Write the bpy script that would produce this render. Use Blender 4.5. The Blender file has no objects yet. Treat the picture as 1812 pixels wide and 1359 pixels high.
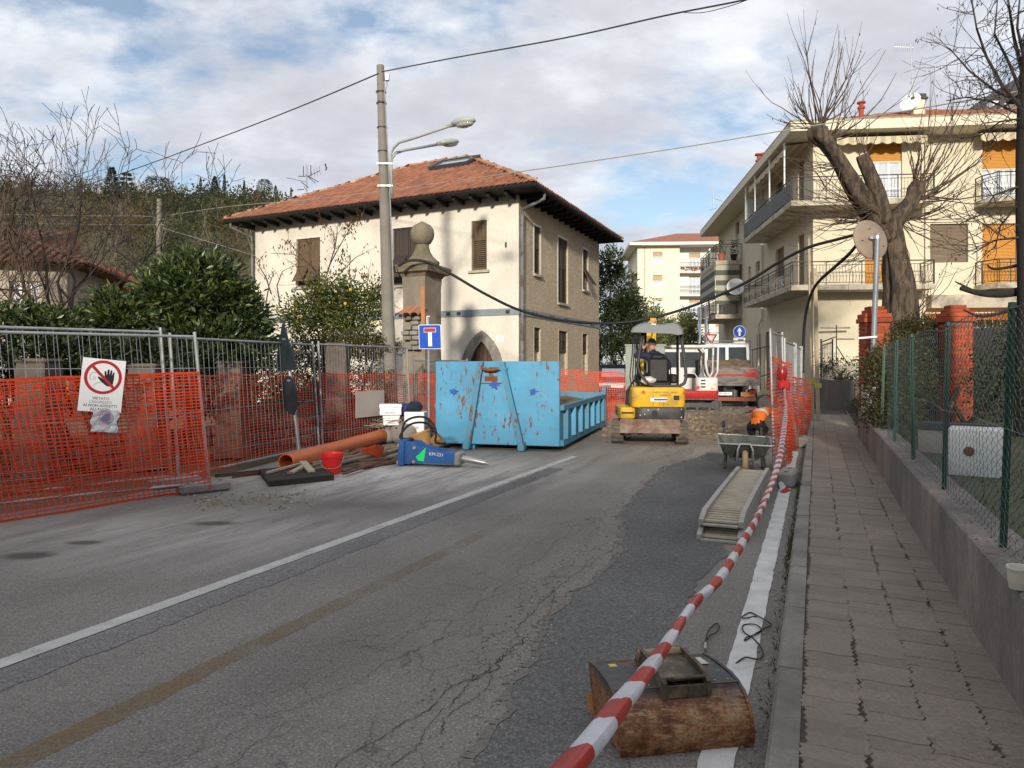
import bpy,bmesh,math,random
from mathutils import Vector as V,Matrix,noise as mnoise
from mathutils.geometry import tessellate_polygon
S=bpy.context.scene
COL=S.collection
rad=math.radians
# ------------------------------------------------------------------ camera
CAMH,FPX,CX,HY=1.6,1300.0,906.0,645.0
cd=bpy.data.cameras.new('camera');cam=bpy.data.objects.new('camera',cd);COL.objects.link(cam)
cam.location=(0,0,CAMH);cam.rotation_euler=(rad(90),0,0)
cd.sensor_width=36;cd.lens=36*FPX/1812;cd.shift_y=-(679.5-HY)/1812
cd.clip_start=.05;cd.clip_end=3000
S.camera=cam
# ------------------------------------------------------------------ sky
SUN_EL,SUN_AZ=rad(15.5),rad(188)
w=bpy.data.worlds.new('World');S.world=w;w.use_nodes=True
nt=w.node_tree;nt.nodes.clear()
def N(t,tp,**kw):
 n=t.nodes.new(tp)
 for k,val in kw.items():
  if k.startswith('_'):setattr(n,k[1:],val)
  else:
   key=int(k[1:])if(k[0]=='i' and k[1:].isdigit())else k
   n.inputs[key].default_value=val
 return n
def L(t,a,b):t.links.new(a,b)
def math_(t,op,a,b=None,c=None,clamp=False):
 n=t.nodes.new('ShaderNodeMath');n.operation=op;n.use_clamp=clamp
 for i,x in enumerate((a,b,c)):
  if x is None:continue
  if isinstance(x,(int,float)):n.inputs[i].default_value=x
  else:L(t,x,n.inputs[i])
 return n.outputs[0]
def ramp(t,fac,stops,interp='LINEAR'):
 n=t.nodes.new('ShaderNodeValToRGB');n.color_ramp.interpolation=interp
 e=n.color_ramp.elements
 while len(e)<len(stops):e.new(.5)
 for el,(p,c)in zip(e,stops):
  el.position=p
  el.color=(c,c,c,1)if isinstance(c,(int,float))else(*c[:3],1)
 L(t,fac,n.inputs[0]);return n.outputs[0]
def mixc(t,fac,a,b,mode='MIX'):
 n=t.nodes.new('ShaderNodeMix');n.data_type='RGBA';n.blend_type=mode
 for sock,x in((n.inputs[0],fac),(n.inputs[6],a),(n.inputs[7],b)):
  if isinstance(x,(int,float)):sock.default_value=x
  elif isinstance(x,tuple):sock.default_value=(*x[:3],1)
  else:L(t,x,sock)
 return n.outputs[2]
def noise_(t,vec,scale,detail=4,rough=.55,dist=0.0):
 n=t.nodes.new('ShaderNodeTexNoise');n.inputs['Scale'].default_value=scale
 n.inputs['Detail'].default_value=detail;n.inputs['Roughness'].default_value=rough
 n.inputs['Distortion'].default_value=dist
 L(t,vec,n.inputs['Vector']);return n.outputs[0]
sky=nt.nodes.new('ShaderNodeTexSky');sky.sky_type='NISHITA';sky.sun_disc=False
sky.sun_elevation=SUN_EL;sky.sun_rotation=SUN_AZ;sky.air_density=1.0;sky.dust_density=.4;sky.ozone_density=1.5
bg1=nt.nodes.new('ShaderNodeBackground');bg1.inputs[1].default_value=.13
L(nt,sky.outputs[0],bg1.inputs[0])
tc=nt.nodes.new('ShaderNodeTexCoord')
sep=nt.nodes.new('ShaderNodeSeparateXYZ');L(nt,tc.outputs['Generated'],sep.inputs[0])
zz=math_(nt,'ADD',math_(nt,'MAXIMUM',sep.outputs[2],0.0),.34)
cmb=nt.nodes.new('ShaderNodeCombineXYZ')
L(nt,math_(nt,'DIVIDE',sep.outputs[0],zz),cmb.inputs[0]);L(nt,math_(nt,'DIVIDE',sep.outputs[1],zz),cmb.inputs[1])
cv=nt.nodes.new('ShaderNodeMapping');L(nt,cmb.outputs[0],cv.inputs[0])
cv.inputs['Location'].default_value=(3.1,1.3,0);cv.inputs['Rotation'].default_value=(0,0,rad(-18));cv.inputs['Scale'].default_value=(.85,1.2,1)
CL=cv.outputs[0]
n1=noise_(nt,CL,2.1,9,.56,.1)
n2=noise_(nt,CL,7.5,7,.6,.1)
cover=math_(nt,'ADD',math_(nt,'MULTIPLY',n1,.75),math_(nt,'MULTIPLY',n2,.25))
fac=ramp(nt,cover,[(.385,.12),(.43,.50),(.48,.92),(.53,1.0)])
n3=noise_(nt,CL,3.6,8,.6,.1)
tone=math_(nt,'ADD',math_(nt,'MULTIPLY',n3,.65),math_(nt,'MULTIPLY',n1,.35))
ccol=ramp(nt,tone,[(.34,(.86,.87,.88)),(.44,(.70,.72,.765)),(.54,(.56,.57,.62)),(.68,(.46,.47,.52))])
low=ramp(nt,sep.outputs[2],[(.0,(.72,.74,.76)),(.10,(.74,.76,.80)),(.2,(.90,.91,.94)),(.34,(1,1,1))])
ccol=mixc(nt,1.0,ccol,low,'MULTIPLY')
bg2=nt.nodes.new('ShaderNodeBackground');bg2.inputs[1].default_value=1.12
L(nt,ccol,bg2.inputs[0])
mx=nt.nodes.new('ShaderNodeMixShader');L(nt,fac,mx.inputs[0]);L(nt,bg1.outputs[0],mx.inputs[1]);L(nt,bg2.outputs[0],mx.inputs[2])
wo=nt.nodes.new('ShaderNodeOutputWorld');L(nt,mx.outputs[0],wo.inputs[0])
# ------------------------------------------------------------------ sun
sl=bpy.data.lights.new('sun','SUN');sl.energy=3.9;sl.angle=rad(3.5);sl.color=(1.0,.92,.79)
so=bpy.data.objects.new('sun',sl);COL.objects.link(so)
sdir=V((math.sin(SUN_AZ)*math.cos(SUN_EL),math.cos(SUN_AZ)*math.cos(SUN_EL),math.sin(SUN_EL)))
so.rotation_euler=sdir.to_track_quat('Z','Y').to_euler();so.location=sdir*60
S.view_settings.view_transform='Standard';S.view_settings.look='None'
S.view_settings.exposure=.2;S.view_settings.gamma=1;S.view_settings.use_curve_mapping=False
S.cycles.max_bounces=6;S.cycles.diffuse_bounces=3;S.cycles.glossy_bounces=3;S.cycles.transparent_max_bounces=8
try:S.cycles.use_denoising=True
except Exception:pass
# ------------------------------------------------------------------ layout helpers
def P(px,py,Y):return V(((px-CX)/FPX*Y,Y,CAMH+(HY-py)/FPX*Y))
def G(px,py,z=0.0):
 Y=FPX*(CAMH-z)/(py-HY);return V(((px-CX)/FPX*Y,Y,z))
RS=.414
RU=V((RS,1,0)).normalized();RN=V((1,-RS,0)).normalized();Z=V((0,0,1))
def RP(c,Y,z=0.0):return V((RS*Y+c,Y,z))
def lerp(a,b,t):return a+(b-a)*t
def at0(px,Y,z_=0):return V(((px-CX)/FPX*Y,Y,z_))
def smooth_path(pts,sub=6):
 pts=[V(p)for p in pts];out=[]
 for i in range(len(pts)-1):
  p0,p1,p2,p3=pts[max(i-1,0)],pts[i],pts[i+1],pts[min(i+2,len(pts)-1)]
  for k in range(sub):t=k/sub;out.append(.5*((2*p1)+(p2-p0)*t+(2*p0-5*p1+4*p2-p3)*t*t+(3*p1-p0-3*p2+p3)*t**3))
 return out+[pts[-1]]
# ------------------------------------------------------------------ objects
def tag(o,label=None,cat=None,group=None,kind=None):
 if label:o['label']=label
 if cat:o['category']=cat
 if group:o['group']=group
 if kind:o['kind']=kind
 return o
def thing(name,label,cat,loc=(0,0,0),group=None,kind=None):
 o=bpy.data.objects.new(name,None);COL.objects.link(o);o.location=V(loc);o.empty_display_size=.2
 return tag(o,label,cat,group,kind)
def root_loc(o):
 p=V((0,0,0))
 while o is not None:p=p+o.location;o=o.parent
 return p
class MB:
 def __init__(s,M=None):s.v=[];s.f=[];s.m=[];s.M=M;s.cm=0
 def add(s,vs,fs,m=None):
  b=len(s.v);m=s.cm if m is None else m
  if s.M is not None:vs=[s.M@V(x)for x in vs]
  s.v.extend(tuple(x)for x in vs)
  for f in fs:s.f.append(tuple(i+b for i in f));s.m.append(m)
 def quad(s,a,b,c,d,m=None):s.add([a,b,c,d],[(0,1,2,3)],m)
 def pbox(s,o,a,b,c,m=None):
  o,a,b,c=V(o),V(a),V(b),V(c)
  if a.cross(b).dot(c)<0:a,b=b,a
  vs=[o,o+a,o+a+b,o+b,o+c,o+a+c,o+a+b+c,o+b+c]
  s.add(vs,[(3,2,1,0),(4,5,6,7),(0,1,5,4),(1,2,6,5),(2,3,7,6),(3,0,4,7)],m)
 def box(s,c,sz,R=None,m=None):
  a,b,d=V((sz[0],0,0)),V((0,sz[1],0)),V((0,0,sz[2]))
  if R is not None:a,b,d=R@a,R@b,R@d
  s.pbox(V(c)-(a+b+d)/2,a,b,d,m)
 def bbox(s,c,sz,bv=.02,R=None,m=None):
  hx,hy,hz=sz[0]/2,sz[1]/2,sz[2]/2;bv=min(bv,hx*.9,hy*.9,hz*.9)
  vs=[];idx={}
  for sx in(-1,1):
   for sy in(-1,1):
    for sz_ in(-1,1):
     for ax in range(3):
      h=[hx-bv,hy-bv,hz-bv];h[ax]+=bv
      idx[(sx,sy,sz_,ax)]=len(vs);vs.append(V((sx*h[0],sy*h[1],sz_*h[2])))
  fs=[]
  for ax in range(3):
   o1,o2=[(1,2),(2,0),(0,1)][ax]
   for sg in(-1,1):
    q=[]
    for a,b in((-1,-1),(1,-1),(1,1),(-1,1)):
     t=[0,0,0];t[ax]=sg;t[o1]=a;t[o2]=b;q.append(idx[(*t,ax)])
    fs.append(q if sg>0 else q[::-1])
  for ax in range(3):
   o1,o2=[(1,2),(2,0),(0,1)][ax]
   for a in(-1,1):
    for b in(-1,1):
     def k(e,w_):
      t=[0,0,0];t[ax]=e;t[o1]=a;t[o2]=b;return idx[(*t,w_)]
     q=[k(-1,o1),k(1,o1),k(1,o2),k(-1,o2)]
     fs.append(q if a*b<0 else q[::-1])
  for sx in(-1,1):
   for sy in(-1,1):
    for sz_ in(-1,1):
     q=[idx[(sx,sy,sz_,i)]for i in range(3)]
     fs.append(q if sx*sy*sz_>0 else q[::-1])
  c=V(c)
  s.add([(R@x if R is not None else x)+c for x in vs],fs,m)
 def tube(s,pts,r,n=6,caps=True,m=None,closed=False):
  pts=[V(p)for p in pts];k=len(pts)
  rs=r if isinstance(r,(list,tuple))else[r]*k
  vs=[];prev=None
  for i,p in enumerate(pts):
   if closed:d=pts[(i+1)%k]-pts[i-1]
   else:d=pts[min(i+1,k-1)]-pts[max(i-1,0)]
   if d.length<1e-9:d=V((0,0,1))
   d.normalize()
   if prev is None:
    a=V((0,0,1))if abs(d.z)<.9 else V((1,0,0))
    x=d.cross(a).normalized()
   else:
    x=prev-d*prev.dot(d)
    x=x.normalized()if x.length>1e-6 else d.orthogonal().normalized()
   prev=x;y=d.cross(x)
   for j in range(n):
    t=2*math.pi*j/n;vs.append(p+(x*math.cos(t)+y*math.sin(t))*rs[i])
  fs=[]
  for i in range(k if closed else k-1):
   i2=(i+1)%k
   for j in range(n):fs.append((i*n+j,i*n+(j+1)%n,i2*n+(j+1)%n,i2*n+j))
  if caps and not closed:fs.append(tuple(range(n-1,-1,-1)));fs.append(tuple(range((k-1)*n,k*n)))
  s.add(vs,fs,m)
 def cyl(s,a,b,r0,r1=None,n=16,m=None):s.tube([a,b],[r0,r0 if r1 is None else r1],n,True,m)
 def lathe(s,prof,o=(0,0,0),n=16,m=None,R=None,caps=True):
  o=V(o);vs=[]
  for r,z in prof:
   for j in range(n):
    t=2*math.pi*j/n;p=V((r*math.cos(t),r*math.sin(t),z))
    vs.append(o+(R@p if R is not None else p))
  fs=[]
  for i in range(len(prof)-1):
   for j in range(n):fs.append((i*n+j,i*n+(j+1)%n,(i+1)*n+(j+1)%n,(i+1)*n+j))
  if caps:
   if prof[0][0]>1e-5:fs.append(tuple(range(n-1,-1,-1)))
   if prof[-1][0]>1e-5:fs.append(tuple(range((len(prof)-1)*n,len(prof)*n)))
  s.add(vs,fs,m)
 def sphere(s,c,r,n=12,k=8,m=None,R=None):
  rx,ry,rz=(r,r,r)if isinstance(r,(int,float))else r
  vs=[];c=V(c)
  for i in range(k+1):
   ph=math.pi*i/k
   for j in range(n):
    t=2*math.pi*j/n
    p=V((rx*math.sin(ph)*math.cos(t),ry*math.sin(ph)*math.sin(t),-rz*math.cos(ph)))
    vs.append(c+(R@p if R is not None else p))
  fs=[(i*n+j,i*n+(j+1)%n,(i+1)*n+(j+1)%n,(i+1)*n+j)for i in range(k)for j in range(n)]
  s.add(vs,fs,m)
 def prism(s,poly,o,ex,ey,ez,d,m=None):
  o,ex,ey,ez=V(o),V(ex),V(ey),V(ez);k=len(poly)
  area=sum(poly[i][0]*poly[(i+1)%k][1]-poly[(i+1)%k][0]*poly[i][1]for i in range(k))
  if(area<0)!=(ex.cross(ey).dot(ez*d)<0):poly=poly[::-1]
  a=[o+ex*x+ey*y for x,y in poly];b=[p+ez*d for p in a]
  tri=tessellate_polygon([a])
  fs=[]
  nrm=ez*d
  for t in tri:
   t=list(t)
   if(a[t[1]]-a[t[0]]).cross(a[t[2]]-a[t[0]]).dot(nrm)<0:t.reverse()
   fs.append((t[2],t[1],t[0]));fs.append(tuple(i+k for i in t))
  for i in range(k):fs.append((i,(i+1)%k,k+(i+1)%k,k+i))
  s.add(a+b,fs,m)
 def loft(s,rings,m=None,caps=True):
  k=len(rings[0]);vs=[p for r in rings for p in r];fs=[]
  for i in range(len(rings)-1):
   for j in range(k):fs.append((i*k+j,i*k+(j+1)%k,(i+1)*k+(j+1)%k,(i+1)*k+j))
  if caps:fs.append(tuple(range(k-1,-1,-1)));fs.append(tuple(range((len(rings)-1)*k,len(rings)*k)))
  s.add(vs,fs,m)
 def mesh(s,name,mats,off=V((0,0,0)),smooth=False):
  me=bpy.data.meshes.new(name)
  ox,oy,oz=off
  me.from_pydata([(x-ox,y-oy,z-oz)for x,y,z in s.v],[],s.f)
  mats=mats if isinstance(mats,(list,tuple))else[mats]
  for mm in mats:me.materials.append(mm)
  if any(s.m):me.polygons.foreach_set('material_index',s.m)
  if smooth:
   me.polygons.foreach_set('use_smooth',[True]*len(me.polygons))
   if smooth is not True:
    try:me.set_sharp_from_angle(angle=rad(smooth))
    except Exception:pass
  me.update();return me
 def build(s,name,mats,parent=None,loc=None,smooth=False,label=None,cat=None,group=None,kind=None):
  off=root_loc(parent)if parent is not None else V(loc if loc is not None else(0,0,0))
  o=bpy.data.objects.new(name,s.mesh(name,mats,off,smooth));COL.objects.link(o)
  if parent is not None:o.parent=parent
  else:o.location=off
  return tag(o,label,cat,group,kind)
def copy_tree(o,parent=None,delta=None):
 c=o.copy();COL.objects.link(c);c.parent=parent
 if delta is not None:c.location=o.location+V(delta)
 for ch in list(o.children):copy_tree(ch,c)
 return c
def text(name,s,size,o,ex,ey,mats,parent,align='CENTER',th=.002,sx=1.0):
 """flat raised lettering, ex = reading direction, ey = up"""
 cu=bpy.data.curves.new(name,'FONT');cu.body=s;cu.size=size;cu.align_x=align;cu.align_y='CENTER'
 cu.extrude=th;cu.resolution_u=2
 t=bpy.data.objects.new(name,cu);COL.objects.link(t)
 me=bpy.data.meshes.new_from_object(t.evaluated_get(bpy.context.evaluated_depsgraph_get()))
 bpy.data.objects.remove(t);bpy.data.curves.remove(cu)
 ex,ey=V(ex).normalized(),V(ey).normalized();ez=ex.cross(ey)
 off=root_loc(parent);o=V(o)-off
 for v_ in me.vertices:
  c=v_.co.copy();v_.co=o+ex*c.x*sx+ey*c.y+ez*c.z
 me.materials.clear();me.materials.append(mats);me.name=name
 ob=bpy.data.objects.new(name,me);COL.objects.link(ob);ob.parent=parent
 return ob
# ------------------------------------------------------------------ materials
def srgb(r,g,b):
 f=lambda c:(c/255)/12.92 if c/255<=.04045 else(((c/255)+.055)/1.055)**2.4
 return(f(r),f(g),f(b))
def base_mat(name):
 m=bpy.data.materials.new(name);m.use_nodes=True;t=m.node_tree
 b=t.nodes['Principled BSDF']
 pos=t.nodes.new('ShaderNodeNewGeometry')
 return m,t,b,pos
def mul(c,k):return tuple(min(1,x*k)for x in c[:3])
def PM(name,col,rough=.75,var=.14,scale=6,col2=None,amt2=.5,scale2=2.0,sharp2=.12,bump=0.0,bscale=80,metal=0.0,
  spec=.4,isl=0.0,stretch=None,obj=0.0,fine=0.0,bd=.02):
 """procedural surface: two-tone noise on world position, optional second colour in patches, bump, per-piece variation"""
 m,t,b,pos=base_mat(name)
 p=pos.outputs['Position']
 if stretch:
  mp=t.nodes.new('ShaderNodeMapping');mp.inputs['Scale'].default_value=stretch;L(t,p,mp.inputs[0]);p=mp.outputs[0]
 n=noise_(t,p,scale,5,.6)
 c=mixc(t,ramp(t,n,[(.25,0.),(.75,1.)]),mul(col,1-var),mul(col,1+var))
 if fine:
  nf=noise_(t,p,scale*14,2,.6);c=mixc(t,1.0,c,ramp(t,nf,[(.3,1-fine),(.7,1+fine*.5)]),'MULTIPLY')
 if col2 is not None:
  n2=noise_(t,p,scale2,7,.62);th=1-amt2
  lo=.5+(th-.5)*.5
  c=mixc(t,ramp(t,n2,[(max(0,lo-sharp2/2),0.),(min(1,lo+sharp2/2),1.)]),c,col2)
 if isl:
  r=pos.outputs['Random Per Island']
  c=mixc(t,1.0,c,ramp(t,r,[(0,1-isl),(1,1+isl)]),'MULTIPLY')
 if obj:
  oi=t.nodes.new('ShaderNodeObjectInfo')
  c=mixc(t,1.0,c,ramp(t,oi.outputs['Random'],[(0,1-obj),(1,1+obj)]),'MULTIPLY')
 L(t,c,b.inputs['Base Color']);b.inputs['Metallic'].default_value=metal;b.inputs['Specular IOR Level'].default_value=spec
 rn=ramp(t,n,[(.2,max(0,rough-.08)),(.8,min(1,rough+.08))]);L(t,rn,b.inputs['Roughness'])
 if bump:
  bn=noise_(t,p,bscale,4,.65);bp=t.nodes.new('ShaderNodeBump');bp.inputs['Strength'].default_value=bump
  bp.inputs['Distance'].default_value=bd;L(t,bn,bp.inputs['Height']);L(t,bp.outputs[0],b.inputs['Normal'])
 return m
def LEAF(name,stops,rough=.5,spec=.35,trans=.25):
 m,t,b,pos=base_mat(name)
 c=ramp(t,pos.outputs['Random Per Island'],stops)
 n=noise_(t,pos.outputs['Position'],2.2,3);c=mixc(t,1.0,c,ramp(t,n,[(.3,.75),(.7,1.2)]),'MULTIPLY')
 L(t,c,b.inputs['Base Color']);b.inputs['Roughness'].default_value=rough;b.inputs['Specular IOR Level'].default_value=spec
 tr=t.nodes.new('ShaderNodeBsdfTranslucent');L(t,c,tr.inputs[0])
 mxs=t.nodes.new('ShaderNodeMixShader');mxs.inputs[0].default_value=trans
 L(t,b.outputs[0],mxs.inputs[1]);L(t,tr.outputs[0],mxs.inputs[2]);L(t,mxs.outputs[0],t.nodes['Material Output'].inputs[0])
 return m
def RUSTY(name,paint,rust=(.13,.05,.02),amt=.34,scale=5,rough=.5,streak=True,dust=None):
 m,t,b,pos=base_mat(name)
 p=pos.outputs['Position']
 mp=t.nodes.new('ShaderNodeMapping');mp.inputs['Scale'].default_value=(1,1,.35)if streak else(1,1,1);L(t,p,mp.inputs[0])
 n=noise_(t,mp.outputs[0],scale,9,.66);big=noise_(t,p,.9,3)
 f=math_(t,'ADD',math_(t,'MULTIPLY',n,.72),math_(t,'MULTIPLY',big,.28))
 lo=1-amt
 msk=ramp(t,f,[(lo-.02,0.),(lo+.015,1.)])
 halo=ramp(t,f,[(lo-.085,0.),(lo,.4)])
 pv=mixc(t,ramp(t,noise_(t,p,1.7,6),[(.3,0.),(.7,1.)]),mul(paint,.84),mul(paint,1.1))
 if dust:pv=mixc(t,ramp(t,noise_(t,p,2.4,7),[(.5,0.),(.75,.6)]),pv,dust)
 c=mixc(t,halo,pv,mixc(t,.6,pv,mul(rust,2.2)))
 rc=mixc(t,noise_(t,p,30,4),mul(rust,.6),mul(rust,1.9))
 c=mixc(t,msk,c,rc);L(t,c,b.inputs['Base Color'])
 L(t,ramp(t,msk,[(0,rough),(1,.9)]),b.inputs['Roughness']);b.inputs['Specular IOR Level'].default_value=.4
 bp=t.nodes.new('ShaderNodeBump');bp.inputs['Strength'].default_value=.45;bp.inputs['Distance'].default_value=.012
 L(t,math_(t,'ADD',math_(t,'ADD',math_(t,'MULTIPLY',noise_(t,p,9,3),.6),math_(t,'MULTIPLY',noise_(t,p,2.2,2),3.0)),msk),bp.inputs['Height']);L(t,bp.outputs[0],b.inputs['Normal'])
 return m
galv=PM('galvanised_steel',(.42,.43,.44),.42,.18,9,metal=.6,bump=.05)
steel_dk=PM('dark_steel',(.06,.062,.065),.5,.2,8,metal=.3,bump=.08)
black=PM('black_rubber',(.009,.009,.010),.6,.3,12)
blackplastic=PM('black_plastic',(.022,.022,.024),.45,.2,12)
concrete=PM('concrete',(.30,.285,.26),.9,.16,3,col2=(.18,.165,.145),amt2=.42,scale2=1.6,sharp2=.3,bump=.35,bscale=40,fine=.14)
concrete_dk=PM('stained_concrete',(.285,.24,.20),.9,.3,3.5,col2=(.10,.09,.092),amt2=.48,scale2=1.6,sharp2=.45,bump=.5,bscale=34,stretch=(1,1,.5),fine=.3)
wood=PM('weathered_wood',(.20,.135,.08),.8,.3,5,stretch=(6,6,.6),bump=.3,obj=.25,isl=.25)
wood_lt=PM('pale_timber',(.42,.34,.22),.8,.16,9,isl=.15,obj=.15,bump=.2)
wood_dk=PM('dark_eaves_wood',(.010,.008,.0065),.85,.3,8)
white=PM('white_paint',(.78,.78,.77),.45,.05,4)
whitep=PM('white_sheet',(.80,.80,.79),.5,.04,5)
red_d=PM('red_print',(.42,.02,.03),.5,.08,9)
blackp=PM('black_print',(.015,.015,.02),.5,.1,9)
greyp=PM('grey_print',(.20,.20,.22),.5,.1,9)
bluep=PM('blue_sign',(.012,.075,.44),.35,.08,5)
glass=PM('window_glass',(.05,.06,.07),.08,.3,.8,spec=.8)
curtain=PM('lace_curtain',(.50,.53,.58),.8,.2,3,stretch=(6,6,.5))
# ================================================================== GROUND, ROAD, PAVEMENT
def road_uv(t,pos):
 mp=t.nodes.new('ShaderNodeMapping');mp.inputs['Rotation'].default_value=(0,0,math.atan(RS));L(t,pos,mp.inputs[0])
 return mp.outputs[0]
def asphalt(name,col,cracks=.5,dust=True,coarse=.0,dark=False):
 m,t,b,pos=base_mat(name);p=pos.outputs['Position'];r=road_uv(t,p)
 st=t.nodes.new('ShaderNodeMapping');st.inputs['Scale'].default_value=(1.0,.16,1);L(t,r,st.inputs[0])
 big=noise_(t,p,.55,6,.6);lane=noise_(t,st.outputs[0],1.1,5,.55);fine=noise_(t,p,78,3,.75);mid=noise_(t,p,22,4,.65)
 c=mixc(t,ramp(t,big,[(.32,0.),(.68,1.)]),mul(col,.82),mul(col,1.16))
 c=mixc(t,1.0,c,ramp(t,lane,[(.3,.78),(.52,1.0),(.72,1.14)]),'MULTIPLY')
 c=mixc(t,1.0,c,ramp(t,mid,[(.3,.80),(.7,1.16)]),'MULTIPLY')
 c=mixc(t,1.0,c,ramp(t,fine,[(.33,.45),(.45,.88),(.54,1.05),(.62,1.45),(.70,2.2)]),'MULTIPLY')
 vor=t.nodes.new('ShaderNodeTexVoronoi');vor.inputs['Scale'].default_value=70;L(t,p,vor.inputs['Vector'])
 sp=ramp(t,vor.outputs['Distance'],[(.0,1.),(.17,0.)])
 gate=ramp(t,noise_(t,p,45,1),[(.56,0.),(.6,1.)])
 c=mixc(t,math_(t,'MULTIPLY',math_(t,'MULTIPLY',sp,gate),.55 if dark else.4),c,(.36,.35,.33))
 if dust:
  sx=t.nodes.new('ShaderNodeSeparateXYZ');L(t,p,sx.inputs[0])
  def blob(cx,cy,rx,ry):
   a=math_(t,'DIVIDE',math_(t,'SUBTRACT',sx.outputs[0],cx),rx);d=math_(t,'DIVIDE',math_(t,'SUBTRACT',sx.outputs[1],cy),ry)
   q=math_(t,'ADD',math_(t,'MULTIPLY',a,a),math_(t,'MULTIPLY',d,d))
   return math_(t,'SUBTRACT',1.0,math_(t,'SQRT',q),clamp=True)
  dn=noise_(t,st.outputs[0],2.8,9,.76,.5)
  for cx,cy,rx,ry,k,cc in((-1.7,11.0,3.4,2.6,1.7,(.56,.53,.49)),(-3.3,7.0,3.0,1.6,1.15,(.40,.38,.35)),(.6,11.5,2.6,3.6,.75,(.34,.31,.265)),
          (2.0,9.0,2.0,4.5,.6,(.27,.235,.19)),(.2,5.0,1.6,3.4,.6,(.24,.20,.16)),(4.0,17.5,5.5,5.5,1.3,(.27,.215,.155)),(3.2,13.6,3.2,2.6,1.1,(.34,.30,.245))):
   f=math_(t,'MULTIPLY',math_(t,'MULTIPLY',blob(cx,cy,rx,ry),k),ramp(t,dn,[(.40,.12),(.62,1.)]),clamp=True)
   c=mixc(t,f,c,cc)
  for cx,cy,rx,ry in((-4.05,6.15,.28,.16),(-3.85,6.6,.2,.1),(-3.0,7.4,.3,.13)):
   f=math_(t,'MULTIPLY',ramp(t,blob(cx,cy,rx,ry),[(.0,0.),(.5,1.)]),.7)
   c=mixc(t,f,c,(.03,.028,.025))
 if cracks:
  wv=noise_(t,p,2.5,4,.6)
  va=t.nodes.new('ShaderNodeVectorMath');va.operation='ADD';cb=t.nodes.new('ShaderNodeCombineXYZ')
  L(t,math_(t,'MULTIPLY',wv,.55),cb.inputs[0]);L(t,math_(t,'MULTIPLY',noise_(t,p,3.1,3),.5),cb.inputs[1])
  L(t,r,va.inputs[0]);L(t,cb.outputs[0],va.inputs[1])
  s2=t.nodes.new('ShaderNodeMapping');s2.inputs['Scale'].default_value=(4.6,2.1,1);L(t,va.outputs[0],s2.inputs[0])
  vc=t.nodes.new('ShaderNodeTexVoronoi');vc.feature='DISTANCE_TO_EDGE';vc.inputs['Scale'].default_value=1.0;L(t,s2.outputs[0],vc.inputs['Vector'])
  line=ramp(t,vc.outputs['Distance'],[(.0,.85),(.008,.5),(.022,0.)])
  xr=t.nodes.new('ShaderNodeSeparateXYZ');L(t,r,xr.inputs[0])
  band=ramp(t,math_(t,'DIVIDE',math_(t,'ADD',xr.outputs[0],4.0),4.0),[(.30,0.),(.42,.8),(.70,1.),(.84,.15),(.9,0.)])
  gt=ramp(t,noise_(t,p,.9,3),[(.40,0.),(.52,1.)])
  lf=math_(t,'MULTIPLY',math_(t,'MULTIPLY',line,band),math_(t,'MULTIPLY',gt,cracks))
  c=mixc(t,lf,c,(.02,.019,.018))
 L(t,c,b.inputs['Base Color']);b.inputs['Roughness'].default_value=.88;b.inputs['Specular IOR Level'].default_value=.3
 bp=t.nodes.new('ShaderNodeBump');bp.inputs['Strength'].default_value=.55;bp.inputs['Distance'].default_value=.012
 hh=math_(t,'ADD',fine,math_(t,'MULTIPLY',mid,.7))
 if cracks:hh=math_(t,'SUBTRACT',hh,math_(t,'MULTIPLY',lf,1.5))
 L(t,hh,bp.inputs['Height']);L(t,bp.outputs[0],b.inputs['Normal'])
 return m
m_road=asphalt('old_asphalt',(.212,.197,.176),.6)
m_patch=asphalt('dark_asphalt',(.135,.132,.125),.0,False,dark=True)
m_strip=asphalt('pale_asphalt',(.15,.122,.118),.0,False)
m_earth=PM('earth',(.13,.095,.062),.95,.3,1.2,col2=(.07,.075,.03),amt2=.35,scale2=.5,sharp2=.3,bump=.5,bscale=14,fine=.2)
def sheet(mb,poly,z=None,m=None):
 pts=[V((p[0],p[1],p[2]if z is None and len(p)>2 else(z or 0)))for p in poly]
 for t in tessellate_polygon([pts]):
  t=list(t)
  if(pts[t[1]]-pts[t[0]]).cross(pts[t[2]]-pts[t[0]]).z<0:t.reverse()
  mb.add([pts[i]for i in t],[(0,1,2)],m)
gm=MB();gm.quad((-1500,-1500,-.05),(1500,-1500,-.05),(1500,1500,-.05),(-1500,1500,-.05))
gm.build('ground',m_earth,kind='structure')
road=MB()
left=[(-16,-40),(-13.5,-8),(-11,0),(-8.6,4.4),(-6.1,7.0),(-4.75,8.9),(-4.1,11.0),(-3.7,13.2),(-2.7,16.0),(-1.0,18.6),(.25,21.8),(.9,23),(4.2,31.4),(5.5,40),(7,62)]
right=[(22,62),(15.5,44),(13.3,31),(11.2,27.4)]+[tuple(RP(-.19,y)[:2])for y in(25.2,18,10,0,-20)]+[tuple(RP(-.19,-40)[:2])]
sheet(road,left+right,0.0)
road.build('road',m_road,kind='structure')
rng=random.Random(4)
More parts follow.
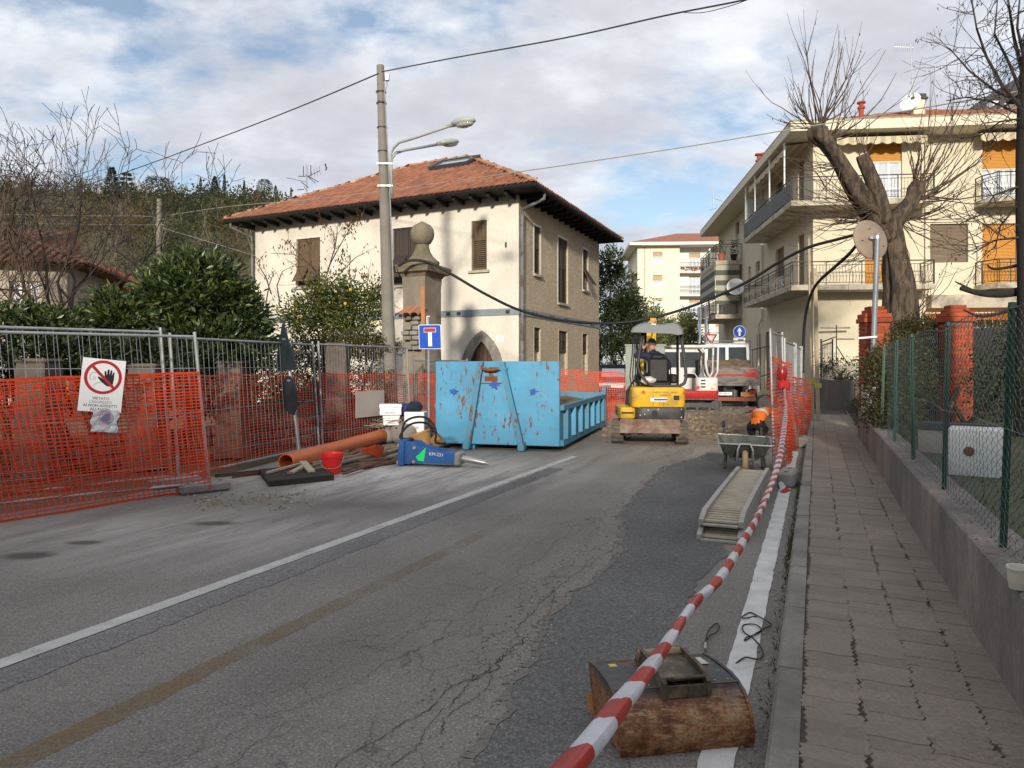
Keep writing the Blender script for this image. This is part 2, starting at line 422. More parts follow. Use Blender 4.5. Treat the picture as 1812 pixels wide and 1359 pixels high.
def jag(pts,amp,step,seed):
 out=[]
 for i in range(len(pts)-1):
  a,b=V(pts[i]).to_2d(),V(pts[i+1]).to_2d();n=max(1,int((b-a).length/step));d=(b-a).normalized();nn=V((-d.y,d.x))
  for k in range(n):
   q=a+(b-a)*(k/n);w_=mnoise.noise(V((q.x*3.1+seed,q.y*3.1,1.7)))*amp+mnoise.noise(V((q.x*11+seed,q.y*11,5)))*amp*.6*max(0,.6+mnoise.noise(V((q.x*1.1,q.y*1.1,8)))*1.6)+mnoise.noise(V((q.x*32+seed,q.y*32,2)))*amp*.22
   out.append(tuple(q+nn*w_))
 return out
pe=[G(*q)for q in((775,1500),(868,1330),(925,1195),(985,1085),(1052,1022),(1112,975),(1100,915),(1132,872),(1175,828),(1260,803),(1312,806))]
pr=[G(*q)for q in((1312,806),(1345,838),(1310,872),(1272,935),(1282,985),(1238,1030),(1206,1105),(1178,1180),(1130,1300),(1090,1420),(1055,1520))]
edge_l=jag(pe,.085,.04,0);edge_r=jag(pr,.05,.05,9)
pm_=MB();sheet(pm_,edge_l+edge_r,.005);pm_.build('asphalt_patch',m_patch,kind='structure')
rim=MB()
m_crumb=PM('crumbled_asphalt',(.19,.175,.155),.95,.3,9,bump=.7,bscale=50,fine=.3)
for i in range(len(edge_l)-1):
 a,b=V((*edge_l[i],0)),V((*edge_l[i+1],0));d=(b-a)
 if d.length<1e-4:continue
 nn=V((-d.y,d.x,0)).normalized()
 wa=.035+.045*abs(mnoise.noise(V((a.x*4,a.y*4,0))));wb=.035+.045*abs(mnoise.noise(V((b.x*4,b.y*4,0))))
 rim.add([a+nn*wa+Z*.003,b+nn*wb+Z*.003,b+Z*.008,a+Z*.008],[(0,3,2,1)])
rim.build('crumbled_edge',m_crumb,kind='structure')
stones=MB();rs=random.Random(8)
def pebble(mb,p,r,rg):
 k=5;a0=rg.random()*6;vs=[];h=r*rg.uniform(.5,.9)
 for j in range(k):
  t=a0+2*math.pi*j/k;q=r*rg.uniform(.7,1.15);vs.append((p[0]+q*math.cos(t),p[1]+q*math.sin(t),p[2]))
 b=len(vs)
 for j in range(k):
  v_=V(vs[j]);vs.append(tuple(V(p)+(v_-V(p))*rg.uniform(.45,.7)+Z*h))
 mb.add(vs,[tuple(range(b,b+k))]+[(j,(j+1)%k,b+(j+1)%k,b+j)for j in range(k)])
for _ in range(420):
 i=rs.randrange(len(edge_l));q=edge_l[i];pebble(stones,(q[0]+rs.gauss(-.03,.07),q[1]+rs.gauss(0,.06),.004),rs.uniform(.004,.013),rs)
for _ in range(500):
 a=lerp(G(620,1359),G(1040,960),rs.random());b=lerp(G(820,1359),G(1080,900),rs.random());q=lerp(a,b,rs.random());pebble(stones,(q.x,q.y,.003),rs.uniform(.003,.009),rs)
for _ in range(260):
 y=rs.uniform(2.4,13);pebble(stones,RP(rs.uniform(-.33,-.20),y,.003),rs.uniform(.003,.012),rs)
for _ in range(380):
 y=rs.uniform(2.6,12);pebble(stones,RP(rs.uniform(-4.3,-.6),y,.003),rs.uniform(.003,.007),rs)
for _ in range(230):
 a=G(rs.uniform(330,560),rs.gauss(884,9));pebble(stones,(a.x,a.y,.003),rs.uniform(.008,.024),rs)
m_grit=PM('grit',(.30,.25,.18),.95,.3,20,isl=.45)
stones.build('grit',m_grit,kind='stuff',label='loose pale grit and chips scattered over the road',cat='grit')
crk=MB();m_crack=PM('crack',(.035,.032,.029),1,.3,20)
def crack(p0,p1,seed,w0=.006):
 pts=jag([p0,p1],.10,.02,seed);rr=random.Random(seed)
 for i in range(len(pts)-1):
  a,b=V((*pts[i],.0045)),V((*pts[i+1],.0045));d=b-a;nn=V((-d.y,d.x,0)).normalized()
  wa=w0*(.35+abs(mnoise.noise(V((a.x*6,a.y*6,seed))))*2);wb=w0*(.35+abs(mnoise.noise(V((b.x*6,b.y*6,seed))))*2)
  crk.add([a-nn*wa,b-nn*wb,b+nn*wb,a+nn*wa],[(0,1,2,3)])
for k,(a,b)in enumerate((((590,1359),(880,1170)),((700,1359),(930,1120)),((780,1300),(985,1040)),((310,1359),(760,1140)),((880,1170),(1050,985)),((760,1140),(1060,900)))):
 crack(tuple(G(*a)[:2]),tuple(G(*b)[:2]),k*3+1,(.0022,.0028,.0025,.0014,.0018,.0014)[k])
crk.build('road_crack',m_crack,kind='structure')
def worn_paint(name,col,wear,scale=7):
 m,t,b,pos=base_mat(name);p=pos.outputs['Position']
 n=math_(t,'ADD',math_(t,'MULTIPLY',noise_(t,p,60,3,.7),.55),math_(t,'MULTIPLY',noise_(t,p,3,5),.45))
 f=ramp(t,n,[(wear-.06,0.),(wear+.04,1.)])
 c=mixc(t,ramp(t,noise_(t,p,5,4),[(.3,0.),(.7,1.)]),mul(col,.8),mul(col,1.1))
 L(t,mixc(t,f,(.13,.125,.12),c),b.inputs['Base Color']);b.inputs['Roughness'].default_value=.8
 bp=t.nodes.new('ShaderNodeBump');bp.inputs['Strength'].default_value=.4;bp.inputs['Distance'].default_value=.01;L(t,noise_(t,p,95,3,.7),bp.inputs['Height']);L(t,bp.outputs[0],b.inputs['Normal'])
 return m
def strip(name,cpts,z,mat,w0,seed=0,amp=.006):
 mb=MB();n=240
 pts=[lerp(V(cpts[0]),V(cpts[1]),i/n)for i in range(n+1)]
 d=(pts[-1]-pts[0]).normalized();nn=V((d.y,-d.x,0))
 L_=[p-nn*(w0/2+amp*mnoise.noise(V((p.x*9,p.y*9,seed))))+Z*z for p in pts];R_=[p+nn*(w0/2+amp*mnoise.noise(V((p.x*9,p.y*9,seed+7))))+Z*z for p in pts]
 for i in range(n):mb.quad(L_[i],R_[i],R_[i+1],L_[i+1])
 return mb.build(name,mat,kind='structure')
cA,cB=G(0,1176),G(1000,814)
cdir=(cB-cA).normalized()
strip('centre_line',(cA-cdir*9,cB+cdir*.5),.005,worn_paint('worn_white_paint',(.50,.49,.46),.40),.125)
strip('tar_seam',(cA-cdir*9+V((.24,-.06,0)),cB-cdir*1+V((.2,-.06,0))),.003,asphalt('tar_seam_asphalt',(.182,.172,.166),0,False),.23,3,.04)
m_fyl,t,b,pos=base_mat('faded_yellow_paint');p=pos.outputs['Position'];sx=t.nodes.new('ShaderNodeSeparateXYZ');L(t,p,sx.inputs[0])
c=mixc(t,ramp(t,noise_(t,p,60,3,.7),[(.35,.55),(.6,1.2)]),(.05,.04,.03),(.255,.165,.065));L(t,c,b.inputs['Base Color']);b.inputs['Roughness'].default_value=.9
al=math_(t,'MULTIPLY',ramp(t,math_(t,'ADD',math_(t,'MULTIPLY',noise_(t,p,2.0,5,.6),.6),math_(t,'MULTIPLY',noise_(t,p,40,3,.7),.4)),[(.40,.08),(.58,.62)]),ramp(t,math_(t,'DIVIDE',sx.outputs[1],12.0),[(.30,1.),(.45,.55),(.72,0.)]));L(t,al,b.inputs['Alpha'])
strip('yellow_line',(RP(-3.37,-6),RP(-3.12,8.7)),.0035,m_fyl,.15,5,.025)
strip('edge_line',(RP(-.40,-5),RP(-.40,13.5)),.005,worn_paint('edge_white_paint',(.62,.61,.58),.38),.135,2,.012)
m_kerb=PM('kerb_concrete',(.27,.25,.215),.9,.14,3,col2=(.13,.125,.11),amt2=.38,scale2=2.2,sharp2=.3,bump=.4,bscale=60,obj=.1,fine=.16)
kerb=thing('kerb',None,None,RP(-.13,0),kind='structure')
kp=None;kl=.98;kt=1/V((RS,1)).length
for i in range(-4,26):
 y0=i*kl*kt*1.0
 if y0>23.6:break
 if kp is None:
  mb=MB();o=RP(-.195,y0,-.1);u=RU*(kl-.008);n_=RN*.122
  mb.pbox(o,u,n_,Z*.205);mb.pbox(o+Z*.205+RN*.012,u,n_-RN*.018,Z*.012)
  kp=mb.build('kerb_stone',m_kerb,kerb)
  k0=y0
 else:
  c=kp.copy();COL.objects.link(c);c.location=kp.location+V((RS,1,0))*(y0-k0)+V((0,0,rs.uniform(-.004,.004)))+RN*rs.uniform(-.004,.004)
m_paver=PM('paver_concrete',(.275,.232,.187),.92,.15,4,col2=(.205,.175,.143),amt2=.4,scale2=1.3,sharp2=.4,bump=.45,bscale=90,obj=.08,isl=.0,fine=.25)
m_paver2=PM('paver_concrete_far',(.275,.232,.187),.92,.15,4,col2=(.205,.175,.143),amt2=.4,scale2=1.3,sharp2=.4,bump=.45,bscale=90,isl=.08,fine=.25)
side=thing('sidewalk',None,None,RP(.4,6),kind='structure')
bed=MB();sheet(bed,[RP(-.07,-6),RP(.90,-6),RP(.90,24.6),RP(-.07,24.6)],.107)
bed.build('sand_bed',PM('joint_sand',(.075,.066,.056),1,.3,10),side)
PL,PW=.2325,.1125
def paver(mb,o,jt=0.0,rg=None):
 gx,gy=.0022,.0004
 d=.008;e=.013
 lx=[0,.25,.5,.75];hy_=[0,d,0,-d]
 b_=[(x*PL,h)for x,h in zip(lx,hy_)]
 rgt=[(PL,0),(PL+e,PW*.25),(PL,PW*.5),(PL+e,PW*.75)]
 top=[((1-x)*PL,PW+h)for x,h in zip(lx,[0,-d,0,d])]
 lf=[(0,PW),(e,PW*.75),(0,PW*.5),(e,PW*.25)]
 out=b_+rgt+top+lf
 cx,cy=PL/2,PW/2
 q=[(cx+(x-cx)*(1-2*gx/PL),cy+(y-cy)*(1-2*gy/PW))for x,y in out]
 ti=(rg.uniform(-.012,.012),rg.uniform(-.012,.012))if rg else(0,0)
 zt=.118+(rg.uniform(-.0016,.0016)if rg else 0)
 k=len(q);tp=[o+RN*x+RU*y+Z*(zt+(x-cx)*ti[0]+(y-cy)*ti[1])for x,y in q];bt=[o+RN*x+RU*y+Z*.088 for x,y in q]
 mb.add(tp+bt,[tuple(range(k))]+[(i+k,(i+1)%k+k,(i+1)%k,i)for i in range(k)])
ncol=4;row0=2.15;rp_=random.Random(3)
step=PW*kt
proto=None;placed=0;far=MB()
for r_ in range(190):
 for c_ in range(ncol):
  y=row0+(r_+(.5 if c_%2 else 0))*step
  o=V((RS*y-.062,y,0))+RN*(c_*PL)
  if y>24.3:continue
  if placed<300:
   if proto is None:
    mb=MB();paver(mb,o);proto=mb.build('paver',m_paver,side);po=o
   else:
    c=proto.copy();COL.objects.link(c);c.location=proto.location+(o-po)+Z*rp_.uniform(-.002,.002)+RN*(rp_.uniform(-.001,.001)+.002*mnoise.noise(V((y*1.3,c_,0))));c.rotation_euler=(0,0,rp_.uniform(-.003,.003))
   placed+=1
  else:paver(far,o,rg=rp_)
for r_ in range(1,60):
 for c_ in range(ncol):
  y=row0-(r_-(.5 if c_%2 else 0))*step
  paver(far,V((RS*y-.062,y,0))+RN*(c_*PL),rg=rp_)
far.build('paver',m_paver2,side,kind='stuff')
cut=MB()
for i in range(150):
 y=-1.0+i*.19
 if y>24.2:break
 cut.pbox(RP(-.062,y)+RN*(ncol*PL+.012)+Z*.088,RN*.03,RU*(.19/kt*kt*1.06),Z*.024)
cut.build('edging_strip',m_paver2,side)
weeds=MB();rw=random.Random(12)
for _ in range(900):
 y=rw.choice((rw.gauss(9.2,1.2),rw.gauss(6.4,.5),rw.uniform(3,14)));p=RP(-.215+rw.gauss(-.012,.014),y,.0)
 h=rw.uniform(.012,.05);a=rw.uniform(0,6.28);d=V((math.cos(a),math.sin(a),0))
 weeds.add([p-d*.004,p+d*.004,p+d*.012+Z*h+V((d.y,-d.x,0))*h*.5],[(0,1,2)])
m_weed=LEAF('weed_leaf',[(0,(.035,.05,.012)),(.6,(.06,.085,.02)),(1,(.12,.12,.04))])
weeds.build('weeds',m_weed,kind='stuff',label='small green weeds growing in the gutter along the kerb',cat='weeds')
# ================================================================== RIGHT-HAND WALL, CHAIN-LINK FENCE AND GARDEN
WC,WT=.875,.62
wall=MB()
pts=[RP(WC,y)for y in(-6,0,4,8,12,15.6)]
prof=[(0,.09),(0,WT-.012),(.012,WT),(.26,WT+.004),(.26,.05)]
wl=MB()
ns=130
ra=[lerp(-6,15.4,i/ns)for i in range(ns+1)]
rings=[]
for y in ra:
 p=RP(WC,y);q=1+0*y
 j=mnoise.noise(V((y*2.1,0,0)))*.006
 rings.append([p+RN*(x+j*(1 if k in(1,2)else 0))+Z*(z_+(mnoise.noise(V((y*3,k,0)))*.006 if k in(2,3)else 0))for k,(x,z_)in enumerate(prof)])
wl.loft([r[::-1]for r in rings])
tag(wl.build('garden_wall',concrete_dk,loc=RP(WC,6)),'low stained concrete wall running beside the paved sidewalk','wall')
ch=MB();rr=random.Random(31)
for _ in range(420):
 y=rr.uniform(2.3,12);pebble(ch,RP(WC,y,WT+.002)+RN*rr.uniform(.015,.2),rr.uniform(.003,.010),rr)
ch.build('mortar_crumbs',PM('mortar_crumb',(.26,.23,.19),.95,.3,20,isl=.4),kind='stuff',label='crumbs of mortar lying on the wall top',cat='crumbs')
garden=MB();sheet(garden,[RP(WC+.26,-6,.42),RP(60,-6,.42),RP(60,24,.55),RP(WC+2.4,24,.55),RP(WC+.4,24,.55),RP(WC+.26,15.4,.5),RP(WC+.26,8,.45)])
garden.build('garden_ground',PM('garden_soil',(.10,.085,.06),.95,.3,2.2,col2=(.06,.075,.025),amt2=.5,scale2=1.5,sharp2=.3,bump=.7,bscale=16,fine=.25),kind='structure')
gl=MB();rg_=random.Random(5)
for _ in range(2600):
 y=rg_.uniform(2,9);p=RP(WC+rg_.uniform(.3,3.2),y,.43);h=rg_.uniform(.02,.10);a=rg_.uniform(0,6.28);d=V((math.cos(a),math.sin(a),0))
 gl.add([p-d*.008,p+d*.008,p+d*.02+Z*h+V((d.y,-d.x,0))*h*.6],[(0,1,2)])
gl.build('garden_weeds',m_weed,kind='stuff',label='patchy weeds on the garden soil behind the chain-link fence',cat='weeds')
m_green=PM('green_coated_steel',(.018,.075,.052),.5,.25,7,col2=(.05,.06,.045),amt2=.3,scale2=4,sharp2=.2)
m_wire=PM('green_wire',(.075,.105,.10),.4,.3,6,metal=.2)
FH=1.27
FC=WC+.105
fence=thing('chain_link_fence','green chain-link fence on top of the low concrete wall','fence',RP(FC,6,WT))
lean=[(.3,.07),(2.1,.05),(3.93,.035),(5.74,.02),(7.55,-.03),(9.37,.02),(11.2,0.03)]
for i,(y,ln)in enumerate(lean):
 mb=MB();p=RP(FC+.02,y,WT-.02);top=p+V((ln,-.02,FH+.03+(.02 if i in(2,3)else 0)))
 d=(top-p)
 for a,b in((RN*.036,RU*.005),(RN*.005,RU*.036)):
  mb.pbox(p-a/2-b/2,a,b,d)
 mb.build('post',m_green,fence)
 gc=MB();gc.tube([top+V((0,0,-.02)),top+Z*.012],[.022,.018],8)
 gc.build('post_cap',m_green,fence)
wm=MB();w_=.056;n_k=int(10.6/w_*1.0);nz=46;dz=FH/nz
rc=random.Random(2)
def fdisp(s_,z_):return mnoise.noise(V((s_*1.1,z_*1.4,3)))*.03,(mnoise.noise(V((s_*.9,7,0)))*.045-.015)*(z_/FH)
for k in range(n_k):
 s_=.4+k*w_;pp=[]
 for j in range(nz+1):
  off=(w_*.52 if(j+k)%2 else-w_*.52)
  z_=j*dz
  dn,dzv=fdisp(s_,z_)
  pp.append(RP(FC,0,WT+.02)+RU*(s_+off)+Z*(z_+dzv)+RN*(dn+(.004 if(j%2)else-.004)))
 if 5.6<s_<11.3 or s_<5.6:wm.tube(pp,.00165,3,False)
for zz_ in(.02,FH*.5,FH-.01):
 pp=[]
 for j in range(80):
  s_=.4+j*10.4/79;dn,dv=fdisp(s_,zz_);pp.append(RP(FC,0,WT+.02+zz_)+RU*s_+RN*dn+Z*dv)
 wm.tube(pp,.0022,4,False)
wm.build('wire_mesh',m_wire,fence)
# ================================================================== BUILDINGS
def facade(mb,o,u,n,Lu,zt,ops,depth=.16,m=0,z0=0.0):
 """wall plane at o along u (length Lu) from z0 to zt, with real openings (u0, z0, u1, z1) and reveals going inwards"""
 us=sorted({0,Lu,*[q for a in ops for q in(a[0],a[2])]});zs=sorted({z0,zt,*[q for a in ops for q in(a[1],a[3])]})
 flip=u.cross(Z).dot(n)<0
 def qd(a,b,c,d):mb.quad(*((a,b,c,d)if not flip else(d,c,b,a)),m)
 for i in range(len(us)-1):
  for j in range(len(zs)-1):
   cu,cz=(us[i]+us[i+1])/2,(zs[j]+zs[j+1])/2
   if any(a[0]<cu<a[2]and a[1]<cz<a[3]for a in ops):continue
   qd(o+u*us[i]+Z*zs[j],o+u*us[i+1]+Z*zs[j],o+u*us[i+1]+Z*zs[j+1],o+u*us[i]+Z*zs[j+1])
 for a in ops:
  c=[o+u*a[0]+Z*a[1],o+u*a[2]+Z*a[1],o+u*a[2]+Z*a[3],o+u*a[0]+Z*a[3]];b=[q-n*depth for q in c]
  for k in range(4):qd(c[k],c[(k+1)%4],b[(k+1)%4],b[k])
def tiles(mb,e0,e1,a0,a1,tw=.2,cl=.33,seed=0,lift=.02):
 """barrel roof tiles on the slope whose eave runs e0-e1 and whose top edge runs a0-a1"""
 rg=random.Random(seed);eu=(e1-e0);Le=eu.length;eu.normalize()
 up=a0-e0;up=up-eu*up.dot(eu);Ls=up.length;up.normalize();nn=eu.cross(up)
 if nn.z<0:nn=-nn
 l0=(a0-e0).dot(eu)/Ls;l1=(a1-e1).dot(eu)/Ls
 nr=int(Ls/cl)
 for r in range(nr+1):
  s0=r*cl-.05;x0=max(0,l0*max(s0,0));x1=Le+l1*max(s0,0)
  k0=math.ceil(x0/tw);k1=int(x1/tw)
  for k in range(k0,k1+1):
   x=k*tw;ht=.018+rg.uniform(-.006,.01);yaw=rg.uniform(-.02,.02)
   b=e0+eu*x+up*s0+nn*(lift+.03)
   t=e0+eu*(x+yaw)+up*min(s0+cl+.06,Ls)+nn*(lift+.005)
   w0,w1=tw*.40,tw*.33;vs=[]
   for q,w_ in((b,w0),(t,w1)):
    for i in range(5):
     an=math.pi*i/4;vs.append(q+eu*(-math.cos(an)*w_)+nn*(math.sin(an)*w_*.62+ht))
   mb.add(vs,[(i,i+1,i+6,i+5)for i in range(4)]+[(0,4,3,2,1)])
   mb.quad(b+eu*w0*.7-nn*.01,b+eu*(tw-w0*.7)-nn*.01,t+eu*(tw-w0*.7)-nn*.012,t+eu*w0*.7-nn*.012)
def ridge(parent,a,b,mat,r=.13,name='ridge_tile',ln=.42):
 n=max(1,int((b-a).length/ln));d=(b-a).normalized();sd=d.cross(Z).normalized();up=sd.cross(d)
 rg=random.Random(int(a.x*100));mesh=None
 for i in range(n):
  p=a+d*((b-a).length*i/n);q=p+d*(ln+.05)
  if mesh is None:
   mb=MB();vs=[]
   for c,rr_,h in((p,r*1.08,.045),(q,r*.9,.02)):
    for k in range(6):
     an=math.pi*k/5;vs.append(c+sd*math.cos(an)*rr_+up*(math.sin(an)*rr_*.8+h))
   mb.add(vs,[(k,k+1,k+7,k+6)for k in range(5)]+[(5,4,3,2,1,0)])
   mesh=mb.build(name,mat,parent);p0=p
  else:
   c=mesh.copy();COL.objects.link(c);c.location=mesh.location+(p-p0)+Z*rg.uniform(-.012,.012)
m_cream=PM('cream_render',(.71,.66,.57),.9,.07,1.4,col2=(.53,.48,.405),amt2=.36,scale2=.9,sharp2=.30,bump=.3,bscale=16,stretch=(1,1,.45),fine=.09)
m_rough=PM('pebbledash_render',(.54,.445,.32),.95,.12,1.1,col2=(.42,.34,.24),amt2=.45,scale2=.9,sharp2=.4,bump=1.0,bscale=11,fine=.42,bd=.06)
m_tile=PM('terracotta_tile',(.325,.137,.080),.85,.14,1.5,col2=(.25,.105,.062),amt2=.32,scale2=2.2,sharp2=.4,isl=.24,bump=.2,bscale=30)
m_mortar=PM('ridge_mortar',(.42,.27,.18),.9,.2,5,col2=(.30,.13,.07),amt2=.45,scale2=4,obj=.25)
m_shut=PM('brown_shutter',(.105,.066,.036),.75,.32,5,stretch=(8,8,.5),col2=(.16,.11,.07),amt2=.4,scale2=4,sharp2=.3,bump=.2)
m_shutd=PM('dark_shutter',(.052,.040,.032),.75,.25,5,stretch=(8,8,.5))
m_stone=PM('grey_stone',(.27,.25,.22),.9,.16,4,col2=(.15,.135,.115),amt2=.4,scale2=3,sharp2=.3,bump=.4,bscale=30,obj=.15,fine=.1)
m_stonelt=PM('pale_stone_sill',(.42,.38,.31),.9,.14,6,col2=(.22,.19,.15),amt2=.35,scale2=5,sharp2=.3)
m_plastdk=PM('dark_interior',(.03,.026,.022),.9,.2,4)
HC=V((.21,23,0));HA=V((-.891,.453,0)).normalized();HB=V((.380,.925,0)).normalized()
HNA=V((-HA.y,HA.x,0));HNA=HNA if HNA.y<0 else-HNA
HNB=V((HB.y,-HB.x,0));HNB=HNB if HNB.x>0 else-HNB
LA,LB,HT=11.25,9.3,7.15
house=thing('house','old two storey house with cream front, brown pebbledash side and terracotta hipped roof','house',HC)
fa=[(1.13,4.63,1.70,6.23),(3.59,4.3,4.82,6.25),(8.03,4.45,9.17,6.22),(.86,0,1.78,2.35)]
fb=[(1.36,4.6,1.96,6.2),(3.82,3.84,4.91,6.22),(6.9,4.6,7.6,6.24),(1.36,1.2,1.96,2.83),(3.9,1.2,4.9,2.83),(6.85,1.2,7.55,2.83)]
mb=MB();facade(mb,HC,HA,HNA,LA,HT,fa);mb.quad(HC+HA*LA,HC+HA*LA+HB*LB,HC+HA*LA+HB*LB+Z*HT,HC+HA*LA+Z*HT)
mb.build('front_wall',m_cream,house,label='smooth cream front wall in sun')
mb=MB();facade(mb,HC,HB,HNB,LB,HT,fb);mb.quad(HC+HB*LB,HC+HB*LB+HA*LA,HC+HB*LB+HA*LA+Z*HT,HC+HB*LB+Z*HT)
mb.build('side_wall',m_rough,house,label='rough brown pebbledash side wall')
OV=.80;EZ=7.02
def hp(a,b,z):return HC+HA*a+HB*b+Z*z
e=[hp(-OV,-OV,EZ),hp(LA+OV,-OV,EZ),hp(LA+OV,LB+OV,EZ),hp(-OV,LB+OV,EZ)]
ap0,ap1=hp(4.2,4.65,9.78),hp(6.6,4.65,9.78)
rb=MB()
for q in((e[1],e[0],ap0,ap1),(e[3],e[2],ap1,ap0)):rb.add(list(q),[(0,1,2,3)])
for q in((e[0],e[3],ap0),(e[2],e[1],ap1)):rb.add(list(q),[(0,1,2)])
rb.add([x-Z*.10 for x in e],[(0,1,2,3)])
for i in range(4):rb.quad(e[i]-Z*.10,e[(i+1)%4]-Z*.10,e[(i+1)%4],e[i])
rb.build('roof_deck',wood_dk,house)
tb=MB();tiles(tb,e[0],e[1],ap0,ap1,seed=1);tiles(tb,e[3],e[0],ap0,ap0,seed=2);tiles(tb,e[1],e[2],ap1,ap1,seed=3)
tb.build('roof_tiles',m_tile,house,kind='stuff')
for a,b in((e[0],ap0),(e[1],ap1),(ap0,ap1),(e[3],ap0)):ridge(house,a+Z*.02,b+Z*.02,m_mortar)
rf=None
for i in range(19):
 a=.1+i*.62
 if rf is None:
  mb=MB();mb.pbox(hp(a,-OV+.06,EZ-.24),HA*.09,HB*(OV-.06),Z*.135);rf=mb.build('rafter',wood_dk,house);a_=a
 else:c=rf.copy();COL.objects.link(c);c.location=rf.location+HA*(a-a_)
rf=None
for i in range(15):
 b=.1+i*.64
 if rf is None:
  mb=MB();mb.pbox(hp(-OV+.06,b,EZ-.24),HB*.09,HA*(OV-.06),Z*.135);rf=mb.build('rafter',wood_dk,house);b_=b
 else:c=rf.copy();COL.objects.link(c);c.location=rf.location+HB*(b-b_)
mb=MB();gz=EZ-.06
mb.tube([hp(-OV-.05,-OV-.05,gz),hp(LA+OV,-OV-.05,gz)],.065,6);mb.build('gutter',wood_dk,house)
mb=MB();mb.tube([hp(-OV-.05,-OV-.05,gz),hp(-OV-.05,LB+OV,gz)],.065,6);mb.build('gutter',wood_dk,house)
m_pipe=PM('old_downpipe',(.16,.165,.17),.6,.3,2,col2=(.08,.075,.07),amt2=.45,scale2=3)
mb=MB();q=-HA*.02-HB*.12+HNB*.1
mb.tube([hp(-OV-.02,.15,gz-.06),hp(-OV-.02,.15,gz-.22),hp(-.45,.08,gz-.38),hp(-.12,.05,gz-.5),hp(-.1,.05,gz-.75),hp(-.1,.05,3),hp(-.1,.05,0)],.055,8)
mb.build('downpipe',m_pipe,house)
mb=MB();mb.tube([hp(LA+OV-.3,-OV,gz-.05),hp(LA+OV-.3,-OV,gz-.2),hp(LA+.1,-.1,gz-.5),hp(LA+.06,-.1,gz-.8),hp(LA+.06,-.1,0)],.05,8);mb.build('downpipe',m_pipe,house)
m_band=PM('grey_steel_band',(.20,.235,.255),.55,.14,3,col2=(.27,.28,.28),amt2=.35,scale2=2)
mb=MB();mb.pbox(hp(.0,0,3.16)+HNA*.002,HA*LA,HNA*.03,Z*.21);mb.build('tie_band',m_band,house)
mb=MB();mb.pbox(hp(0,.0,3.16)+HNB*.002-HB*.03,HB*(LB+.03),HNB*.03,Z*.21);mb.build('tie_band',m_band,house)
bp_=None
for ax,n_,tt in((HA,HNA,(.3,2.1,2.5,3.9,4.4,5.8,6.3,8.6)),(HB,HNB,(1.1,1.4,2.8,3.1,4.4,4.7,6.1,6.4,7.8,8.1))):
 mb=MB();mb.pbox(hp(0,0,3.21)+n_*.032,ax*.13,n_*.03,Z*.11);mb.cyl(hp(0,0,3.265)+n_*.06+ax*.065,hp(0,0,3.265)+n_*.085+ax*.065,.03,n=6)
 p0=mb.build('bolt_plate',steel_dk,house);l0=p0.location.copy()
 for i,t_ in enumerate(tt):
  c=p0 if i==0 else p0.copy()
  if i:COL.objects.link(c)
  c.location=l0+ax*t_
def shutter(parent,o,u,n,x0,z0,x1,z1,leaves=2,mat=None,louvre=.62,awn=False,depth=.10):
 """closed louvred shutter leaves in an opening; awn = lower flap pushed out"""
 mat=mat or m_shut;wd=(x1-x0)/leaves
 for k in range(leaves):
  a=x0+k*wd;mb=MB();b0=o-n*depth
  fr=.055
  mb.pbox(b0+u*(a+.008)+Z*z0,u*fr,n*.045,Z*(z1-z0));mb.pbox(b0+u*(a+wd-.008-fr)+Z*z0,u*fr,n*.045,Z*(z1-z0))
  lz=z0+(z1-z0)*louvre
  for zz_ in(z0,lz-.03,z1-.07):mb.pbox(b0+u*(a+.008+fr)+Z*zz_,u*(wd-.016-2*fr),n*.04,Z*.07)
  ob=mb.build('shutter',mat,parent)
  mb=MB()
  npk=3;pw=(wd-.016-2*fr)/npk
  for j in range(npk):mb.pbox(b0+u*(a+.008+fr+j*pw+.003)+Z*(lz+.04),u*(pw-.006),n*.022,Z*(z1-.07-lz-.04))
  mb.build('plank_panel',mat,ob)
  mb=MB()
  ns_=max(4,int((lz-.03-z0-.07)/.06))
  if awn:
   hl=lz-.03-z0-.07;dn=n*.55-Z*.84
   top=b0+u*(a+fr)+Z*(lz-.03)+n*.03
   for j in range(ns_):mb.pbox(top+dn*(hl*j/ns_),u*(wd-2*fr),dn*(hl/ns_*.8),dn.cross(u)*.012)
   for x_ in(0,wd-2*fr-.03):mb.pbox(top+u*x_,u*.03,dn*hl,dn.cross(u)*.03)
  else:
   for j in range(ns_):
    zz_=z0+.07+(lz-.03-z0-.07)*j/ns_
    vs=b0+u*(a+.008+fr)+Z*zz_;W_=u*(wd-.016-2*fr)
    mb.pbox(vs+n*.004+Z*.035,W_,n*.026-Z*.034,Z*.012)
  mb.build('louvre',mat,ob)
 mb=MB();mb.quad(o-n*(depth+.03)+u*x0+Z*z0,o-n*(depth+.03)+u*x1+Z*z0,o-n*(depth+.03)+u*x1+Z*z1,o-n*(depth+.03)+u*x0+Z*z1);mb.build('window_back',m_plastdk,parent)
def sill(parent,o,u,n,x0,x1,z,mat,ext=.1,h=.08,out=.09):
 mb=MB();mb.pbox(o+u*(x0-ext)+Z*(z-h)-n*.02,u*(x1-x0+2*ext),n*(out+.02),Z*h);mb.build('window_sill',mat,parent)
def surround(parent,o,u,n,x0,z0,x1,z1,mat,w_=.07):
 mb=MB();p=o+n*.003
 mb.pbox(p+u*(x0-w_)+Z*z0,u*w_,n*.012,Z*(z1-z0+w_));mb.pbox(p+u*x1+Z*z0,u*w_,n*.012,Z*(z1-z0+w_));mb.pbox(p+u*x0+Z*z1,u*(x1-x0),n*.012,Z*w_)
 mb.build('window_surround',mat,parent)
m_wsur=PM('painted_surround',(.66,.62,.54),.85,.1,3)
